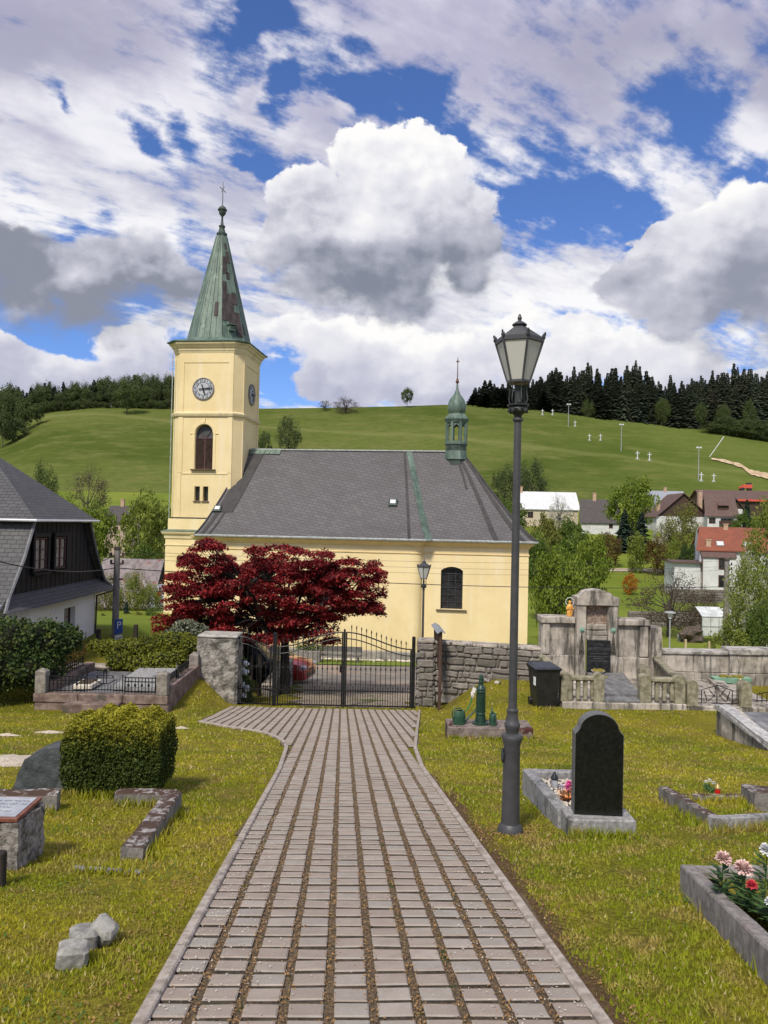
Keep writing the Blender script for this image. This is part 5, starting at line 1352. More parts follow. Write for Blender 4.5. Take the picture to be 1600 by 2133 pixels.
q = P(957, 1500, qs.y + .24); can((q.x, qs.y + .24, ztop_s), 'green plastic watering can standing left of the pump with its spout toward it', R(12), 1.)
q = P(1027, 1500, qs.y + .22); can((q.x, qs.y + .22, ztop_s), 'small green watering can seen from behind, standing right of the pump', R(88), .86)
# ---- wheeled bin
q = PG(1141, 1478); kb = q.y / F
bn = thing('wheelie_bin', 'black plastic wheeled rubbish bin beside the tomb balustrade', 'bin', (q.x, q.y, G(q.x, q.y)), R(8))
mb = MB(); W_, Hb_ = 52 * kb / 2, 80 * kb
mb.loft([[(-W_ * .8, .06, .02), (W_ * .8, .06, .02), (W_ * .8, .5, .02), (-W_ * .8, .5, .02)], [(-W_, .0, Hb_), (W_, 0, Hb_), (W_, .62, Hb_), (-W_, .62, Hb_)]]); mb.box((0, .31, Hb_ + .005), (2 * W_ + .05, .67, .05), bev=.015); mb.build('body', blkp, bn)
mb = MB(); mb.loft([[(-W_ - .04, -.05, Hb_ + .03), (W_ + .04, -.05, Hb_ + .03), (W_ + .04, .66, Hb_ + .03), (-W_ - .04, .66, Hb_ + .03)], [(-W_ - .03, -.04, Hb_ + .055), (W_ + .03, -.04, Hb_ + .055), (W_ + .03, .65, Hb_ + .08), (-W_ - .03, .65, Hb_ + .08)], [(-W_ * .8, .06, Hb_ + .075), (W_ * .8, .06, Hb_ + .075), (W_ * .8, .58, Hb_ + .12), (-W_ * .8, .58, Hb_ + .12)]]); mb.build('lid', blkp, bn)
for s in (-1, 1):
    mb = MB(); mb.lathe([(.10, -.025), (.10, .025)], 18, M=Matrix.Translation((s * (W_ * .86), .56, .10)) @ Matrix.Rotation(PI / 2, 4, 'Y')); mb.build('wheel', blkp, bn, auto=40)
mb = MB(); mb.box((-W_ - .004, .1, Hb_ * .72), (.01, .14, .2)); mb.build('sticker', whp, bn)
exc(q.x - .35, q.x + .35, q.y - .05, q.y + .6)
# ---- great tomb on the right
qb = PG(1245, 1402); mk = YM / F
qf = PG(1300, 1478); YF = qf.y; fk = YF / F
X0 = P(1245, 1400, YM).x; Z0 = G(X0, YM)
tb_ = thing('tomb', 'large sandstone family tomb with arched centre, side wings and black marble tablet', 'tomb', (X0, YM, Z0))
mx = lambda px: P(px, 1320, YM).x - X0
mz = lambda py, px=1240: P(px, py, YM).z - Z0
def stone(name, px0, px1, pyt, pyb, d0, d1, mat=wst, amp=.006, cuts=2, seed=1, bev=.015, ref=1240):
    mb = MB(); z1, z0_ = mz(pyt, ref), mz(pyb, ref); mb.box(((mx(px0) + mx(px1)) / 2, (d0 + d1) / 2, (z0_ + z1) / 2), (mx(px1) - mx(px0), d1 - d0, z1 - z0_), bev=bev); o = mb.build(name, mat, tb_); roughen(o, cuts, amp, 5, seed); return o
for (a, c, n_) in ((1128, 1197, 'wing'), (1283, 1351, 'wing')):
    o = stone(n_, a + 1, c, 1299, 1420, .02, .5, seed=a % 9)
stone('wing_cap', 1126, 1197, 1286, 1299, -.10, .55); stone('wing_cap', 1283, 1353, 1289, 1301, -.10, .55, seed=4)
stone('pilaster', 1130, 1145, 1300, 1364, -.06, .03, seed=3); stone('pilaster', 1332, 1350, 1302, 1366, -.06, .03, seed=5)
stone('wing_base', 1128, 1197, 1366, 1425, -.05, .03, seed=6); stone('wing_base', 1283, 1352, 1368, 1425, -.05, .03, seed=7)
stone('end_pier', 1353, 1373, 1303, 1425, -.25, .5, seed=8)
stone('pilaster', 1198, 1217, 1259, 1425, -.22, .40, seed=10); stone('pilaster', 1263, 1283, 1259, 1425, -.22, .40, seed=11)
stone('niche_back', 1217, 1263, 1259, 1330, .0, .35, pmat('red_rubble', (.20, .13, .10), (.42, .33, .26), 14, .95, .9, 30, bdist=.03), .015, 3, 12)
for k, (a, c) in enumerate(((1300, 1311), (1313, 1322), (1323, 1332))): stone('course', 1218, 1262, a, c, -.10 - .02 * k, .02, amp=.014, seed=20 + k)
mb = MB(); w2_ = (mx(1284) - mx(1197)) / 2; cxm = (mx(1284) + mx(1197)) / 2; zb3, zs3, ztp = mz(1259), mz(1243), mz(1230)
pp = [(-w2_, zb3), (w2_, zb3), (w2_, zs3), (w2_ * .78, zs3 + .02)] + [(w2_ * .7 * math.cos(a), zs3 + .03 + (ztp - zs3) * math.sin(a)) for a in [PI * k / 12 for k in range(1, 12)]] + [(-w2_ * .78, zs3 + .02), (-w2_, zs3)]
mb.prism([(x + cxm, z) for x, z in pp], -.26, .42); o = mb.build('pediment', wst, tb_); roughen(o, 2, .008, 5, 3)
mb = MB(); mb.box(((mx(1218) + mx(1266)) / 2, -.27, (mz(1331) + mz(1420)) / 2), (mx(1266) - mx(1218), .08, mz(1331) - mz(1420)), bev=.006); tabl = mb.build('black_tablet', pmat('tablet_black', (.012, .013, .014), (.03, .031, .033), 9, .35, .05), tb_)
txm = pmat('tablet_lettering', (.07, .07, .07), (.10, .10, .10), 9, .5, 0)
Mtx = Matrix.Translation(((mx(1218) + mx(1266)) / 2, -.315, 0)) @ Matrix.Rotation(PI / 2, 4, 'X')
text_mesh('RODINA', .075, txm, Matrix.Translation((0, 0, mz(1339))) @ Mtx, tabl, 'inscription', .003); text_mesh('JANETSCHEK', .105, txm, Matrix.Translation((0, 0, mz(1348))) @ Mtx, tabl, 'inscription', .003)
mb = MB(); 
for py_, w in ((1358, .56), (1364, .56), (1368, .3), (1373, .5)): mb.box(((mx(1218) + mx(1266)) / 2, -.312, mz(py_)), (w, .006, .014))
mb.build('inscription', txm, tabl)
brz = pmat('green_bronze', (.14, .27, .20), (.28, .42, .33), 20, .6, .1)
for px in (1208, 1273):
    mb = MB(); Mx = Matrix.Translation((mx(px), -.22, mz(1310))) @ Matrix.Rotation(PI / 2, 4, 'X'); mb.lathe([(.075, 0), (.07, .02), (.03, .03), (.025, .06), (.01, .065)], 16, M=Mx); mb.build('bronze_boss', brz, tb_, auto=40)
    mb = MB(); mb.prism([(mx(px) - .01, mz(1316)), (mx(px) + .01, mz(1316)), (mx(px) + .07, mz(1350)), (mx(px) + .085, mz(1362)), (mx(px) - .085, mz(1362)), (mx(px) - .07, mz(1350))], -.223, -.221); mb.build('soot_streak', pmat('soot', (.03, .03, .026), (.10, .09, .075), 9, .95, .2) if 'soot' not in MATS else MATS['soot'], tb_)
# floor, slab and steps
fl = lambda px, Y: P(px, 1440, Y).x - X0
zfl = -4.27 - Z0
mb = MB(); mb.box(((fl(1172, YF) + fl(1432, YF)) / 2, (YF - YM) / 2, zfl - .25), (fl(1432, YF) - fl(1172, YF), YM - YF, .5), bev=.02); o = mb.build('floor', wst, tb_); roughen(o, 3, .006, 5, 2)
mb = MB(); y0_, y1_ = YF - YM + .45, -.38; 
mb.loft([[(fl(1256, YF + .4), y0_, zfl), (fl(1335, YF + .4), y0_, zfl), (fl(1335, YF + .4), y0_, zfl + .13), (fl(1256, YF + .4), y0_, zfl + .13)], [(fl(1215, YM), y1_, zfl), (fl(1290, YM), y1_, zfl), (fl(1290, YM), y1_, zfl + .15), (fl(1215, YM), y1_, zfl + .15)]]); mb.build('grave_slab', gslab, tb_)
mb = MB(); mb.box((fl(1296, YF), YF - YM + .22, zfl + .035), (78 * fk, .42, .07), bev=.01); mb.build('step', gslab, tb_)
def bal(x0_, x1_, y0_, y1_, n, nm='balustrade'):
    o = MB(); d = Vector((x1_ - x0_, y1_ - y0_, 0)); L_ = d.length; a = math.atan2(d.y, d.x); M_ = Matrix.Translation((x0_, y0_, zfl)) @ Matrix.Rotation(a, 4, 'Z')
    o.box((L_ / 2, 0, .56), (L_, .2, .12), 0, M_, bev=.03)
    for k in range(n): o.box((L_ * (k + .5) / n, 0, .27), (L_ / n * .55, .11, .5), 0, M_, bev=.02)
    q = o.build(nm, pmat('mossy_balustrade', (.17, .155, .10), (.34, .31, .22), 7, .95, .6, 30, c3=(.10, .09, .06), s3=2, t3=(.52, .66)) if 'mossy_balustrade' not in MATS else MATS['mossy_balustrade'], tb_); roughen(q, 2, .006, 7, n); return q
def newel(x, y, nm='newel_post'):
    mb = MB(); w = .13; pp = [(-w, 0), (w, 0), (w, .58)] + [(w * math.cos(t), .58 + .11 * math.sin(t)) for t in [PI * k / 8 for k in range(1, 8)]] + [(-w, .58)]
    mb.prism([(x + a, z + zfl) for a, z in pp], y - .12, y + .12); q = mb.build(nm, MATS['mossy_balustrade'], tb_); roughen(q, 2, .006, 7, int(abs(x * 10))); return q
yf = YF - YM + .15
bal(fl(1185, YF), fl(1245, YF), yf, yf, 4); newel(fl(1181, YF), yf); newel(fl(1249, YF), yf)
bal(fl(1350, YF), fl(1412, YF), yf, yf, 4); newel(fl(1346, YF), yf); newel(fl(1418, YF), yf)
bal(fl(1181, YF) + .02, fl(1183, YF) - .0, yf + .1, -.3, 9); bal(fl(1420, YF), mx(1345) + .25, yf + .1, -.1, 9)
exc(X0 + fl(1172, YF) - .1, X0 + fl(1640, YF), YF - .05, YM + 1)
def bowl(px, py, Y, label, r=.17, dry=True):
    q = P(px, py, Y); t = thing('plant_bowl', label, 'plant bowl', (q.x, Y, q.z)); mb = MB(); mb.lathe([(r * .4, 0), (r * .75, .03), (r, .09), (r * 1.03, .10), (r * .9, .095)], 20); mb.build('bowl', whp if not dry else peb, t, auto=40)
    mb = MB(); 
    for k in range(60):
        a, d = random.uniform(0, 2 * PI), r * .85 * math.sqrt(random.random()); mb.blob((d * math.cos(a), d * math.sin(a), .09 + .03 * random.random()), (.03, .03, .03), k, .3, nu=5, nv=4)
    mb.build('plants', pmat('dry_moss_plant', (.20, .16, .03), (.30, .25, .05), 30, .9, .4) if 'dry_moss_plant' not in MATS else MATS['dry_moss_plant'], t)
bowl(1246, 1404, YM - .45, 'shallow stone bowl of green plants standing against the black tablet', .19); bowl(1256, 1419, YM - .95, 'flat bowl of ochre stonecrop lying on the grave slab', .19)
# golden figure with star halo on the left wing
q = P(1187, 1285, YM + .1)
gd = pmat('ochre_gilt', (.62, .28, .05), (.85, .45, .12), 14, .5, .2, metal=.2)
st_ = thing('statue', 'golden Madonna figure with white star halo on the left wing of the tomb', 'statue', (q.x, YM + .12, q.z))
mb = MB(); mb.lathe([(.085, 0), (.105, .03), (.11, .12), (.10, .2), (.115, .27), (.10, .32), (.055, .355), (.04, .37), (.055, .40), (.055, .44), (.03, .47), (.002, .48)], 18, M=Matrix.Diagonal((.78, .6, 1, 1))); o = mb.build('figure', gd, st_, auto=50); roughen(o, 1, .006, 9, 3)
for s in (-1, 1):
    mb = MB(); mb.tube([(s * .07, 0, .30), (s * .095, -.04, .22), (s * .03, -.07, .25)], [.026, .022, .014], 8); mb.build('sleeve', gd, st_, auto=60)
mb = MB(); mb.tube([(.12 * math.cos(a), 0, .44 + .12 * math.sin(a)) for a in [2 * PI * k / 24 for k in range(25)]], .005, 5)
for k in range(12):
    a = 2 * PI * k / 12; mb.blob((.12 * math.cos(a), 0, .44 + .12 * math.sin(a)), (.017, .012, .017), k, .1, nu=6, nv=5)
mb.build('star_halo', whp, st_)
# ---- wall right of the tomb
def blockwall(px0, px1, pyt, Y, hgt, seed, name, label, T=.45, cap=.10):
    x0_, x1_ = P(px0, pyt, Y).x, P(px1, pyt, Y).x; zt = P((px0 + px1) / 2, pyt, Y).z; t = thing(name, label, 'wall', (x0_, Y, zt - hgt)); rs = random.Random(seed)
    mb = MB(); L_ = x1_ - x0_; z = -.3; row = 0
    while z < hgt - cap - .02:
        h = (hgt - cap + .3) / 3.0; x = 0
        while x < L_ - .01:
            w = min(rs.uniform(.8, 1.5), L_ - x)
            if L_ - x - w < .4: w = L_ - x
            mb.box((x + w / 2, T / 2 + rs.uniform(-.012, .012), z + h / 2), (w - .012, T, h - .012), bev=.012); x += w
        z += h
    o = mb.build('blocks', wst, t); roughen(o, 2, .007, 5, seed)
    mb = MB(); mb.box((L_ / 2, T / 2, hgt - cap / 2), (L_ + .06, T + .12, cap), bev=.02); o = mb.build('coping', pmat('coping_pale', (.28, .26, .23), (.50, .47, .43), 4, .9, .4, c3=(.10, .09, .08), s3=1.5, t3=(.5, .66)) if 'coping_pale' not in MATS else MATS['coping_pale'], t); roughen(o, 3, .008, 5, seed)
    return t
blockwall(1374, 1521, 1356, YM + .05, 1.35, 3, 'tomb_wall', 'long low blockwork wall of the tomb row between pier and raised end section')
blockwall(1521, 1760, 1354, YM - .1, 1.45, 6, 'tomb_wall', 'raised right end section of the sandstone tomb wall with thick coping', .5, .17)
# second plot: kerbs, post, iron fence, planter
YW = YM
t2 = thing('tomb_plot', 'paved tomb plot with stone posts and black iron fence right of the balustrade', 'tomb', (P(1434, 1470, YF).x, YF, G(P(1434, 1470, YF).x, YF)))
xo = P(1434, 1470, YF).x; zf2 = -4.32 - G(xo, YF)
mb = MB(); mb.box(((P(1640, 1470, YF).x - xo) / 2, (YW - YF) / 2, zf2 - .25), (P(1640, 1470, YF).x - xo, YW - YF - .05, .5), bev=.02); o = mb.build('floor', wst, t2); roughen(o, 3, .006, 5, 4)
def newel2(px, y=.14):
    mb = MB(); w = .135; x = P(px, 1440, YF).x - xo; pp = [(-w, 0), (w, 0), (w, .52)] + [(w * math.cos(t), .52 + .11 * math.sin(t)) for t in [PI * k / 8 for k in range(1, 8)]] + [(-w, .52)]
    mb.prism([(x + a, z + zf2) for a, z in pp], y - .13, y + .13); q = mb.build('newel_post', MATS['mossy_balustrade'], t2); roughen(q, 2, .006, 7, px)
newel2(1444); newel2(1556); newel2(1398, 2.0)
fm = MB(); xa_, xb_ = P(1453, 1440, YF).x - xo, P(1545, 1440, YF).x - xo; xm = (xa_ + xb_) / 2
def fb(pts, r=.011): fm.tube(pts, r, 5)
for s in (-1, 1):
    e = xa_ if s < 0 else xb_
    y = .14
    fb([(e, y, zf2 + .06), (e, y, zf2 + .38)]); fb([(e - s * .16, y, zf2 + .06), (e - s * .16, y, zf2 + .38)])
    for k in range(4): fb([(e, y, zf2 + .06 + .105 * k), (e - s * .16, y, zf2 + .06 + .105 * k)], .008)
    fb([(e - s * .16, y, zf2 + .38), (xm, y, zf2 + .50)]); fb([(e - s * .22, y, zf2 + .36), (e - s * .30, y, zf2 + .10)]); fb([(e - s * .34, y, zf2 + .40), (e - s * .50, y, zf2 + .20)])
    fb([(xm - s * -.0 + s * .04, y, zf2 + .46), (xm + s * .05, y, zf2 + .27), (xm + s * .16, y, zf2 + .15), (xm + s * .22, y, zf2 + .10)])
fb([(xa_, .14, zf2 + .06), (xb_, .14, zf2 + .06)]); fb([(xm, .14, zf2 + .06), (xm, .14, zf2 + .52)], .014)
for k in range(5): fb([(xb_ + .45 + k * .12, .14, zf2 + .1), (xb_ + .45 + k * .12, .14, zf2 + .3 + k * .03)])
fb([(xb_ + .45, .14, zf2 + .3), (xb_ + 1.1, .14, zf2 + .46)]); fb([(xb_ + .4, .14, zf2 + .15), (xb_ + 1.1, .14, zf2 + .15)])
fm.build('iron_fence', iron, t2)
mb = MB(); mb.loft([[(P(1480, 1440, YM - .5).x - xo, YM - YF - .3, zf2), (P(1508, 1440, YM - .5).x - xo, YM - YF - .3, zf2), (P(1508, 1440, YM - .5).x - xo, YM - YF - .3, zf2 + .1), (P(1480, 1440, YM - .5).x - xo, YM - YF - .3, zf2 + .1)], [(P(1540, 1440, YF).x - xo, .35, zf2), (P(1562, 1440, YF).x - xo, .35, zf2), (P(1562, 1440, YF).x - xo, .35, zf2 + .1), (P(1540, 1440, YF).x - xo, .35, zf2 + .1)]]); mb.build('divider_kerb', wst, t2)
q = P(1523, 1422, YM - .55); pl_t = thing('planter', 'pale green plastic flower trough with dried wreaths lying before the tomb wall', 'planter', (q.x, YM - .55, q.z), R(-3))
mb = MB(); 
wv = 76 * mk / 2; mb.loft([[(-wv * .92, -.1, 0), (wv * .92, -.1, 0), (wv * .92, .1, 0), (-wv * .92, .1, 0)], [(-wv, -.14, .15), (wv, -.14, .15), (wv, .14, .15), (-wv, .14, .15)]]); mb.build('trough', pmat('mint_plastic', (.20, .38, .27), (.28, .46, .34), 6, .6, .1), pl_t)
mb = MB(); 
for k in range(70): mb.blob((random.uniform(-wv * .6, wv * .6), random.uniform(-.08, .08), .15 + .05 * random.random()), (.03, .03, .03), k, .4, nu=5, nv=4)
mb.build('wreath', MATS['dry_moss_plant'], pl_t)
q = P(1542, 1428, YM - .75); candle((q.x, YM - .75, q.z - .02), 'red grave candle standing at the right end of the green trough', redg, goldm, 1.6)
# ------------------------------------------------------------------ fenced tomb on the left
f0, f1 = PG(68, 1467), PG(349, 1485); YT = f1.y; xa, xb = P(68, 1460, YT).x, P(349, 1460, YT).x
ZT = P(340, 1450, YT).z; ZB = G(xb, YT) - .15; DT = 3.5; WT = xb - xa
lt_ = thing('fenced_tomb', 'walled family tomb with black iron fence and stone corner posts left of the gate pillar', 'tomb', (xa, YT, ZT))
redst = pmat('reddish_stone', (.13, .085, .07), (.27, .20, .165), 4, .9, .5, 30, c3=(.09, .08, .065), s3=1.8, t3=(.5, .64))
mb = MB(); hb_ = ZT - ZB
for k in range(3):
    x0_, x1_ = WT * k / 3, WT * (k + 1) / 3; mb.box(((x0_ + x1_) / 2, .14, -.11), (x1_ - x0_ - .012, .28, .22), bev=.015); mb.box(((x0_ + x1_) / 2 + .02, .16, -.22 - (hb_ - .2) / 2), (x1_ - x0_ - .012, .26, hb_ - .22), bev=.015)
for k in range(3):
    y0_, y1_ = .28 + (DT - .28) * k / 3, .28 + (DT - .28) * (k + 1) / 3
    for x in (.13, WT - .13): mb.box((x, (y0_ + y1_) / 2, -hb_ / 2 + .12), (.26, y1_ - y0_ - .012, hb_ + .1), bev=.015)
o = mb.build('base_wall', redst, lt_); roughen(o, 2, .007, 6, 3)
mb = MB(); mb.box((WT * .46, -.16, -.30), (1.35, .36, .26), bev=.015); o = mb.build('step', redst, lt_); roughen(o, 3, .008, 6, 6)
mb = MB(); mb.box((WT / 2, DT / 2, -.12), (WT - .5, DT - .3, .1)); mb.build('floor', gslab, lt_)
mb = MB(); mb.loft([[(1.75, .75, -.05), (2.85, .75, -.05), (2.85, .75, .06), (1.75, .75, .06)], [(1.9, 2.5, -.05), (3.0, 2.5, -.05), (3.0, 2.5, .22), (1.9, 2.5, .22)]]); o = mb.build('grave_slab', gran, lt_); roughen(o, 3, .01, 5, 3)
mb = MB(); mb.box((.95, 1.1, .02), (.5, .75, .13), bev=.02); mb.build('stone_trough', peb, lt_)
mb = MB(); mb.box((.95, 1.1, .087), (.36, .6, .02)); mb.build('trough_soil', MATS['dark_soil'], lt_)
def tpost(x, y, h=.52, w=.27):
    mb = MB(); mb.box((x, y, h / 2), (w, w, h), bev=.012); mb.lathe([(w * .72, h), (w * .66, h + .03), (w * .2, h + .09), (.01, h + .10)], 4, (x, y, 0), ph=PI / 4); o = mb.build('corner_post', pmat('post_stone', (.17, .15, .125), (.30, .27, .23), 9, .9, .5, 40) if 'post_stone' not in MATS else MATS['post_stone'], lt_); roughen(o, 2, .004, 9, int(x * 3))
tpost(.17, .14); tpost(WT - .16, .14); tpost(WT - .16, DT - .1, .45)
def fpanel(p0, p1, n, h, zc=0., sq=True, slope=0., name='fence_panel'):
    mb = MB(); a, b_ = Vector(p0), Vector(p1)
    T = lambda f, z: (lerp(a.x, b_.x, f), lerp(a.y, b_.y, f), z + slope * f)
    for z in (.06, h - .10, h): mb.tube([T(0, z), T(1, z)], .015, 5)
    for k in range(n + 1):
        f = k / n; mb.tube([T(f, .03), T(f, h)], .017 if k in (0, n) else .011, 5)
        if sq and 0 < k < n and k % 2: mb.box(T(f, h - .19), (.055, .02, .06))
    for f in (0, 1): mb.lathe([(.02, h), (.028, h + .02), (.012, h + .045), (.001, h + .06)], 6, T(f, 0))
    return mb.build(name, iron, lt_)
xc0, xc1 = WT * .37, WT * .67
fpanel((.36, .12), (xc0, .12), 9, .42); fpanel((xc1, .12), (WT - .35, .12), 9, .42)
gx0, gx1 = xc0 + .06, xc1 - .06; gm = (gx0 + gx1) / 2; mb = MB()
def g_(pts, r=.014): mb.tube([(x, .12, z) for x, z in pts], r, 5)
g_([(gx0, .03), (gx0, .50)]); g_([(gx1, .03), (gx1, .50)]); g_([(gx0, .10), (gx1, .10)])
for k in range(1, 12):
    x = lerp(gx0, gx1, k / 12); z = .26 if 4 <= k <= 8 else .5; g_([(x, .03), (x, z - .02 * abs(k - 6))], .007)
g_([(gx0 + .18, .36), (gm - .10, .26), (gm + .10, .26), (gx1 - .18, .36)]); 
g_([(gm - .20, .40), (gm + .20, .40)], .012); g_([(gm - .20, .46), (gm + .20, .46)], .012); g_([(gm - .20, .40), (gm - .20, .46)]); g_([(gm + .20, .40), (gm + .20, .46)]); g_([(gm - .035, .26), (gm - .035, .62)], .012); g_([(gm + .035, .26), (gm + .035, .62)], .012)
g_([(gm - .035, .62), (gm + .035, .62)]); mb.box((gm, .12, .58), (.09, .05, .07)); mb.build('fence_gate', iron, lt_)
fpanel((WT - .16, .35), (WT - .16, 1.35), 8, .40, sq=False); fpanel((WT - .16, 1.5), (WT - .16, 2.6), 8, .42, sq=False); fpanel((.16, .35), (.16, 1.45), 8, .40, sq=False); fpanel((.16, 1.6), (.16, 2.8), 8, .42, sq=False)
for x in (.16, WT - .16):
    mb = MB(); mb.prism([(-.12, .1), (.12, .1), (.10, .42), (.035, .52), (.03, .60), (-.03, .60), (-.035, .52), (-.10, .42)], -.02, .02, 0, Matrix.Translation((x, 1.48, 0)) @ Matrix.Rotation(PI / 2, 4, 'Z')); mb.build('fence_ornament', iron, lt_)
exc(xa - .05, xb + .1, YT - .35, YT + DT + .2)
# back wall behind the tomb, low
q0, q1 = P(85, 1400, YT + 3.7), P(405, 1390, YT + 3.7)
rubble_wall('stone_wall', 'low plastered cemetery wall behind the fenced tomb, overgrown with shrubs', 'wall', (q0.x, q0.y), (q1.x, q1.y), .35, G(-7, YT + 3.7) - .4, P(200, 1392, YT + 3.7).z, .2, 5)
# grey carved headstone at the left end of the fence, half in the ivy
q = P(88, 1400, YT + 1.9); mb = MB(); mb.prism([(-.35, -.5), (.3, -.5), (.3, .1), (.22, .35), (.10, .45), (-.12, .05), (-.35, -.1)], 0, .16); o = mb.build('headstone', gran, None, loc=(q.x + .1, q.y, q.z)); roughen(o, 2, .02, 4, 9); tag(o, 'pointed grey headstone leaning in the ivy behind the left corner post', 'headstone')
# ------------------------------------------------------------------ black and white mansard house on the left
XH = -11.2
hh = thing('mansard_house', 'white plastered house with black boarded gable and grey slate mansard roof', 'house', (XH, 26.7, -5.4))
zl = lambda z: z + 5.4
whw = stucco('white_render', (.80, .80, .79), (.72, .72, .71), (.50, .50, .49), False)
bboard = pmat('black_boarding', (.009, .008, .009), (.020, .018, .020), 6, .75, .5, 14, stretch=(1, 1, .12))
sl2 = slate_mat('hex_slate', (.078, .077, .080), (.105, .103, .106), (.030, .030, .031), .28, .15, 0)
whm = pmat('white_gutter', (.66, .67, .68), (.75, .76, .77), 4, .5, 0)
Yn, Yf = -5.4, 3.32
mb = MB(); e2 = zl(-2.62)
facade(mb, (0, Yn), (0, Yf), -1.2, e2, [(24.95 - 26.7 + 5.4 + 2.2, 24.95 - 26.7 + 5.4 + 3.15, zl(-4.35), zl(-3.25), 0)], .25, 0)
mb.quad((0, Yf, -1.2), (-11, Yf, -1.2), (-11, Yf, e2), (0, Yf, e2)); mb.quad((-11, Yn, -1.2), (0, Yn, -1.2), (0, Yn, e2), (-11, Yn, e2)); mb.build('wall', whw, hh)
def hwin(y0_, y1_, z0_, z1_, x=-.2, panes=True, nm='window', fm_=None, out=False):
    mb = MB(); mb.box((x - .05, (y0_ + y1_) / 2, (z0_ + z1_) / 2), (.05, y1_ - y0_, z1_ - z0_)); w = mb.build(nm, glassd, hh)
    mb = MB(); t_ = .045
    for y in (y0_, y1_, (y0_ + y1_) / 2): mb.box((x, y, (z0_ + z1_) / 2), (.05, t_, z1_ - z0_))
    for z in (z0_, z1_): mb.box((x, (y0_ + y1_) / 2, z), (.05, y1_ - y0_ + t_, t_))
    for f in (.33, .66): mb.box((x, (y0_ + y1_) / 2, lerp(z0_, z1_, f)), (.03, y1_ - y0_, .02))
    mb.build('frame', fm_ or MATS['red_brown_frame'], w)
    mb = MB()
    for s, a, c in ((0, .1, .42), (1, .58, .9)): mb.box((x - .02, lerp(y0_, y1_, (a + c) / 2), (z0_ + z1_) / 2), (.01, (c - a) * (y1_ - y0_), (z1_ - z0_) * .9))
    mb.build('curtain', MATS['curtain'], w)
    if out:
        mb = MB()
        for y in (y0_ - .09, y1_ + .09): mb.box((x + .04, y, (z0_ + z1_) / 2), (.06, .13, z1_ - z0_ + .3))
        mb.box((x + .05, (y0_ + y1_) / 2, z1_ + .12), (.08, y1_ - y0_ + .36, .12)); mb.box((x + .07, (y0_ + y1_) / 2, z0_ - .1), (.12, y1_ - y0_ + .36, .07)); mb.build('casing', bboard, w)
pmat('curtain', (.20, .17, .13), (.45, .40, .34), 7, .9, 0, stretch=(6, 6, .5))
hwin(.45 + .0, 1.4, zl(-4.35), zl(-3.25))
# black boarded gable
gt_, gb_ = zl(-.17), zl(-2.45); Tn, Tf, Bn, Bf = -2.3, 2.35, -3.85, 3.95
mb = MB(); ws = [(24.8, 25.68), (26.35, 27.2)]
N = 44; gxp = -.12
for k in range(N):
    a, c = lerp(Bn, Bf, k / N), lerp(Bn, Bf, (k + 1) / N)
    def top(y):
        if Tn <= y <= Tf: return gt_
        T0, B0 = (Tn, Bn) if y < Tn else (Tf, Bf); M0 = lerp(T0, B0, .42); zm = lerp(zl(-.2), gb_, .5); f = (y - B0) / (T0 - B0)
        return (lerp(gb_, zm, f / .58) if f < .58 else lerp(zm, gt_, (f - .58) / .42)) - .06
    d = .012 if k % 2 else 0
    mb.quad((gxp + d, a, gb_), (gxp + d, c, gb_), (gxp + d, c, top(c)), (gxp + d, a, top(a)))
    mb.quad((gxp + d, c, gb_), (gxp + .012 - d, c, gb_), (gxp + .012 - d, c, top(c)), (gxp + d, c, top(c)))
mb.build('gable_boarding', bboard, hh)
for a, c in ws: hwin(a - 26.7, c - 26.7, zl(-1.78), zl(-.74), gxp + .06, nm='window', out=True)
# roofs (uv in metres)
mb = MB()
def rquad(a, b_, c, d, mi=0):
    a, b_, c, d = map(Vector, (a, b_, c, d)); u = (b_ - a).normalized(); n = u.cross(d - a).normalized(); v_ = n.cross(u)
    mb.poly([a, b_, c, d] if (c - d).length > 1e-4 else [a, b_, c], mi, [(q.dot(u), q.dot(v_)) for q in ((a, b_, c, d) if (c - d).length > 1e-4 else (a, b_, c))])
# upper hipped roof
rx, rz_ = -2.6, zl(2.25); eo = .28; zt0 = zl(-.12)
rquad((eo, Tn - eo, zt0), (eo, Tf + eo, zt0), (rx, 0, rz_), (rx, 0, rz_))
rquad((-12, Tn - eo, zt0), (eo, Tn - eo, zt0), (rx, 0, rz_), (-12, 0, rz_)); rquad((eo, Tf + eo, zt0), (-12, Tf + eo, zt0), (-12, 0, rz_), (rx, 0, rz_))
# lower mansard slopes, slightly bell-cast
for s, T0, B0 in ((-1, Tn, Bn), (1, Tf, Bf)):
    p = [(T0, zl(-.2)), (lerp(T0, B0, .42), lerp(zl(-.2), gb_, .5)), (B0 + s * .05, gb_ + .02), (B0 + s * .62, gb_ - .42)]
    for (ya_, za_), (yb_, zb_2) in zip(p, p[1:]):
        if s < 0: rquad((-12, yb_, zb_2), (.1, yb_, zb_2), (.1, ya_, za_), (-12, ya_, za_))
        else: rquad((.1, yb_, zb_2), (-12, yb_, zb_2), (-12, ya_, za_), (.1, ya_, za_))
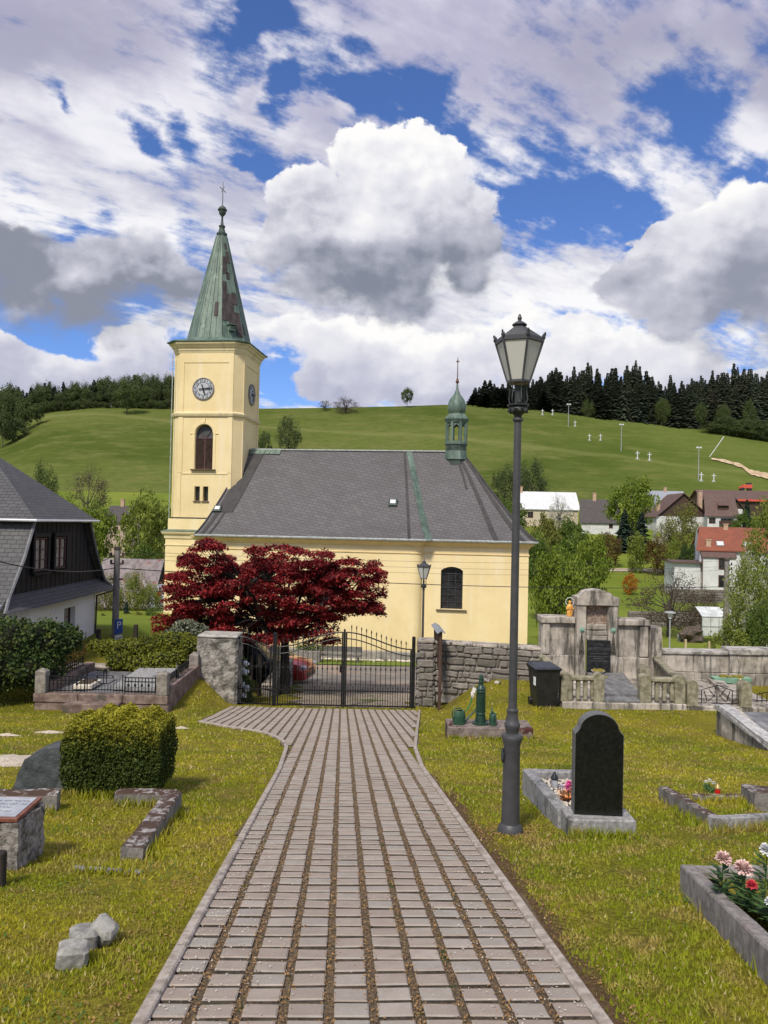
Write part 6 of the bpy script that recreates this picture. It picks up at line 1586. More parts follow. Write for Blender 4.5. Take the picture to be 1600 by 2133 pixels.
# pent roof under the gable
rquad((.42, Bn - .65, gb_ - .42), (.42, Bf + .62, gb_ - .42), (-.1, Bf + .05, gb_ + .02), (-.1, Bn - .05, gb_ + .02))
rf_ = mb.build('roof', sl2, hh)
mb = MB(); mb.tube([(.32, Tn - .3, zt0 - .02), (.32, Tf + .3, zt0 - .02)], .045, 6); mb.tube([(.34, Tn - .32, zt0 - .02), (-12, Tn - .32, zt0 - .02)], .045, 6); mb.build('gutter', whm, hh)
mb = MB()
pmat('grey_barge', (.16, .16, .165), (.22, .22, .225), 6, .6, 0)
for s, T0, B0 in ((-1, Tn, Bn), (1, Tf, Bf)): mb = MB(); mb.tube([(.12, T0, zl(-.2)), (.12, lerp(T0, B0, .42), lerp(zl(-.2), gb_, .5)), (.12, B0, gb_), (.30, B0 + s * .6, gb_ - .42)], .05, 5); mb.build('barge_board', MATS['grey_barge'], hh)
mb = MB(); mb.box((.03, (Yn + Yf) / 2, e2 - .08), (.10, Yf - Yn, .12)); mb.build('eaves_moulding', whw, hh)
mb = MB(); mb.tube([(.36, Bf + .55, gb_ - .48), (.05, Yf + .02, gb_ - .62), (.04, Yf - .02, 0)], .04, 6); mb.build('downpipe', pmat('brown_pipe', (.05, .04, .035), (.08, .06, .05), 4, .5, 0), hh)
# ------------------------------------------------------------------ poles, posts and sign
grp = pmat('concrete_pole', (.17, .155, .14), (.27, .245, .22), 6, .9, .3, stretch=(1, 1, .4)); grs = pmat('grey_steel', (.28, .30, .30), (.38, .40, .40), 6, .5, 0)
def upole(px, pyb, pyt, w0, w1, label, Yp, ins=True):
    b_, t_ = P(px, pyb, Yp), P(px, pyt, Yp); t = thing('utility_pole', label, 'utility pole', (b_.x, Yp, b_.z)); H_ = t_.z - b_.z
    mb = MB(); mb.lathe([(w0, -.5), (w1, H_)], 10); mb.build('pole', grp, t, auto=50)
    mb = MB()
    for z in (.22, .5, 1.1): mb.box((0, 0, H_ - z - .1), (w1 * 4.4, .08, .06)); 
    for z in (.22, .5):
        for s in (-1, 1): mb.lathe([(.03, 0), (.05, .03), (.045, .10), (.02, .13)], 8, (s * w1 * 2, 0, H_ - z - .07))
    mb.build('crossarm', MATS['brown_pipe'], t); 
    mb = MB(); mb.lathe([(w1 * 1.25, H_ - .05), (w1 * 1.25, H_ + .05), (.02, H_ + .09)], 8); mb.build('cap', MATS['brown_pipe'], t); return t
up1 = upole(239, 1352, 1142, .15, .115, 'concrete utility pole carrying the parking sign beside the black gabled house', 30.)
up2 = upole(1512, 1330, 1166, .20, .15, 'concrete utility pole in front of the white house with the red roof', 48.)
bls = pmat('sign_blue', (.02, .06, .26), (.03, .08, .32), 5, .4, 0); wsg = pmat('sign_white', (.6, .6, .6), (.7, .7, .7), 5, .4, 0)
q = P(247, 1320, 29.7); sg = thing('parking_sign', 'blue parking sign with white P above a small white plate on the pole', 'sign', (q.x, 29.7, q.z), R(52)); s_ = 29.7 / F
mb = MB(); mb.box((0, 0, .28), (.34, .02, .56), bev=.005); mb.build('sign_panel', bls, sg); text_mesh('P', .40, wsg, Matrix.Translation((0, -.014, .32)) @ Matrix.Rotation(PI / 2, 4, 'X'), sg, 'letter', .003)
mb = MB(); mb.box((0, 0, -.28), (.32, .02, .44), bev=.005); mb.build('plate', wsg, sg)
mb = MB(); 
for z in (-.16, -.24, -.34): mb.box((0, -.013, z), (.28, .004, .03))
mb.build('plate_lines', blkp, sg)
dkp = MATS['dark_wood']
for (px, py, h, Y) in ((204, 1355, .62, 28), (282, 1340, .55, 29)):
    q = P(px, py, Y); mb = MB(); mb.box((0, 0, h / 2), (.14, .14, h + .3), bev=.01); o = mb.build('bollard', dkp, None, loc=(q.x, Y, q.z)); tag(o, 'short dark wooden bollard %s the parking pole' % ('left of' if px < 239 else 'right of'), 'bollard', 'wooden bollards by the parking pole')
for k, (px, pyt, Y) in enumerate(((523, 1372, 25.6), (540, 1368, 26.2))):
    q = P(px, 1420, Y); g = G(q.x, Y); h = P(px, pyt, Y).z - g; mb = MB(); mb.box((0, 0, h / 2), (.10, .10, h + .2), bev=.01); o = mb.build('fence_post', dkp, None, loc=(q.x, Y, g)); tag(o, ('nearer, left-hand' if k == 0 else 'farther, right-hand') + ' dark wooden post standing behind the wicket gate', 'post')
mb = MB(); a, c = P(515, 1394, 25.4), P(570, 1376, 27.5); mb.tube([a, c], .05, 6); tag(mb.build('rail', dkp), 'slanting dark handrail behind the wicket gate', 'handrail')
# low stone parapet behind the wicket
a, c = P(566, 1437, 26), P(608, 1392, 31); rubble_wall('parapet', 'low dark stone parapet running back beside the car, seen through the gate', 'wall', (a.x, 26), (c.x, 31), .3, G(a.x, 26) - .9, G(a.x, 26) + .35, .2, 21, True)
# wires
def wire(name, label, pts, sag, r=.012):
    mb = MB()
    for a, c in zip(pts, pts[1:]):
        a, c = Vector(a), Vector(c); mb.tube([a.lerp(c, k / 24) - Vector((0, 0, sag * 4 * (k / 24) * (1 - k / 24))) for k in range(25)], r, 4)
    o = mb.build(name, blkp); tag(o, label, 'cable', 'overhead power lines'); return o
wire('power_line', 'thick power line crossing the church wall at window height', [P(-100, 1140, 20), P(239, 1183, 30), P(1512, 1222, 48), P(1900, 1225, 60)], .35, .018)
for k, (y0_, y1_) in enumerate(((1147, 1168), (1152, 1180), (1160, 1187))): wire('power_line', 'thin power line high across the church wall', [P(239, y0_, 30), P(1512, y1_, 48)], .3 + .1 * k, .006)
wire('power_line', 'power line from the black gabled house to the parking pole', [P(205, 1170, 30), P(239, 1155, 30)], .05, .012)
# street light of the lower road
q = P(1395, 1350, 44); b_ = G(q.x, 44); h = P(1395, 1274, 44).z - b_ - .4; t = thing('path_lamp', 'slim steel lamp post with white bowl shade in the green valley behind the tomb wall', 'street lamp', (q.x, 44, b_))
mb = MB(); mb.lathe([(.05, -.2), (.04, h)], 8); mb.build('pole', grs, t); mb = MB(); mb.lathe([(.10, h), (.16, h + .3), (.20, h + .32)], 14); mb.build('lamp_shade', wsg, t, auto=40); mb = MB(); mb.lathe([(.33, h + .32), (.33, h + .36), (.15, h + .42), (.01, h + .43)], 14); mb.build('cover', grs, t, auto=40)
for k, (px, pt, pb_) in enumerate(((1377, 1325, 1352), (1428, 1333, 1354), (1477, 1341, 1355))):
    q = P(px, pb_ + 14, 30); mb = MB(); mb.box((0, 0, .35), (.07, .07, (pb_ + 14 - pt) * 30 / F), bev=.005); o = mb.build('marker_stake', pmat('pale_wood', (.45, .36, .2), (.6, .5, .3), 6, .8, 0) if 'pale_wood' not in MATS else MATS['pale_wood'], None, loc=(q.x, 30, q.z)); tag(o, ('left', 'middle', 'right')[k] + ' one of three pale wooden stakes behind the tomb wall', 'stake', 'pale stakes behind the tomb wall')
# ------------------------------------------------------------------ things round the church foot
q = PG(645, 1379); t = thing('flower_planter', 'pale concrete flower trough with green plants at the church foot', 'planter', (q.x, q.y - .5, G(q.x, q.y)), CR)
mb = MB(); mb.box((0, 0, .38), (1.3, .5, .72), bev=.03); mb.build('trough', conc, t)
planter_loc = (q.x, q.y - .5, G(q.x, q.y) + .75)
t = thing('bench', 'low grey wooden bench against the church plinth', 'bench', (P(705, 1376, 43).x, 43, G(P(705, 1376, 43).x, 43)), CR); gw2 = pmat('grey_wood', (.10, .095, .09), (.17, .16, .15), 5, .8, .2)
mb = MB(); mb.box((0, 0, .44), (2.6, .4, .06)); mb.build('seat', gw2, t); mb = MB(); mb.box((0, .2, .75), (2.6, .05, .3)); mb.build('backrest', gw2, t)
for s in (-1.1, 1.1): mb = MB(); mb.box((s, 0, .21), (.08, .4, .42)); mb.build('leg', gw2, t)
tag(sheet('verge', lambda x, y: True, -7, 8.6, 41.6, 43.6, .4, .06, pmat('verge_grass', (.10, .16, .018), (.16, .20, .03), 3, .95, .4)), kind='structure')
mb = MB()
for k in range(70):
    x = lerp(-4.5, 3.6, random.random()); y = 43.8 + random.uniform(-.15, .15) - (x - 2.8) * .113; r = random.uniform(.06, .13); mb.blob((x, y, G(x, y) + .08), (r, r, r * .6), k, .3, nu=6, nv=4)
tag(mb.build('river_stones', peb), 'strip of pale stones along the foot of the church wall', 'stones', kind='stuff')
# ------------------------------------------------------------------ red car, nose out from behind the maple
carp = pmat('red_car_paint', (.30, .012, .014), (.36, .018, .018), 2, .18, 0, spec=.6); MATS['red_car_paint'].node_tree.nodes['Principled BSDF'].inputs['Coat Weight'].default_value = .6
q = P(648, 1424, 32.2); cg = G(q.x, 32.2) + .03
car = thing('parked_car', 'red hatchback parked behind the maple with only its nose in view', 'car', (q.x, 32.2, cg), R(180 - 14))
# car local: nose at x=0 pointing -x after rotation ; body extends +x
def sec(x, w, zs, zt_): return x, w, zs, zt_
secs = [(0, .55, .28, .62), (.06, .74, .22, .74), (.25, .84, .20, .86), (.8, .88, .20, .95), (1.15, .89, .20, 1.0), (2.6, .89, .20, 1.02), (3.6, .86, .22, 1.02), (3.95, .80, .28, .95), (4.02, .7, .4, .8)]
rings = []
for x, w, zb3_, zt3 in secs:
    m_ = (zb3_ + zt3) / 2; rings.append([(x, -w * .92, zb3_), (x, -w, zb3_ + .12), (x, -w, m_ + .1), (x, -w * .93, zt3 - .05), (x, -w * .75, zt3), (x, 0, zt3 + .03), (x, w * .75, zt3), (x, w * .93, zt3 - .05), (x, w, m_ + .1), (x, w, zb3_ + .12), (x, w * .92, zb3_), (x, 0, zb3_ - .02)])
mb = MB(); mb.loft(rings); mb.build('body', carp, car, auto=35)
mb = MB(); rr2 = []
for x, w, z in ((1.0, .80, .98), (1.75, .66, 1.42), (2.2, .66, 1.47), (3.2, .64, 1.43), (3.85, .72, 1.0)): rr2.append([(x, -w, .95), (x, -w, z * .98), (x, -w * .7, z), (x, w * .7, z), (x, w, z * .98), (x, w, .95)])
mb.loft(rr2); mb.build('windows', glassd, car, auto=35)
mb = MB(); mb.loft([[(1.72, -.68, 1.40), (1.72, .68, 1.40), (1.8, .66, 1.455), (1.8, -.66, 1.455)], [(3.3, -.66, 1.41), (3.3, .66, 1.41), (3.2, .64, 1.47), (3.2, -.64, 1.47)]]); mb.build('roof', carp, car)
for s in (-1, 1):
    mb = MB(); mb.blob((.16, s * .62, .72), (.16, .17, .085), 1, .05, nu=12, nv=8); mb.build('headlight', pmat('lamp_glass', (.4, .42, .44), (.6, .62, .65), 9, .1, 0, spec=.8) if 'lamp_glass' not in MATS else MATS['lamp_glass'], car, auto=50)
    for x in (.78, 3.3):
        mb = MB(); mb.lathe([(.0, -.1), (.27, -.1), (.31, -.07), (.31, .07), (.27, .1), (.0, .1)], 22, M=Matrix.Translation((x, s * .80, .31)) @ Matrix.Rotation(PI / 2, 4, 'X')); w_ = mb.build('wheel', blkp, car, auto=40)
        mb = MB(); mb.lathe([(.0, -.105), (.19, -.11), (.20, .11), (.0, .105)], 16, M=Matrix.Translation((x, s * .805, .31)) @ Matrix.Rotation(PI / 2, 4, 'X')); mb.build('rim', grs, w_, auto=40)
mb = MB(); mb.box((-.005, 0, .40), (.03, .9, .16), bev=.01); mb.box((-.01, 0, .6), (.03, .5, .08)); mb.build('grille', blkp, car)
# dark van body behind, deep in the shade of the tree
dv = P(606, 1400, 30.6)
t = thing('parked_van', 'black van standing in the deep shade under the red maple', 'van', (dv.x, 30.9, G(dv.x, 30.9) + .02), R(180 + 3))
blc = pmat('black_car_paint', (.006, .006, .007), (.01, .01, .011), 3, .2, 0)
mb = MB(); rings = []
for x, w, z in ((0, .7, .8), (.15, .85, .95), (.9, .92, 1.15), (1.5, .92, 1.85), (1.8, .92, 1.95), (4.6, .92, 1.95), (4.75, .88, 1.8)): rings.append([(x, -w, .25), (x, -w, z * .6), (x, -w * .86, z - .04), (x, -w * .7, z), (x, w * .7, z), (x, w * .86, z - .04), (x, w, z * .6), (x, w, .25)])
mb.loft(rings); mb.build('body', blc, t, auto=35)
for s in (-1, 1):
    for x in (.85, 3.9):
        mb = MB(); mb.lathe([(.0, -.1), (.29, -.1), (.33, -.07), (.33, .07), (.29, .1), (.0, .1)], 20, M=Matrix.Translation((x, s * .84, .33)) @ Matrix.Rotation(PI / 2, 4, 'X')); mb.build('wheel', blkp, t, auto=40)
mb = MB(); mb.loft([[(.98, -.8, 1.18), (.98, .8, 1.18), (.96, .8, 1.16), (.96, -.8, 1.16)], [(1.5, -.78, 1.82), (1.5, .78, 1.82), (1.47, .78, 1.82), (1.47, -.78, 1.82)]]); mb.build('windscreen', glassd, t)
# ------------------------------------------------------------------ houses of the valley
def rmat(name, c1, c2, st=(1, 1, 1), c3=None): return pmat(name, c1, c2, 1.2, .7, .2, 6, stretch=st, c3=c3, s3=.8)
RF = {'dark': rmat('dark_tin_roof', (.06, .052, .05), (.095, .082, .078), (3, 3, .3)), 'brown': rmat('brown_tin_roof', (.10, .062, .052), (.14, .088, .075), (3, 3, .3)), 'white': rmat('silver_tin_roof', (.55, .55, .55), (.70, .70, .70), (2, 2, .3)), 'grey': rmat('grey_tin_roof', (.25, .26, .30), (.32, .33, .37), (3, 3, .3)),
      'rust': rmat('rusty_tin_roof', (.15, .12, .12), (.27, .23, .23), (1.5, 1.5, .4), (.24, .075, .055))}
m, nt, b = newmat('orange_tiles'); v = wpos(nt); wv = nt.new('ShaderNodeTexWave', wave_type='BANDS', bands_direction='Z'); nt.link(v, wv.inputs['Vector']); wv.inputs['Scale'].default_value = 1.3
c = nt.mix(nt.mr(nt.noise(v, .8, 6, .7), .35, .65), (.27, .080, .040), (.20, .062, .036)); c = nt.mix(nt.mr(wv.outputs['Fac'], .0, .35, .55, 0), c, (.15, .04, .02)); c = nt.mix(nt.mr(nt.noise(v, 3, 5, .7), .55, .7, 0, .4), c, (.20, .07, .035)); nt.link(c, b.inputs['Base Color']); b.inputs['Roughness'].default_value = .8; RF['red'] = m
wlw = pmat('white_house_wall', (.66, .66, .65), (.56, .56, .55), .8, .9, .1, c3=(.46, .45, .43), s3=.5); wlc = pmat('cream_house_wall', (.50, .42, .30), (.58, .50, .38), .8, .9, .1); wlb = pmat('brown_timber', (.055, .032, .024), (.09, .055, .042), 1.5, .8, .3, stretch=(4, 4, .3)); wlp = pmat('pinkish_wall', (.42, .30, .25), (.5, .38, .32), 1, .9, .1); brk = pmat('chimney_brick', (.38, .24, .15), (.55, .40, .29), 6, .9, .3)
wfr = pmat('window_frame_brown', (.12, .05, .04), (.16, .07, .05), 3, .6, 0)
def house(label, pxl, pxr, py_eave, py_base, py_ridge, Y, roof, wall, dep=8., wins=(), rz=0., gable_front=False, ov=.5, gwall=None, chim=(), name='house', extra=None, ridge_in=(0, 0)):
    a, c = P(pxl, py_eave, Y), P(pxr, py_eave, Y); k = Y / F; Wd = (c - a).x; zb4 = P((pxl + pxr) / 2, py_base, Y).z; he = P((pxl + pxr) / 2, py_eave, Y).z - zb4
    Yr = Y + dep / 2 if not gable_front else Y; hr = P((pxl + pxr) / 2, py_ridge, Yr).z - zb4
    t = thing(name, label, 'house', (a.x, Y, zb4), rz)
    mb = MB(); ops = [(u0 * Wd, u1 * Wd, v0 * he, v1 * he, 0) for u0, u1, v0, v1 in wins]
    facade(mb, (0, 0), (Wd, 0), -3, he, ops, .18)
    mb.quad((Wd, 0, -3), (Wd, dep, -3), (Wd, dep, he), (Wd, 0, he)); mb.quad((0, dep, -3), (0, 0, -3), (0, 0, he), (0, dep, he)); mb.quad((Wd, dep, -3), (0, dep, -3), (0, dep, he), (Wd, dep, he))
    mb.build('wall', wall, t)
    gb = MB()
    if gable_front: gb.poly([(0, 0.02, he), (Wd, 0.02, he), (Wd / 2, 0.02, hr)]); gb.build('gable', gwall or wall, t); gb = MB(); gb.poly([(Wd, dep, he), (0, dep, he), (Wd / 2, dep, hr)])
    else: gb.poly([(Wd, 0, he), (Wd, dep, he), (Wd, dep / 2, hr)]); gb.build('gable', gwall or wall, t); gb = MB(); gb.poly([(0, dep, he), (0, 0, he), (0, dep / 2, hr)])
    gb.build('gable', gwall or wall, t)
    rb = MB(); th = .14
    if gable_front:
        d = Vector((Wd / 2, 0, hr - he)).normalized() * ov
        for s in (-1, 1):
            ex = -d.x if s < 0 else Wd + d.x; rb.add([(ex, -ov, he - d.z), (ex, dep + ov, he - d.z), (Wd / 2, dep + ov, hr), (Wd / 2, -ov, hr), (ex, -ov, he - d.z + th), (ex, dep + ov, he - d.z + th), (Wd / 2, dep + ov, hr + th), (Wd / 2, -ov, hr + th)], [(0, 1, 2, 3), (7, 6, 5, 4), (0, 3, 7, 4), (1, 0, 4, 5), (2, 1, 5, 6)])
    else:
        d = Vector((0, dep / 2, hr - he)).normalized() * ov; i0, i1 = ridge_in
        for ex, s in ((-d.y, -1), (dep + d.y, 1)): rb.add([(-ov, ex, he - d.z), (Wd + ov, ex, he - d.z), (Wd + ov - i1, dep / 2, hr), (-ov + i0, dep / 2, hr), (-ov, ex, he - d.z + th), (Wd + ov, ex, he - d.z + th), (Wd + ov - i1, dep / 2, hr + th), (-ov + i0, dep / 2, hr + th)], [(0, 3, 2, 1), (4, 5, 6, 7), (0, 1, 5, 4), (1, 2, 6, 5), (3, 0, 4, 7)])
    rb.build('roof', RF[roof], t)
    for u0, u1, v0, v1 in wins:
        mb = MB(); mb.box(((u0 + u1) / 2 * Wd, .17, (v0 + v1) / 2 * he), ((u1 - u0) * Wd, .03, (v1 - v0) * he)); w = mb.build('window', glassd, t)
        mb = MB(); x0_, x1_, z0_, z1_ = u0 * Wd, u1 * Wd, v0 * he, v1 * he
        for x in (x0_ + .04, x1_ - .04, (x0_ + x1_) / 2): mb.box((x, .12, (z0_ + z1_) / 2), (.08, .06, z1_ - z0_))
        for z in (z0_ + .04, z1_ - .04): mb.box(((x0_ + x1_) / 2, .12, z), (x1_ - x0_, .06, .08))
        mb.build('frame', wfr, w)
    for u, dd, w_, top in chim:
        mb = MB(); w_ *= .72; top -= .35; mb.box((u * Wd, dd, (he + top) / 2), (w_, w_, top - he)); mb.box((u * Wd, dd, top + .06), (w_ + .14, w_ + .14, .12)); mb.build('chimney', brk, t)
    t['_W'] = Wd; t['_he'] = he; t['_hr'] = hr; return t
# the white one with the orange roof
rh = house('large white house with orange tiled roof, skylights and brick chimneys right of the tomb', 1458, 1630, 1145, 1228, 1101, 105, 'red', wlw, 9, [(.20, .265, .56, .88), (.46, .52, .56, .88), (.20, .26, .12, .40), (.46, .52, .12, .40), (.8, .86, .56, .88)], chim=[(.10, .6, .9, 7.0), (.33, 4.2, .8, 9.2)], ridge_in=(.8, 0), rz=R(-17))
Wd, he, hr = rh['_W'], rh['_he'], rh['_hr']
mb = MB(); mb.loft([[(.02 * Wd, -1.3, he - 1.15), (.40 * Wd, -1.3, he - 1.15), (.40 * Wd, -1.3, he - 1.02), (.02 * Wd, -1.3, he - 1.02)], [(.0, -.05, he - .30), (.39 * Wd, -.05, he - .30), (.39 * Wd, -.05, he - .16), (.0, -.05, he - .16)]]); mb.build('porch_roof', RF['brown'], rh)
mb = MB(); mb.quad((.03 * Wd, -1.1, -2), (.39 * Wd, -1.1, -2), (.39 * Wd, -1.1, he - 1.0), (.03 * Wd, -1.1, he - 1.0)); mb.quad((.39 * Wd, -1.1, -2), (.39 * Wd, 0, -2), (.39 * Wd, 0, he - .4), (.39 * Wd, -1.1, he - 1.0)); mb.quad((.03 * Wd, 0, -2), (.03 * Wd, -1.1, -2), (.03 * Wd, -1.1, he - 1.0), (.03 * Wd, 0, he - .4)); mb.build('bay', wlw, rh)
for z0_, z1_ in ((.56, .84), (.12, .40)):
    mb = MB(); mb.box((.235 * Wd, -1.11, (z0_ + z1_) / 2 * he - .2), (.7, .05, (z1_ - z0_) * he)); w = mb.build('window', glassd, rh); mb = MB()
    for x in (-.35, .35): mb.box((.235 * Wd + x, -1.14, (z0_ + z1_) / 2 * he - .2), (.08, .06, (z1_ - z0_) * he + .08))
    for z in (z0_ * he - .2, z1_ * he - .2): mb.box((.235 * Wd, -1.14, z), (.78, .06, .08))
    mb.build('frame', wfr, w)
sl_a = math.atan2(hr - he, 4.5)
for u in (.235, .53):
    Mx = Matrix.Translation((u * Wd, .9, he + .9 * math.tan(sl_a) + .18)) @ Matrix.Rotation(sl_a, 4, 'X'); mb = MB(); mb.box((0, 0, 0), (.95, 1.1, .12), 0, Mx); s = mb.build('skylight', MATS['grey_steel'], rh); mb = MB(); mb.box((0, 0, .07), (.75, .85, .03), 0, Mx); mb.build('pane', MATS['sky_pane'], s)
mb = MB(); mb.tube([(.02 * Wd, -.25, he - .3), (.02 * Wd, -1.25, he - 1.2), (.02 * Wd, -1.2, -1)], .06, 6); mb.build('downpipe', wfr, rh)
an = house('low white annexe with flat brown roof left of the orange roofed house', 1405, 1457, 1172, 1212, 1168, 105, 'brown', wlw, 6, [], name='annexe', rz=R(-8))
house('long silver tin roofed house behind the lamp post', 1088, 1204, 1059, 1085, 1026, 175, 'white', wlc, 8, [(.1, .2, .2, .7)], chim=[(.02, 4, 1.1, 8.2)])
house('house with dark roof, log wall and white end wall left of the round tree', 1212, 1290, 1087, 1104, 1042, 165, 'dark', wlw, 9, [(.70, .80, .2, .75)], chim=[(.33, 4.5, 1., 8.4)], gwall=wlb, ridge_in=(0, 1.2), rz=R(-14))
house('grey blue roofed house behind the brown timber gable', 1362, 1432, 1058, 1075, 1024, 188, 'grey', wlc, 8, [], chim=[(.5, 4, .9, 7.5)])
house('brown timber gabled house with white ground floor above the orange roof', 1368, 1478, 1076, 1100, 1028, 170, 'brown', wlw, 9, [(.4, .44, .3, .6)], gable_front=True, gwall=wlb, chim=[(.12, 3, .9, 6.0), (.95, 4, 1.2, 8.8)])
h5 = house('brown tin roofed house with dormer and balcony right of the timber gable', 1474, 1530, 1073, 1096, 1031, 163, 'brown', wlw, 8, [(.05, .28, .2, .75), (.45, .9, .15, .7)], ridge_in=(0, .8), rz=R(-18))
mb = MB(); Wd5 = h5['_W']; mb.box((Wd5 * .7, -.8, .7), (Wd5 * .6, 1.4, .9)); mb.build('balcony', wlb, h5)
mb = MB(); mb.box((Wd5 * .55, 1.6, h5['_he'] + 1.5), (1.9, 1.6, 1.3)); dn = mb.build('dormer', wlb, h5); mb = MB(); mb.loft([[(Wd5 * .55 - 1.1, .4, h5['_he'] + 2.0), (Wd5 * .55 + 1.1, .4, h5['_he'] + 2.0), (Wd5 * .55 + 1.1, .4, h5['_he'] + 2.12), (Wd5 * .55 - 1.1, .4, h5['_he'] + 2.12)], [(Wd5 * .55 - 1.1, 3.6, h5['_he'] + 3.4), (Wd5 * .55 + 1.1, 3.6, h5['_he'] + 3.4), (Wd5 * .55 + 1.1, 3.6, h5['_he'] + 3.5), (Wd5 * .55 - 1.1, 3.6, h5['_he'] + 3.5)]]); mb.build('roof', RF['brown'], dn)
brn = house('long brown roofed barn with red stripe under the eaves at the right edge', 1465, 1640, 1041, 1060, 1023, 205, 'brown', wlb, 9, [], name='barn')
mb = MB(); mb.box((brn['_W'] * .62, -.6, brn['_he'] - .15), (brn['_W'] * .75, .1, .5)); mb.build('red_stripe', pmat('red_trim', (.55, .08, .05), (.65, .12, .08), 3, .6, 0), brn)
house('small white cottage with dark gable among the shrubs at the right edge', 1517, 1548, 1060, 1078, 1040, 178, 'dark', wlw, 6, [], gable_front=True, gwall=wlb, name='cottage')
house('small dark roofed pinkish house between the trees left of the tower', 218, 262, 1085, 1125, 1055, 128, 'dark', wlp, 8, [(.45, .65, .3, .7)], chim=[(.45, 4, .8, 7.2)])
sh = house('old barn with patched rusty tin roof and black gable behind the parking pole', 190, 310, 1262, 1300, 1166, 72, 'rust', wlb, 7.5, [], gwall=bboard, name='barn', ov=.3)
house('low grey roofed shed with white wall beside the church tower', 318, 372, 1262, 1300, 1220, 66, 'grey', wlw, 5, [], name='shed', ov=.3)
# greenhouse with white framed glass in the gardens right
q = P(1500, 1335, 62); t = thing('greenhouse', 'white framed glass greenhouse half hidden by birch leaves at the right', 'greenhouse', (P(1462, 1330, 62).x, 62, P(1500, 1330, 62).z)); Wg = 70 * 62 / F
mb = MB(); mb.box((Wg / 2, 0, .95), (Wg, .05, 1.6)); mb.quad((0, 0, 1.75), (Wg, 0, 1.75), (Wg, 1.4, 2.4), (0, 1.4, 2.4)); mb.build('glazing', pmat('milky_glass', (.45, .48, .46), (.68, .70, .70), 1.5, .25, 0), t)
mb = MB(); 
for k in range(5): mb.box((Wg * k / 4, -.04, .95), (.05, .04, 1.6))
for z in (.2, .95, 1.72): mb.box((Wg / 2, -.04, z), (Wg, .04, .05))
mb.build('frame', grs, t)
# retaining walls of stacked stone below the white house
for k, (x0_, x1_, y_, Y, lab) in enumerate(((1400, 1580, 1232, 90, 'long dark retaining wall below the white house'), (1310, 1500, 1280, 76, 'lower terrace wall behind the brown bush'))):
    a, c = P(x0_, y_, Y), P(x1_, y_, Y); mb = MB(); rs = random.Random(k); zt = a.z; hgt = 1.3; z = zt - hgt
    while z < zt:
        x = a.x
        while x < c.x: w = rs.uniform(.5, 1.5); mb.box((x + w / 2, Y + .2, z + .16), (w - .04, .5, .29), bev=.03); x += w
        z += .32
    o = mb.build('terrace_wall', rub); tag(o, lab, 'wall')
# round wood pile and grey barrel
q = PG(1440, 1338); mb = MB(); mb.blob((0, 0, .55), (.95, .7, .75), 4, .35, nu=16, nv=9); o = mb.build('woodpile', pmat('brushwood', (.05, .04, .035), (.20, .155, .12), 9, .95, 1., 20, bdist=.1), None, loc=q); roughen(o, 2, .08, 3, 4); tag(o, 'rounded heap of brushwood on the green slope behind the tomb wall', 'woodpile')
mb = MB(); mb.lathe([(.2, 0), (.24, .1), (.24, .5), (.12, .62), (.01, .62)], 12); o = mb.build('barrel', grs, None, loc=PG(1417, 1336), auto=40); tag(o, 'small grey barrel standing left of the brushwood heap', 'barrel')
# ------------------------------------------------------------------ ski slope equipment
def slamp(px, pyb, pyt, label):
    q = PG(px, pyb); k = q.y / F; h = (pyb - pyt) * k; t = thing('floodlight_mast', label, 'floodlight', tuple(q), 0, 'floodlight masts on the ski slope'); mb = MB(); mb.lathe([(.16, -.3), (.10, h)], 6); mb.build('mast', grs, t)
    for s in (-1, 1): mb = MB(); mb.box((s * .5, 0, h), (.7, .5, .45)); mb.build('floodlight', wsg, t)
slamp(1184, 889, 842, 'floodlight mast highest on the slope close to the forest edge'); slamp(1294, 940, 884, 'tall floodlight mast in the middle of the ski slope'); slamp(1455, 1000, 932, 'lowest floodlight mast above the brown roofs'); slamp(1117, 851, 810, 'floodlight mast seen just right of the lantern'); slamp(1174, 842, 818, 'small floodlight mast in front of the spruces')
def gun(px, py, s, label, first=[None]):
    q = PG(px, py); k = q.y / F * s
    t = thing('snow_gun', label, 'snow gun', tuple(q), 0, 'snow guns on the ski slope')
    mb = MB(); mb.tube([(0, 0, 0), (0, 0, 16 * k)], 1.0 * k, 5); mb.tube([(-3 * k, 0, 0), (0, 0, 5 * k), (3 * k, 0, 0)], .6 * k, 4); mb.build('stand', wsg, t)
    mb = MB(); mb.box((0, 0, 12 * k), (8 * k, .8 * k, 1.1 * k)); mb.build('arm', wsg, t)
for px, py, s, d in ((1198, 889, .8, 'just right of the highest tall mast'), (1228, 918, .9, 'left one of the pair in mid slope'), (1251, 918, .9, 'right one of the pair in mid slope'), (1328, 957, 1.1, 'left one of the pair right of the middle mast'), (1353, 960, 1.1, 'right one of the pair right of the middle mast'), (1461, 1003, 1.2, 'at the foot of the lowest mast'), (1487, 1004, 1.1, 'lowest and farthest right'), (1130, 865, .8, 'left of the bare patch near the top'), (1151, 865, .8, 'right of the bare patch near the top'), (1016, 843, .6, 'small, leftmost on the ridge'), (1028, 843, .6, 'small, second on the ridge'), (1048, 845, .6, 'small, just left of the lantern')): gun(px, py, s, 'white snow gun stand, ' + d)
q = PG(1478, 952); k = q.y / F; mb = MB(); mb.tube([(0, 0, 0), (30 * k, 0, 44 * k)], .8 * k, 5); o = mb.build('leaning_pole', wsg, None, loc=q); tag(o, 'long white pole leaning to the right at the start of the sandy strip', 'pole')
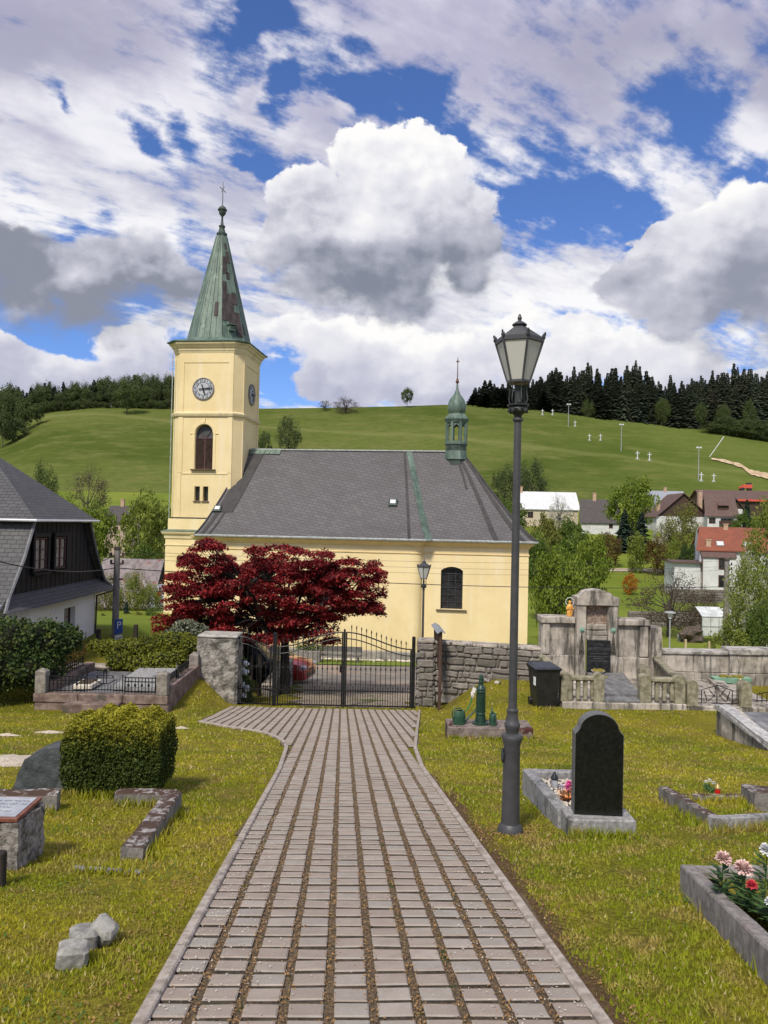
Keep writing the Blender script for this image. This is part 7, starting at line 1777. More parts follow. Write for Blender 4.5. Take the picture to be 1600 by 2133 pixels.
q = PG(1558, 1022); q.y = 222; q = P(1556, 1023, 222); t = thing('tractor', 'small red tractor on the meadow beyond the brown barn', 'tractor', tuple(q)); mb = MB(); mb.box((0, 0, 1.3), (2.6, 1.4, 1.1), bev=.1); mb.box((-1.6, 0, 1.0), (1.2, 1., .7), bev=.1); mb.build('body', MATS['red_trim'], t); mb = MB(); mb.box((.5, 0, 2.0), (1.2, 1.2, .8)); mb.build('cab', glassd, t)
for x in (-1.5, .7): mb = MB(); mb.lathe([(.55, -.6), (.55, .6)], 12, M=Matrix.Translation((x, 0, .5)) @ Matrix.Rotation(PI / 2, 4, 'X')); mb.build('wheel', blkp, t)
# ------------------------------------------------------------------ vegetation
def leafmat(name, c1, c2, c3=None, trans=.25, pscale=.7, zfun=None, t3=(.5, .7), rough=.65):
    m, nt, b = newmat(name); v = wpos(nt); isl = nt.new('ShaderNodeNewGeometry').outputs['Random Per Island']
    c = nt.mix(isl, c1, c2); c = nt.mix(nt.mr(nt.noise(v, pscale, 4, .6), .3, .7, 0, .55), c, tuple(x * .55 for x in c1))
    if c3: c = nt.mix(nt.mr(nt.noise(v, pscale * 1.7, 4, .6), *t3), c, c3)
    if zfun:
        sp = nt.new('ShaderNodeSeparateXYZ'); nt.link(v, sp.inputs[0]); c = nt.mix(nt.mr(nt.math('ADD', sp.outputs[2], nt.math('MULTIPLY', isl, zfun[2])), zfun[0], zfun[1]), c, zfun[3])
    nt.link(c, b.inputs['Base Color']); b.inputs['Roughness'].default_value = rough; b.inputs['Specular IOR Level'].default_value = .25
    if trans:
        tr = nt.new('ShaderNodeBsdfTranslucent'); nt.link(c, tr.inputs['Color']); mx_ = nt.new('ShaderNodeMixShader'); mx_.inputs[0].default_value = trans
        o = [n for n in nt.n if n.type == 'OUTPUT_MATERIAL'][0]; nt.link(b.outputs[0], mx_.inputs[1]); nt.link(tr.outputs[0], mx_.inputs[2]); nt.link(mx_.outputs[0], o.inputs[0])
    return m
LM = dict(
 fresh=leafmat('fresh_leaves', (.12, .185, .018), (.26, .32, .04)), mid=leafmat('green_leaves', (.07, .125, .018), (.15, .205, .034)), dark=leafmat('dark_leaves', (.032, .065, .016), (.075, .12, .028)),
 olive=leafmat('olive_leaves', (.14, .155, .028), (.25, .245, .06)), birch=leafmat('birch_leaves', (.15, .20, .026), (.29, .32, .06)), far=leafmat('far_leaves', (.07, .10, .03), (.125, .155, .052), pscale=.15), far2=leafmat('far_fresh_leaves', (.085, .12, .030), (.13, .165, .05), pscale=.15),
 brown=leafmat('brown_buds', (.085, .060, .040), (.155, .115, .075)), rusty=leafmat('rusty_leaves', (.12, .065, .02), (.20, .14, .035), (.10, .12, .025)), spruce=leafmat('spruce_needles', (.026, .038, .022), (.062, .074, .042), (.070, .052, .038), 0, .09, t3=(.58, .75)),
 blue=leafmat('blue_spruce_needles', (.020, .040, .026), (.045, .07, .048), None, 0), orange=leafmat('orange_leaves', (.42, .16, .02), (.55, .26, .03)), white=leafmat('white_blossom', (.55, .54, .45), (.75, .73, .66)))
bark = pmat('tree_bark', (.055, .045, .036), (.12, .10, .08), 8, .95, .5, stretch=(1, 1, .3)); barkw = pmat('birch_bark', (.35, .33, .30), (.55, .53, .49), 3, .9, .3, c3=(.05, .045, .04), s3=2, t3=(.55, .62)); 
def clump_pts(rs, centers, rad, n, flat=1.):
    idx = rs.randint(0, len(centers), n); d = rs.normal(size=(n, 3)); d /= np.linalg.norm(d, axis=1)[:, None]; r = rs.uniform(0.15, 1, n) ** .45
    o = d * r[:, None] * rad[idx][:, None]; o[:, 2] *= flat
    return centers[idx] + o
def ell_centers(rs, k, c, r, inner=.45):
    d = rs.normal(size=(k, 3)); d /= np.linalg.norm(d, axis=1)[:, None]; q = rs.uniform(inner, 1, k) ** .7
    return np.array(c) + d * q[:, None] * np.array(r)
TPL = {}
def template(shape, mk, var):
    key = (shape, mk, var)
    if key in TPL: return TPL[key]
    rs = np.random.RandomState(var * 17 + len(shape) * 5 + 3); rr = random.Random(var * 7 + len(shape))
    t = thing('tree', None, None, (0, -500, -500)); mt = LM[mk]
    tb = MB()
    if shape == 'spruce':
        V = []; n_l = 30
        for k in range(n_l):
            z = .07 + .91 * k / n_l; rad = .30 * (1 - z) ** .85 * rr.uniform(.75, 1.2) + .012; nb = 9
            for j in range(nb):
                a = rr.uniform(0, 2 * PI); l = rad * rr.uniform(.7, 1.15); dz = -l * .38; w = .030 + .05 * (1 - z) * .6
                p0 = np.array((0, 0, z)); p1 = np.array((math.cos(a) * l, math.sin(a) * l, z + dz)); s = np.array((-math.sin(a), math.cos(a), 0)) * w; u = np.array((0, 0, -.030))
                V += [p0 - s * .3, p1 * .65 + p0 * .35 - s, p1, p1 * .65 + p0 * .35 + s]
                V += [p0, p1 * .6 + p0 * .4, p1 + u * .3, p1 * .6 + p0 * .4 + u * 1.6]
        npmesh('crown', np.array(V), 4, mt, t); tb.tube([(0, 0, -.05), (0, 0, .5), (0, 0, 1.0)], [.014, .008, .001], 5); tb.build('trunk', bark, t)
    elif shape in ('round', 'loose', 'bush', 'bare'):
        spec = dict(round=((0, 0, .60), (.44, .44, .36), 70, .115, 5200, .040), loose=((0, 0, .52), (.34, .34, .44), 90, .10, 6500, .027), bush=((0, 0, .46), (.46, .46, .46), 60, .13, 4200, .045), bare=((0, 0, .54), (.43, .43, .42), 90, .11, 5200, .019))[shape]
        c, r, K, cr_, N, ls = spec; cs = ell_centers(rs, K, c, r); cr2 = cr_ * rs.uniform(.6, 1.35, K)
        Pn = clump_pts(rs, cs, cr2, N, .8 if shape != 'loose' else 1.25); Pn[:, 2] = np.maximum(Pn[:, 2], .01)
        npmesh('crown', leaf_verts(Pn, ls, rs, .62), 4, mt, t)
        h0 = .22 if shape in ('round', 'loose', 'bare') else .08; wt_ = .022 if shape != 'bush' else .014
        tb.tube([(0, 0, -.06), (.004, 0, h0), (0, .01, .6)], [wt_, wt_ * .8, wt_ * .3], 7)
        for k in range(26 if shape == 'bare' else 12):
            e = cs[rs.randint(K)]; z0_ = rr.uniform(h0 * .8, .5); m_ = Vector((e[0] * .5, e[1] * .5, (z0_ + e[2]) / 2 + .03)); tb.tube([(0, 0, z0_), m_, Vector(e)], [wt_ * .45, wt_ * .28, .002], 4)
            if shape == 'bare':
                for q in range(5): f = Vector(e) + Vector([rr.uniform(-.1, .1) for _ in range(3)]); tb.tube([m_.lerp(Vector(e), .5), f], [.003, .0012], 3)
        tb.build('trunk', barkw if (shape == 'loose' and mk == 'birch') else bark, t)
    TPL[key] = t; return t
_first = set()
def plant(shape, mk, label, px, pyb, pyt, pxw, Y, group=None, name=None, cat='tree', var=None, onground=True):
    var = random.randint(0, 2) if var is None else var
    tp = template(shape, mk, var); b_ = P(px, pyb, Y); z0_ = b_.z; h = P(px, pyt, Y).z - z0_
    if onground:
        g = G(b_.x, Y)
        if g < z0_: h += z0_ - g; z0_ = g
    w = pxw * Y / F; nat = {'round': .95, 'loose': .75, 'bush': 1., 'bare': .9, 'spruce': .55}[shape]
    r = dup(tp, (b_.x, Y, z0_), random.uniform(0, 6.28), (w / nat, w / nat, h), label, group); r.name = name or {'spruce': 'spruce_tree', 'bush': 'bush'}.get(shape, 'deciduous_tree'); r['category'] = cat; return r
# --- named trees of the middle distance
for a in (
 ('round', 'fresh', 'bright green rounded tree right behind the black gabled house', 192, 1170, 1040, 92, 100), ('round', 'birch', 'large loose yellow green tree touching the left edge of the church tower', 300, 1175, 1016, 112, 95),
 ('bare', 'brown', 'brown tree just coming into leaf, above the bright rounded tree', 182, 1062, 968, 90, 140), ('loose', 'far2', 'pale green young tree on the meadow left of the brown budding tree', 92, 1050, 958, 60, 150),
 ('bush', 'mid', 'green bushy tree between the pinkish house and the rusty roofed barn', 300, 1178, 1120, 60, 88), ('bush', 'olive', 'low olive bush right of the small pinkish house', 330, 1130, 1080, 50, 110), ('round', 'fresh', 'small green tree peeping over the upper slope of the black gabled house', 140, 1080, 1030, 60, 120),
 ('loose', 'birch', 'slender birch in front of the rusty barn roof, right of the parking pole', 268, 1316, 1186, 76, 52), ('loose', 'birch', 'smaller birch with drooping twigs left of the shed', 308, 1316, 1205, 64, 54), ('loose', 'olive', 'olive green birch close to the white corner of the black gabled house', 222, 1316, 1196, 60, 50),
 ('spruce', 'blue', 'dark young conifer at the foot of the birches', 262, 1316, 1250, 34, 47), ('bush', 'mid', 'green bush at the foot of the shed wall', 318, 1318, 1262, 50, 46), ('bush', 'dark', 'dark bush behind the corner of the black gabled house', 212, 1320, 1275, 40, 44),
 ('bush', 'olive', 'autumn coloured bush under the drooping birch', 285, 1316, 1270, 46, 46),
 ('round', 'fresh', 'tall dense green tree immediately right of the church apse', 1152, 1372, 1128, 120, 60), ('round', 'fresh', 'fresh green tree rising right of the dense tree by the apse', 1226, 1300, 1108, 98, 74), ('bush', 'fresh', 'large shrub under the fresh green tree, left of the tomb pediment', 1205, 1340, 1190, 110, 66), ('round', 'mid', 'dark green tree behind the thin church corner', 1118, 1250, 1105, 70, 80),
 ('bush', 'olive', 'yellowish shrub below the silver roof, right of the lamp post', 1130, 1150, 1058, 78, 125), ('bush', 'mid', 'dark green shrub left of the log walled house', 1190, 1165, 1068, 70, 135), ('bare', 'white', 'small blossoming tree in front of the silver tin roof', 1165, 1085, 1028, 55, 160), ('bush', 'mid', 'dense shrub below the log walled house', 1192, 1175, 1110, 90, 118),
 ('loose', 'far', 'tall grey green birch left of the lamp post above the roofs', 1052, 1068, 962, 62, 185), ('loose', 'far', 'grey green birch just right of the lamp post', 1106, 1050, 952, 70, 190), ('bush', 'mid', 'shrub behind the church roof edge, left of the lamp post', 1062, 1105, 1030, 80, 150),
 ('round', 'fresh', 'round bright green tree standing alone between the valley houses', 1316, 1130, 990, 104, 150), ('spruce', 'blue', 'dark blue spruce in front of the round bright tree', 1300, 1140, 1056, 56, 143), ('spruce', 'blue', 'second dark spruce at the right foot of the round tree', 1336, 1135, 1062, 50, 144),
 ('bush', 'rusty', 'rust coloured shrub left below the dark spruces', 1262, 1165, 1103, 66, 128), ('bush', 'birch', 'yellow green shrub in the middle of the garden row', 1325, 1168, 1100, 56, 124), ('bush', 'rusty', 'rust and green shrub right of the yellow green one', 1370, 1168, 1112, 60, 122), ('loose', 'olive', 'wide olive tree in front of the timber gabled house', 1420, 1155, 1044, 84, 132),
 ('bush', 'birch', 'light green bush at the left wall of the orange roofed house', 1402, 1168, 1110, 40, 118), ('bush', 'dark', 'dark bush against the gable of the orange roofed house', 1432, 1166, 1125, 44, 112), ('bush', 'mid', 'green hedge bush below the brown balcony', 1552, 1112, 1058, 56, 155), ('spruce', 'blue', 'dark conifer right of the brown dormer house', 1556, 1100, 1036, 40, 158), ('bush', 'mid', 'green bush under the red striped barn', 1590, 1105, 1060, 60, 160), ('bush', 'white', 'white blossoming bush left of the timber gabled house', 1378, 1115, 1085, 40, 150),
 ('bare', 'brown', 'wide leafless brown bush spreading below the white annexe', 1392, 1345, 1188, 170, 66), ('bare', 'brown', 'brown thorn bush right of the wide leafless one', 1462, 1330, 1215, 80, 70), ('bush', 'orange', 'small bright orange bush on the green slope', 1312, 1236, 1188, 36, 106),
 ('loose', 'birch', 'tall birch at the right edge beside the orange roof', 1596, 1345, 1040, 110, 56), ('loose', 'birch', 'leaning birch with white blossom at the right edge above the wall', 1560, 1375, 1165, 110, 44), ('bush', 'birch', 'bright yellow green bush above the right tomb wall', 1516, 1372, 1290, 96, 38), ('bush', 'mid', 'green bush in the right corner above the tomb wall', 1590, 1372, 1245, 90, 42), ('loose', 'white', 'thin blossoming branches in front of the white house wall', 1545, 1300, 1150, 60, 50),
 ('loose', 'far', 'pair of dim trees on the slope right of the tower', 600, 945, 868, 56, 260), ('bush', 'far', 'dark shrub on the slope directly beside the tower edge', 552, 942, 893, 34, 250), ('round', 'far2', 'small round tree alone on the skyline left of the turret', 848, 850, 806, 28, 346), ('bare', 'brown', 'wide leafless tree on the skyline above the nave roof', 720, 866, 827, 62, 335), ('bare', 'brown', 'smaller leafless tree left of the wide skyline tree', 677, 856, 833, 32, 342),
 ('round', 'far2', 'large yellow green tree standing in front of the left forest edge', 264, 862, 794, 58, 330), ('round', 'far2', 'pale tree with broad crown at the left edge of the meadow', 52, 886, 832, 52, 318), ('round', 'far', 'smaller tree right of the broad pale one', 78, 884, 840, 24, 320), ('round', 'far', 'dark green tree cut by the left picture edge', 6, 908, 850, 50, 300), ('bush', 'far', 'dark shrub below the broad pale tree', 30, 896, 868, 60, 306),
): plant(*a, cat='bush' if a[0] == 'bush' else 'tree')
# --- forest on the right : every spruce a thing
tops = [(960, 818), (985, 800), (1010, 788), (1050, 796), (1075, 780), (1120, 786), (1150, 770), (1190, 775), (1220, 766), (1265, 768), (1310, 752), (1350, 778), (1400, 792), (1440, 784), (1500, 768), (1540, 766), (1600, 764), (1700, 770)]
random.seed(21)
def forest_z(px, Y): r = ray(px, 900); return r.x * Y
for row, (Y, n, x0_, x1_, drop) in enumerate(((349, 62, 1010, 1660, 8), (354, 60, 975, 1680, 3), (360, 58, 985, 1680, 0), (368, 52, 980, 1680, 0))):
    for k in range(n):
        px = lerp(x0_, x1_, (k + random.random()) / n); 
        if px < 985 and row == 0: continue
        pyt = interp(tops, px) + random.uniform(-8, 26) + drop * random.uniform(.5, 2.5)
        if random.random() < .12: pyt -= 10
        b_ = P(px, 860, Y); g = G(b_.x, Y) - .5; py_g = 0
        h = P(px, pyt, Y).z - g
        tp = template('spruce', 'spruce', random.randint(0, 3)); w = random.uniform(7.5, 12.5)
        r = dup(tp, (b_.x, Y + random.uniform(-2.5, 2.5), g), random.uniform(0, 6), (w / .6, w / .6, max(6, h)), 'dark spruce in the dense forest along the top of the right hillside', 'spruces of the right hillside forest'); r.name = 'spruce_tree'; r['category'] = 'tree'
for k in range(16):
    px = lerp(1480, 1640, k / 15); py = interp([(1480, 895), (1600, 905), (1700, 915)], px) + random.uniform(-2, 8)
    plant('bush', 'far', 'light green shrub along the lower forest edge at the right', px, py, py - random.uniform(18, 42), random.uniform(30, 50), 335 - k * .5, 'shrubs along the right forest edge', cat='bush')
for k in range(20): px = lerp(95, 420, k / 19); plant('bush', random.choice(['far', 'far2']), 'low shrub along the edge of the left hilltop forest', px, 853 + random.uniform(0, 4), 836 - random.uniform(0, 8), random.uniform(24, 36), 347, 'shrubs along the left forest edge', cat='bush')
for k in range(7): px = random.uniform(1180, 1600); plant('loose', 'far2', 'pale deciduous tree among the spruces of the right forest', px, 880, 825 + random.uniform(0, 20), 30, 345, 'pale trees among the spruces')
# --- forest on the left
ltops = [(-60, 800), (20, 800), (60, 795), (110, 792), (150, 795), (200, 790), (260, 782), (310, 778), (355, 780), (400, 790), (470, 800)]
for row, (Y, n) in enumerate(((352, 30), (360, 30), (370, 26))):
    for k in range(n):
        px = lerp(-60, 400, (k + random.random()) / n); pyt = interp(ltops, px) + random.uniform(-4, 16) + (14 if row == 0 else 0)
        con = (40 < px < 130 and random.random() < .75) or random.random() < .08
        b_ = P(px, 860, Y); g = G(b_.x, Y) - .5; h = P(px, pyt, Y).z - g; 
        tp = template('spruce', 'spruce', random.randint(0, 3)) if con else template(random.choice(['round', 'loose']), random.choice(['far', 'far', 'far2', 'far']), random.randint(0, 1)); w = random.uniform(7, 9) / .6 if con else random.uniform(8, 13)
        r = dup(tp, (b_.x, Y + random.uniform(-2, 2), g), random.uniform(0, 6), (w, w, max(6, h)), 'dark spruce in the mixed forest on the left hilltop' if con else 'leafy tree in the mixed forest on the left hilltop', 'spruces of the left hilltop forest' if con else 'leafy trees of the left hilltop forest'); r.name = 'spruce_tree' if con else 'deciduous_tree'; r['category'] = 'tree'
for t in TPL.values():
    for c in list(t.children): bpy.data.objects.remove(c)
    bpy.data.objects.remove(t)
# --- red maple
random.seed(5); rs = np.random.RandomState(5)
YMp = 27.2; q = P(592, 1400, YMp); mg = G(q.x, YMp); mpl = thing('red_maple', 'spreading dark red Japanese maple in front of the yellow church wall', 'tree', (q.x, YMp, mg))
mout = [(330, 1325), (338, 1268), (352, 1250), (348, 1228), (362, 1205), (356, 1180), (395, 1150), (425, 1122), (452, 1124), (478, 1160), (500, 1188), (520, 1172), (530, 1140), (560, 1142), (600, 1124), (622, 1130), (640, 1158), (672, 1146), (700, 1168), (722, 1160), (760, 1172), (796, 1164), (795, 1188), (812, 1200), (798, 1228), (790, 1258), (795, 1282), (765, 1284), (720, 1282), (700, 1300), (712, 1325), (690, 1345), (655, 1338), (615, 1332), (560, 1338), (490, 1322), (430, 1330), (370, 1322)]
pads = []; 
while len(pads) < 500:
    px, py = random.uniform(325, 815), random.uniform(1118, 1348)
    if not inpoly(px, py, mout): continue
    if py > 1288 and px > 620 and random.random() < .3: continue
    if 585 < px < 640 and 1275 < py < 1305 and random.random() < .35: continue
    e = min(1, abs(px - 575) / 250); Y = YMp + random.uniform(-1, 1) * 2.4 * math.sqrt(max(.05, 1 - e * e))
    pads.append((P(px, py, Y) - Vector((q.x, YMp, mg)), random.uniform(.20, .40)))
C = np.array([tuple(p) for p, r in pads]); Rd = np.array([r for p, r in pads])
N = 86000; idx = rs.randint(0, len(C), N); a_ = rs.uniform(0, 2 * PI, N); rr_n = np.sqrt(rs.uniform(0, 1, N)) * Rd[idx] * 1.1
L = C[idx] + np.stack([np.cos(a_) * rr_n, np.sin(a_) * rr_n, rs.normal(0, .05, N) - .26 * rr_n ** 2 / Rd[idx]], 1)
LM['maple'] = leafmat('maple_leaves', (.13, .009, .011), (.42, .031, .033), (.06, .006, .008), .18, 1.2, rough=.6)
npmesh('crown', leaf_verts(L, .115, rs, .5, .8), 4, LM['maple'], mpl)
mb = MB(); fork = Vector((0, 0, P(590, 1335, YMp).z - mg)); mb.tube([(0.05, 0, -.2), (.02, 0, fork.z * .6), fork], [.20, .16, .14], 9)
big = sorted(range(len(pads)), key=lambda i: -abs(pads[i][0].x))
subs = []
for k in range(9):
    a = -1.25 + 2.5 * k / 8; e = fork + Vector((math.sin(a) * 2.2, random.uniform(-1, 1), 1.1 + math.cos(a) * 1.1)); m_ = fork.lerp(e, .5) + Vector((0, 0, -.15)); mb.tube([fork, m_, e], [.09, .06, .035], 6); subs.append(e); subs.append(m_)
for p, r in pads:
    s_ = min(subs, key=lambda u: (u - p).length + (3 if u.z > p.z + .4 else 0)); mid = s_.lerp(p, .5) + Vector((0, 0, .08)); mb.tube([s_, mid, p + Vector((0, 0, -.03))], [.028, .017, .006], 4)
mb.build('trunk', pmat('maple_bark', (.018, .015, .013), (.04, .034, .03), 9, .9, .4), mpl)
# --- clipped hedge
hgz = G(pb.x, pb.y); Hh_ = .80; rs = np.random.RandomState(3); hb0, hb1, hd0, hd1 = ihx0, ihx1, pb.y + .05, pb.y + .80
hdg = thing('clipped_hedge', 'box clipped yew hedge with yellow green top on the left lawn', 'hedge', ((hb0 + hb1) / 2, (hd0 + hd1) / 2, hgz)); wx, wy = (hb1 - hb0) / 2, (hd1 - hd0) / 2
N = 30000; f = rs.choice(5, N, p=[.36, .30, .13, .13, .08]); u, v_ = rs.uniform(-1, 1, N), rs.uniform(-1, 1, N); dpt = np.abs(rs.normal(0, .045, N))
X_ = np.where(f == 0, u * wx, np.where(f == 1, u * wx, np.where(f == 2, wx - dpt, np.where(f == 3, -wx + dpt, u * wx)))); Yy = np.where(f == 0, -wy + dpt, np.where(f == 1, v_ * wy, np.where(f == 4, wy - dpt, u * wy))); Zz = np.where(f == 1, Hh_ - dpt, (v_ * .5 + .5) * Hh_)
bul = .05 * np.sin(X_ * 9 + 1) * np.cos(Yy * 7) + .035 * np.sin(X_ * 23 + Zz * 17); taper = 1 - .06 * (Zz / Hh_) ** 3 - .10 * (1 - Zz / Hh_) ** 3
LP = np.stack([X_ * taper + bul * .4, Yy * taper - bul * .5, Zz * (1 - .13 * (np.abs(X_) / wx) ** 4 - .10 * (np.abs(Yy) / wy) ** 4) + np.where(f == 1, bul * .9 + .03, 0) + rs.uniform(-.01, .03, N)], 1)
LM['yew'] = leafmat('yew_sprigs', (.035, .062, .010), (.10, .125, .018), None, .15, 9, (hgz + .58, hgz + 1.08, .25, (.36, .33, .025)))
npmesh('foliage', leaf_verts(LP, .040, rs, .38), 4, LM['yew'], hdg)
mb = MB(); mb.box((0, 0, Hh_ / 2), (wx * 1.66, wy * 1.55, Hh_ * .86), bev=.10); mb.build('shade_core', pmat('hedge_dark', (.008, .010, .005), (.02, .02, .01), 12, 1, .5), hdg)  # solid near-black core, its colour stands in for the shade inside the hedge
exc(hb0, hb1, hd0, hd1)
# --- ivy mass, shrubs over the left tomb, plants by the gate
def shrub(name, label, cat, pts, N, ls, mk, seed, flat=.9, aspect=.7, core=True):
    """pts: [(px,py,Y,radius)]"""
    q0 = P(*pts[0][:3]); g = G(q0.x, q0.y); t = thing(name, label, cat, (q0.x, q0.y, g)); o0 = Vector((q0.x, q0.y, g)); rs = np.random.RandomState(seed)
    cs = np.array([tuple(P(a, b_, Y) - o0) for a, b_, Y, r in pts]); rd = np.array([r for *_, r in pts]); wgt = rd ** 2 / np.sum(rd ** 2)
    idx = rs.choice(len(cs), N, p=wgt); d = rs.normal(size=(N, 3)); d /= np.linalg.norm(d, axis=1)[:, None]; rr3 = rs.uniform(.72, 1.12, N)
    lump = 1 + .16 * np.sin(d[:, 0] * 7 + idx) * np.cos(d[:, 2] * 6 + idx * 2); Q = cs[idx] + d * (rd[idx] * rr3 * lump)[:, None] * np.array([1, 1, flat])
    npmesh('foliage', leaf_verts(Q, ls, rs, aspect), 4, LM[mk], t)
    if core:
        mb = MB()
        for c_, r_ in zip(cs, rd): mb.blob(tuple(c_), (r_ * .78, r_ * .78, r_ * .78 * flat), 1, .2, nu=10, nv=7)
        mb.build('shade_core', MATS['hedge_dark'], t)  # same near-black filler, shade deep in the foliage put into its colour
    return t
LM['ivy'] = leafmat('ivy_leaves', (.022, .050, .012), (.085, .13, .025), (.13, .15, .025), .12, 1.3); LM['coto'] = leafmat('shrub_leaves', (.13, .155, .018), (.30, .30, .035), (.07, .095, .018), .2, 1.6); LM['varieg'] = leafmat('variegated_leaves', (.10, .13, .07), (.34, .34, .24), None, .1, 3)
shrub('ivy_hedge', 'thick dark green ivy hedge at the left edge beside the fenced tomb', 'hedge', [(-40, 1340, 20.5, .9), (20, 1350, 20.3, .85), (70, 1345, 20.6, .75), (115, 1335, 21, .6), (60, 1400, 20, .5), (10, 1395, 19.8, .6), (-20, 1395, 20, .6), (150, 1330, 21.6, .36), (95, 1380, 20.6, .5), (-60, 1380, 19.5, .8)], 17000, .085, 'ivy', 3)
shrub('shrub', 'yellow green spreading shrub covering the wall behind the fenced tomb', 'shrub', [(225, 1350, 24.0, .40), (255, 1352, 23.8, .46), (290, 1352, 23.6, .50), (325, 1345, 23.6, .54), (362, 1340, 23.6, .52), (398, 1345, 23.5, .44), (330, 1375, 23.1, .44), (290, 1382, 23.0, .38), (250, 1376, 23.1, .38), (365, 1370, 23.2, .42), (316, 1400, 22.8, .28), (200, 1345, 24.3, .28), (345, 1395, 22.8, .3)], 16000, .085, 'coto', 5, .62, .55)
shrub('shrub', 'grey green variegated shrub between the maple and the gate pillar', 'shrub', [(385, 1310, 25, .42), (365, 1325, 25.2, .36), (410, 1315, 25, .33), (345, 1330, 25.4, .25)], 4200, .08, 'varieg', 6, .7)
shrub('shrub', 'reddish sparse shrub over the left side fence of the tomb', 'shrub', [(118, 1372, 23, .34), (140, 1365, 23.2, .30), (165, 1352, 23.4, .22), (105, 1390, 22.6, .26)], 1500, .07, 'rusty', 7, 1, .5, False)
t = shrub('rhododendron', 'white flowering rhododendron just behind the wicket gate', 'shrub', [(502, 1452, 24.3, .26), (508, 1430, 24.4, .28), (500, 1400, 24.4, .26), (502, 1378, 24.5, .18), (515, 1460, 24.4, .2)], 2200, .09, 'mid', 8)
mb = MB()
for k, (px, py) in enumerate(((500, 1372), (503, 1392), (512, 1400), (498, 1418), (504, 1426), (515, 1434), (507, 1448), (498, 1405), (512, 1382))):
    c_ = P(px, py, 24.12) - t.location; mb.blob(tuple(c_), (.10, .09, .085), k, .35, nu=9, nv=7)
mb.build('flower_head', whp, t)
sp0 = planter_loc; q = Vector(sp0)
rs = np.random.RandomState(4); t = thing('potted_plant', 'green leafy plants growing in the concrete trough by the church', 'plant', tuple(q)); npmesh('foliage', leaf_verts(rs.normal(size=(700, 3)) * np.array([.45, .15, .16]) + np.array([0, 0, .15]), .10, rs), 4, LM['mid'], t)

shrub('plant_clump', 'bright green clump of plants by the iron fence at the right edge', 'plant', [(1582, 1462, 20.9, .22), (1600, 1466, 20.9, .2)], 1200, .06, 'fresh', 9)
# ------------------------------------------------------------------ lawn blades
rs = np.random.RandomState(8)
def axis_arr(y): return AX0[0] + (AX1[0] - AX0[0]) * (y - AX0[1]) / (AX1[1] - AX0[1])
def ground_arr(xs_, ys_):
    return np.array([G(float(a), float(b_)) for a, b_ in zip(xs_, ys_)])
def lawn(N, ymin, ymax, keep):
    u = rs.uniform(0, 1, N); y = ymin * (ymax / ymin) ** u; x = rs.uniform(-1, 1, N) * (y * .56 + .7)
    return keep(x, y)
PXY = PATH
def vec_inpoly(x, y, poly):
    r = np.zeros(len(x), bool); n = len(poly); j = n - 1
    for i in range(n):
        xi, yi = poly[i]; xj, yj = poly[j]
        c = ((yi > y) != (yj > y)) & (x < (xj - xi) * (y - yi) / ((yj - yi) if yj != yi else 1e-9) + xi); r ^= c; j = i
    return r
def seg_mask(x, y):
    m = np.zeros(len(x), bool)
    for a, b_, n in KS:
        poly = [(a.x, a.y), (b_.x, b_.y), (b_.x + n.x, b_.y + n.y), (a.x + n.x, a.y + n.y)]; m |= vec_inpoly(x, y, poly)
    return m
def keep(x, y, marg=.075):
    ax = axis_arr(y); ok = ~(np.abs(x - ax) < 1.0 + marg) | (y > 10.5); ok &= ~vec_inpoly(x, y, PXY); ok &= ~((y > 10.5) & vec_inpoly(x + .08, y, PXY)) & ~((y > 10.5) & vec_inpoly(x - .08, y, PXY))
    for x0_, x1_, y0_, y1_ in EXC: ok &= ~((x > x0_) & (x < x1_) & (y > y0_) & (y < y1_))
    ok &= ~seg_mask(x, y); ok &= ~((y > YG) & (x > -5.8) & (x < 1.4))
    return x[ok], y[ok]
def np_noise(x, y, f, o=0.):
    return np.array([mnoise.noise(Vector((a * f + o, b_ * f, o))) for a, b_ in zip(x.tolist(), y.tolist())])
x, y = lawn(330000, 2.4, 24.5, keep)
# thin out bare places
nz1 = np_noise(x, y, 1.6, 4.); ax = axis_arr(y); dirt = (x > ax) & (x - ax < 1.18 + .2 * nz1) & (y < 9); ok = (rs.uniform(0, 1, len(x)) > .25 + .55 * (nz1 > .28)) & ~(dirt & (rs.uniform(0, 1, len(x)) < .82)); x, y = x[ok], y[ok]
n = len(x); z = ground_arr(x, y); nz2 = np_noise(x, y, .9, 9.)
h = (.010 + .017 * rs.uniform(0, 1, n)) * (1 + .5 * nz2) * (1 + .035 * y); w = .0030 * (1 + .32 * y) * rs.uniform(.7, 1.3, n); a = rs.uniform(0, 2 * PI, n); lean = rs.normal(0, .55, n) * h; la = rs.uniform(0, 2 * PI, n)
V = np.empty((n, 3, 3)); bx_, by_ = np.cos(a) * w, np.sin(a) * w
V[:, 0] = np.stack([x - bx_, y - by_, z - .004], 1); V[:, 1] = np.stack([x + bx_, y + by_, z - .004], 1); V[:, 2] = np.stack([x + np.cos(la) * lean, y + np.sin(la) * lean, z + h], 1)
m, nt, b = newmat('grass_blades'); v = wpos(nt); isl = nt.new('ShaderNodeNewGeometry').outputs['Random Per Island']
na, nb2 = nt.noise(v, .55, 6, .6), nt.noise(v, 2.6, 6, .65)
c = nt.mix(nt.mr(na, .35, .65), (.29, .345, .02), (.52, .46, .04)); c = nt.mix(nt.mr(nb2, .46, .62), c, (.50, .385, .11)); c = nt.mix(nt.mr(isl, .0, 1., 0, .55, False), c, (.17, .215, .012)); c = nt.mix(nt.mr(isl, .94, .96), c, (.60, .49, .24))
nt.link(c, b.inputs['Base Color']); b.inputs['Roughness'].default_value = .6; b.inputs['Specular IOR Level'].default_value = .2
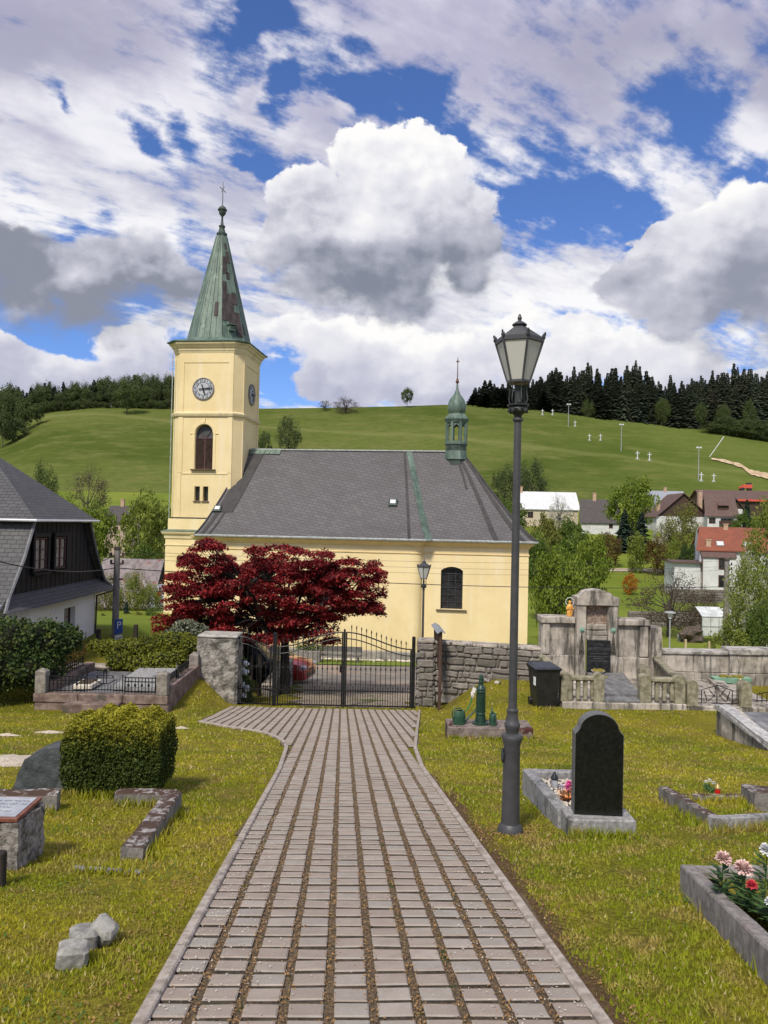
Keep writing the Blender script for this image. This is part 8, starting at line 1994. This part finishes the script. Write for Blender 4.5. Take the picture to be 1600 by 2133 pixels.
tr = nt.new('ShaderNodeBsdfTranslucent'); nt.link(c, tr.inputs['Color']); mx_ = nt.new('ShaderNodeMixShader'); mx_.inputs[0].default_value = .35; nt.link(b.outputs[0], mx_.inputs[1]); nt.link(tr.outputs[0], mx_.inputs[2]); nt.link(mx_.outputs[0], [k for k in nt.n if k.type == 'OUTPUT_MATERIAL'][0].inputs[0])
tag(npmesh('grass', V.reshape(-1, 3), 3, m), 'short mown yellow green grass of the cemetery lawn', 'grass', kind='stuff')
# small weeds and longer tufts along stones
segs = [(a_, b_) for a_, b_, n_ in KS]; tx, ty_ = [], []
for a_, b_ in segs:
    k = int((b_ - a_).length * 260); f = rs.uniform(0, 1, k); tx += list(a_.x + (b_.x - a_.x) * f + rs.normal(0, .05, k)); ty_ += list(a_.y + (b_.y - a_.y) * f - np.abs(rs.normal(0, .05, k)))
for x0_, x1_, y0_, y1_ in EXC[:2] + [e for e in EXC if e[3] - e[2] < 1.2]:
    k = 300; tx += list(rs.uniform(x0_, x1_, k)); ty_ += list(y0_ - np.abs(rs.normal(0, .04, k)))
tx, ty_ = np.array(tx), np.array(ty_); n = len(tx); tz_ = ground_arr(tx, ty_); h = rs.uniform(.05, .12, n); w = .0035 * (1 + .2 * ty_); a = rs.uniform(0, 2 * PI, n); V = np.empty((n, 3, 3))
V[:, 0] = np.stack([tx - np.cos(a) * w, ty_ - np.sin(a) * w, tz_], 1); V[:, 1] = np.stack([tx + np.cos(a) * w, ty_ + np.sin(a) * w, tz_], 1); V[:, 2] = np.stack([tx + rs.normal(0, .03, n), ty_ + rs.normal(0, .03, n), tz_ + h], 1)
tag(npmesh('grass_tufts', V.reshape(-1, 3), 3, m), 'longer grass tufts left along the grave kerbs', 'grass', kind='stuff')
# petals, bud scales and needles fallen on the path
def scatter(name, label, x, y, dz, s, mat, cat, flat=4.):
    n = len(x); z = ground_arr(x, y) + dz; tag(npmesh(name, leaf_verts(np.stack([x, y, z], 1), s, rs, .45, flat), 4, mat), label, cat, kind='stuff')
pale_petal_m = pmat('fallen_petal', (.45, .40, .34), (.66, .60, .52), 30, .8, 0); n = 9000; y = rs.uniform(2.6, 12, n); off = np.sign(rs.uniform(-1, 1, n)) * (1.0 - np.abs(rs.normal(0, .28, n))); x = axis_arr(y) + off; col_ = off / .2; scatter('fallen_petals', 'pale petals strewn along both sides of the path', x[:2600], y[:2600], .037, .013, pale_petal_m, 'petals', 9.)
deb = pmat('brown_debris', (.13, .07, .03), (.36, .21, .08), 60, .8, 0)
n = 12000; y = 2.6 * (16 / 2.6) ** rs.uniform(0, 1, n); cj = rs.randint(-5, 6, n) * cp + rs.normal(0, .020, n); ad = ADIR; x = axis_arr(y) + cj; ok = np.abs(cj) < 1.0; scatter('bud_scales', 'rusty bud scales and debris caught in the paving joints', x[ok], y[ok], .026, .016, deb, 'debris', 1.5)
n = 2600; y = 2.6 * (11 / 2.6) ** rs.uniform(0, 1, n); x = axis_arr(y) + np.sign(rs.uniform(-1, 1, n)) * (1.1 + np.abs(rs.normal(0, .16, n))); scatter('leaf_litter', 'brown leaf litter in the grass beside the kerbs', x, y, .014, .018, deb, 'leaves', 1.)
k = 240; cxw_, cyw_ = keep(rs.uniform(-6, 7, k), rs.uniform(3, 14, k)); k = len(cxw_); i_ = rs.randint(0, k, 9000); wx_ = cxw_[i_] + rs.normal(0, .16, 9000); wy_ = cyw_[i_] + rs.normal(0, .13, 9000); wx_, wy_ = keep(wx_, wy_)
scatter('clover', 'patches of darker clover and plantain leaves in the lawn', wx_, wy_, .018, .026, leafmat('clover_leaves', (.07, .13, .02), (.14, .21, .03), None, .2, 2), 'weeds', 1.2)
q = BL; n = 900; a = rs.uniform(0, 2 * PI, n); r = .1 + np.abs(rs.normal(0, .17, n)); scatter('wood_chips', 'ring of orange brown chips round the foot of the near lamp', q.x + np.cos(a) * r * 1.4, q.y + np.sin(a) * r, .014, .02, deb, 'chips', 1.)
x, y = keep(rs.uniform(-7, 8, 900), rs.uniform(3.5, 22, 900)); scatter('daisies', 'tiny white and yellow flowers dotted over the lawn', x[:420], y[:420], .035, .017, pale_petal_m, 'flowers', 2.)
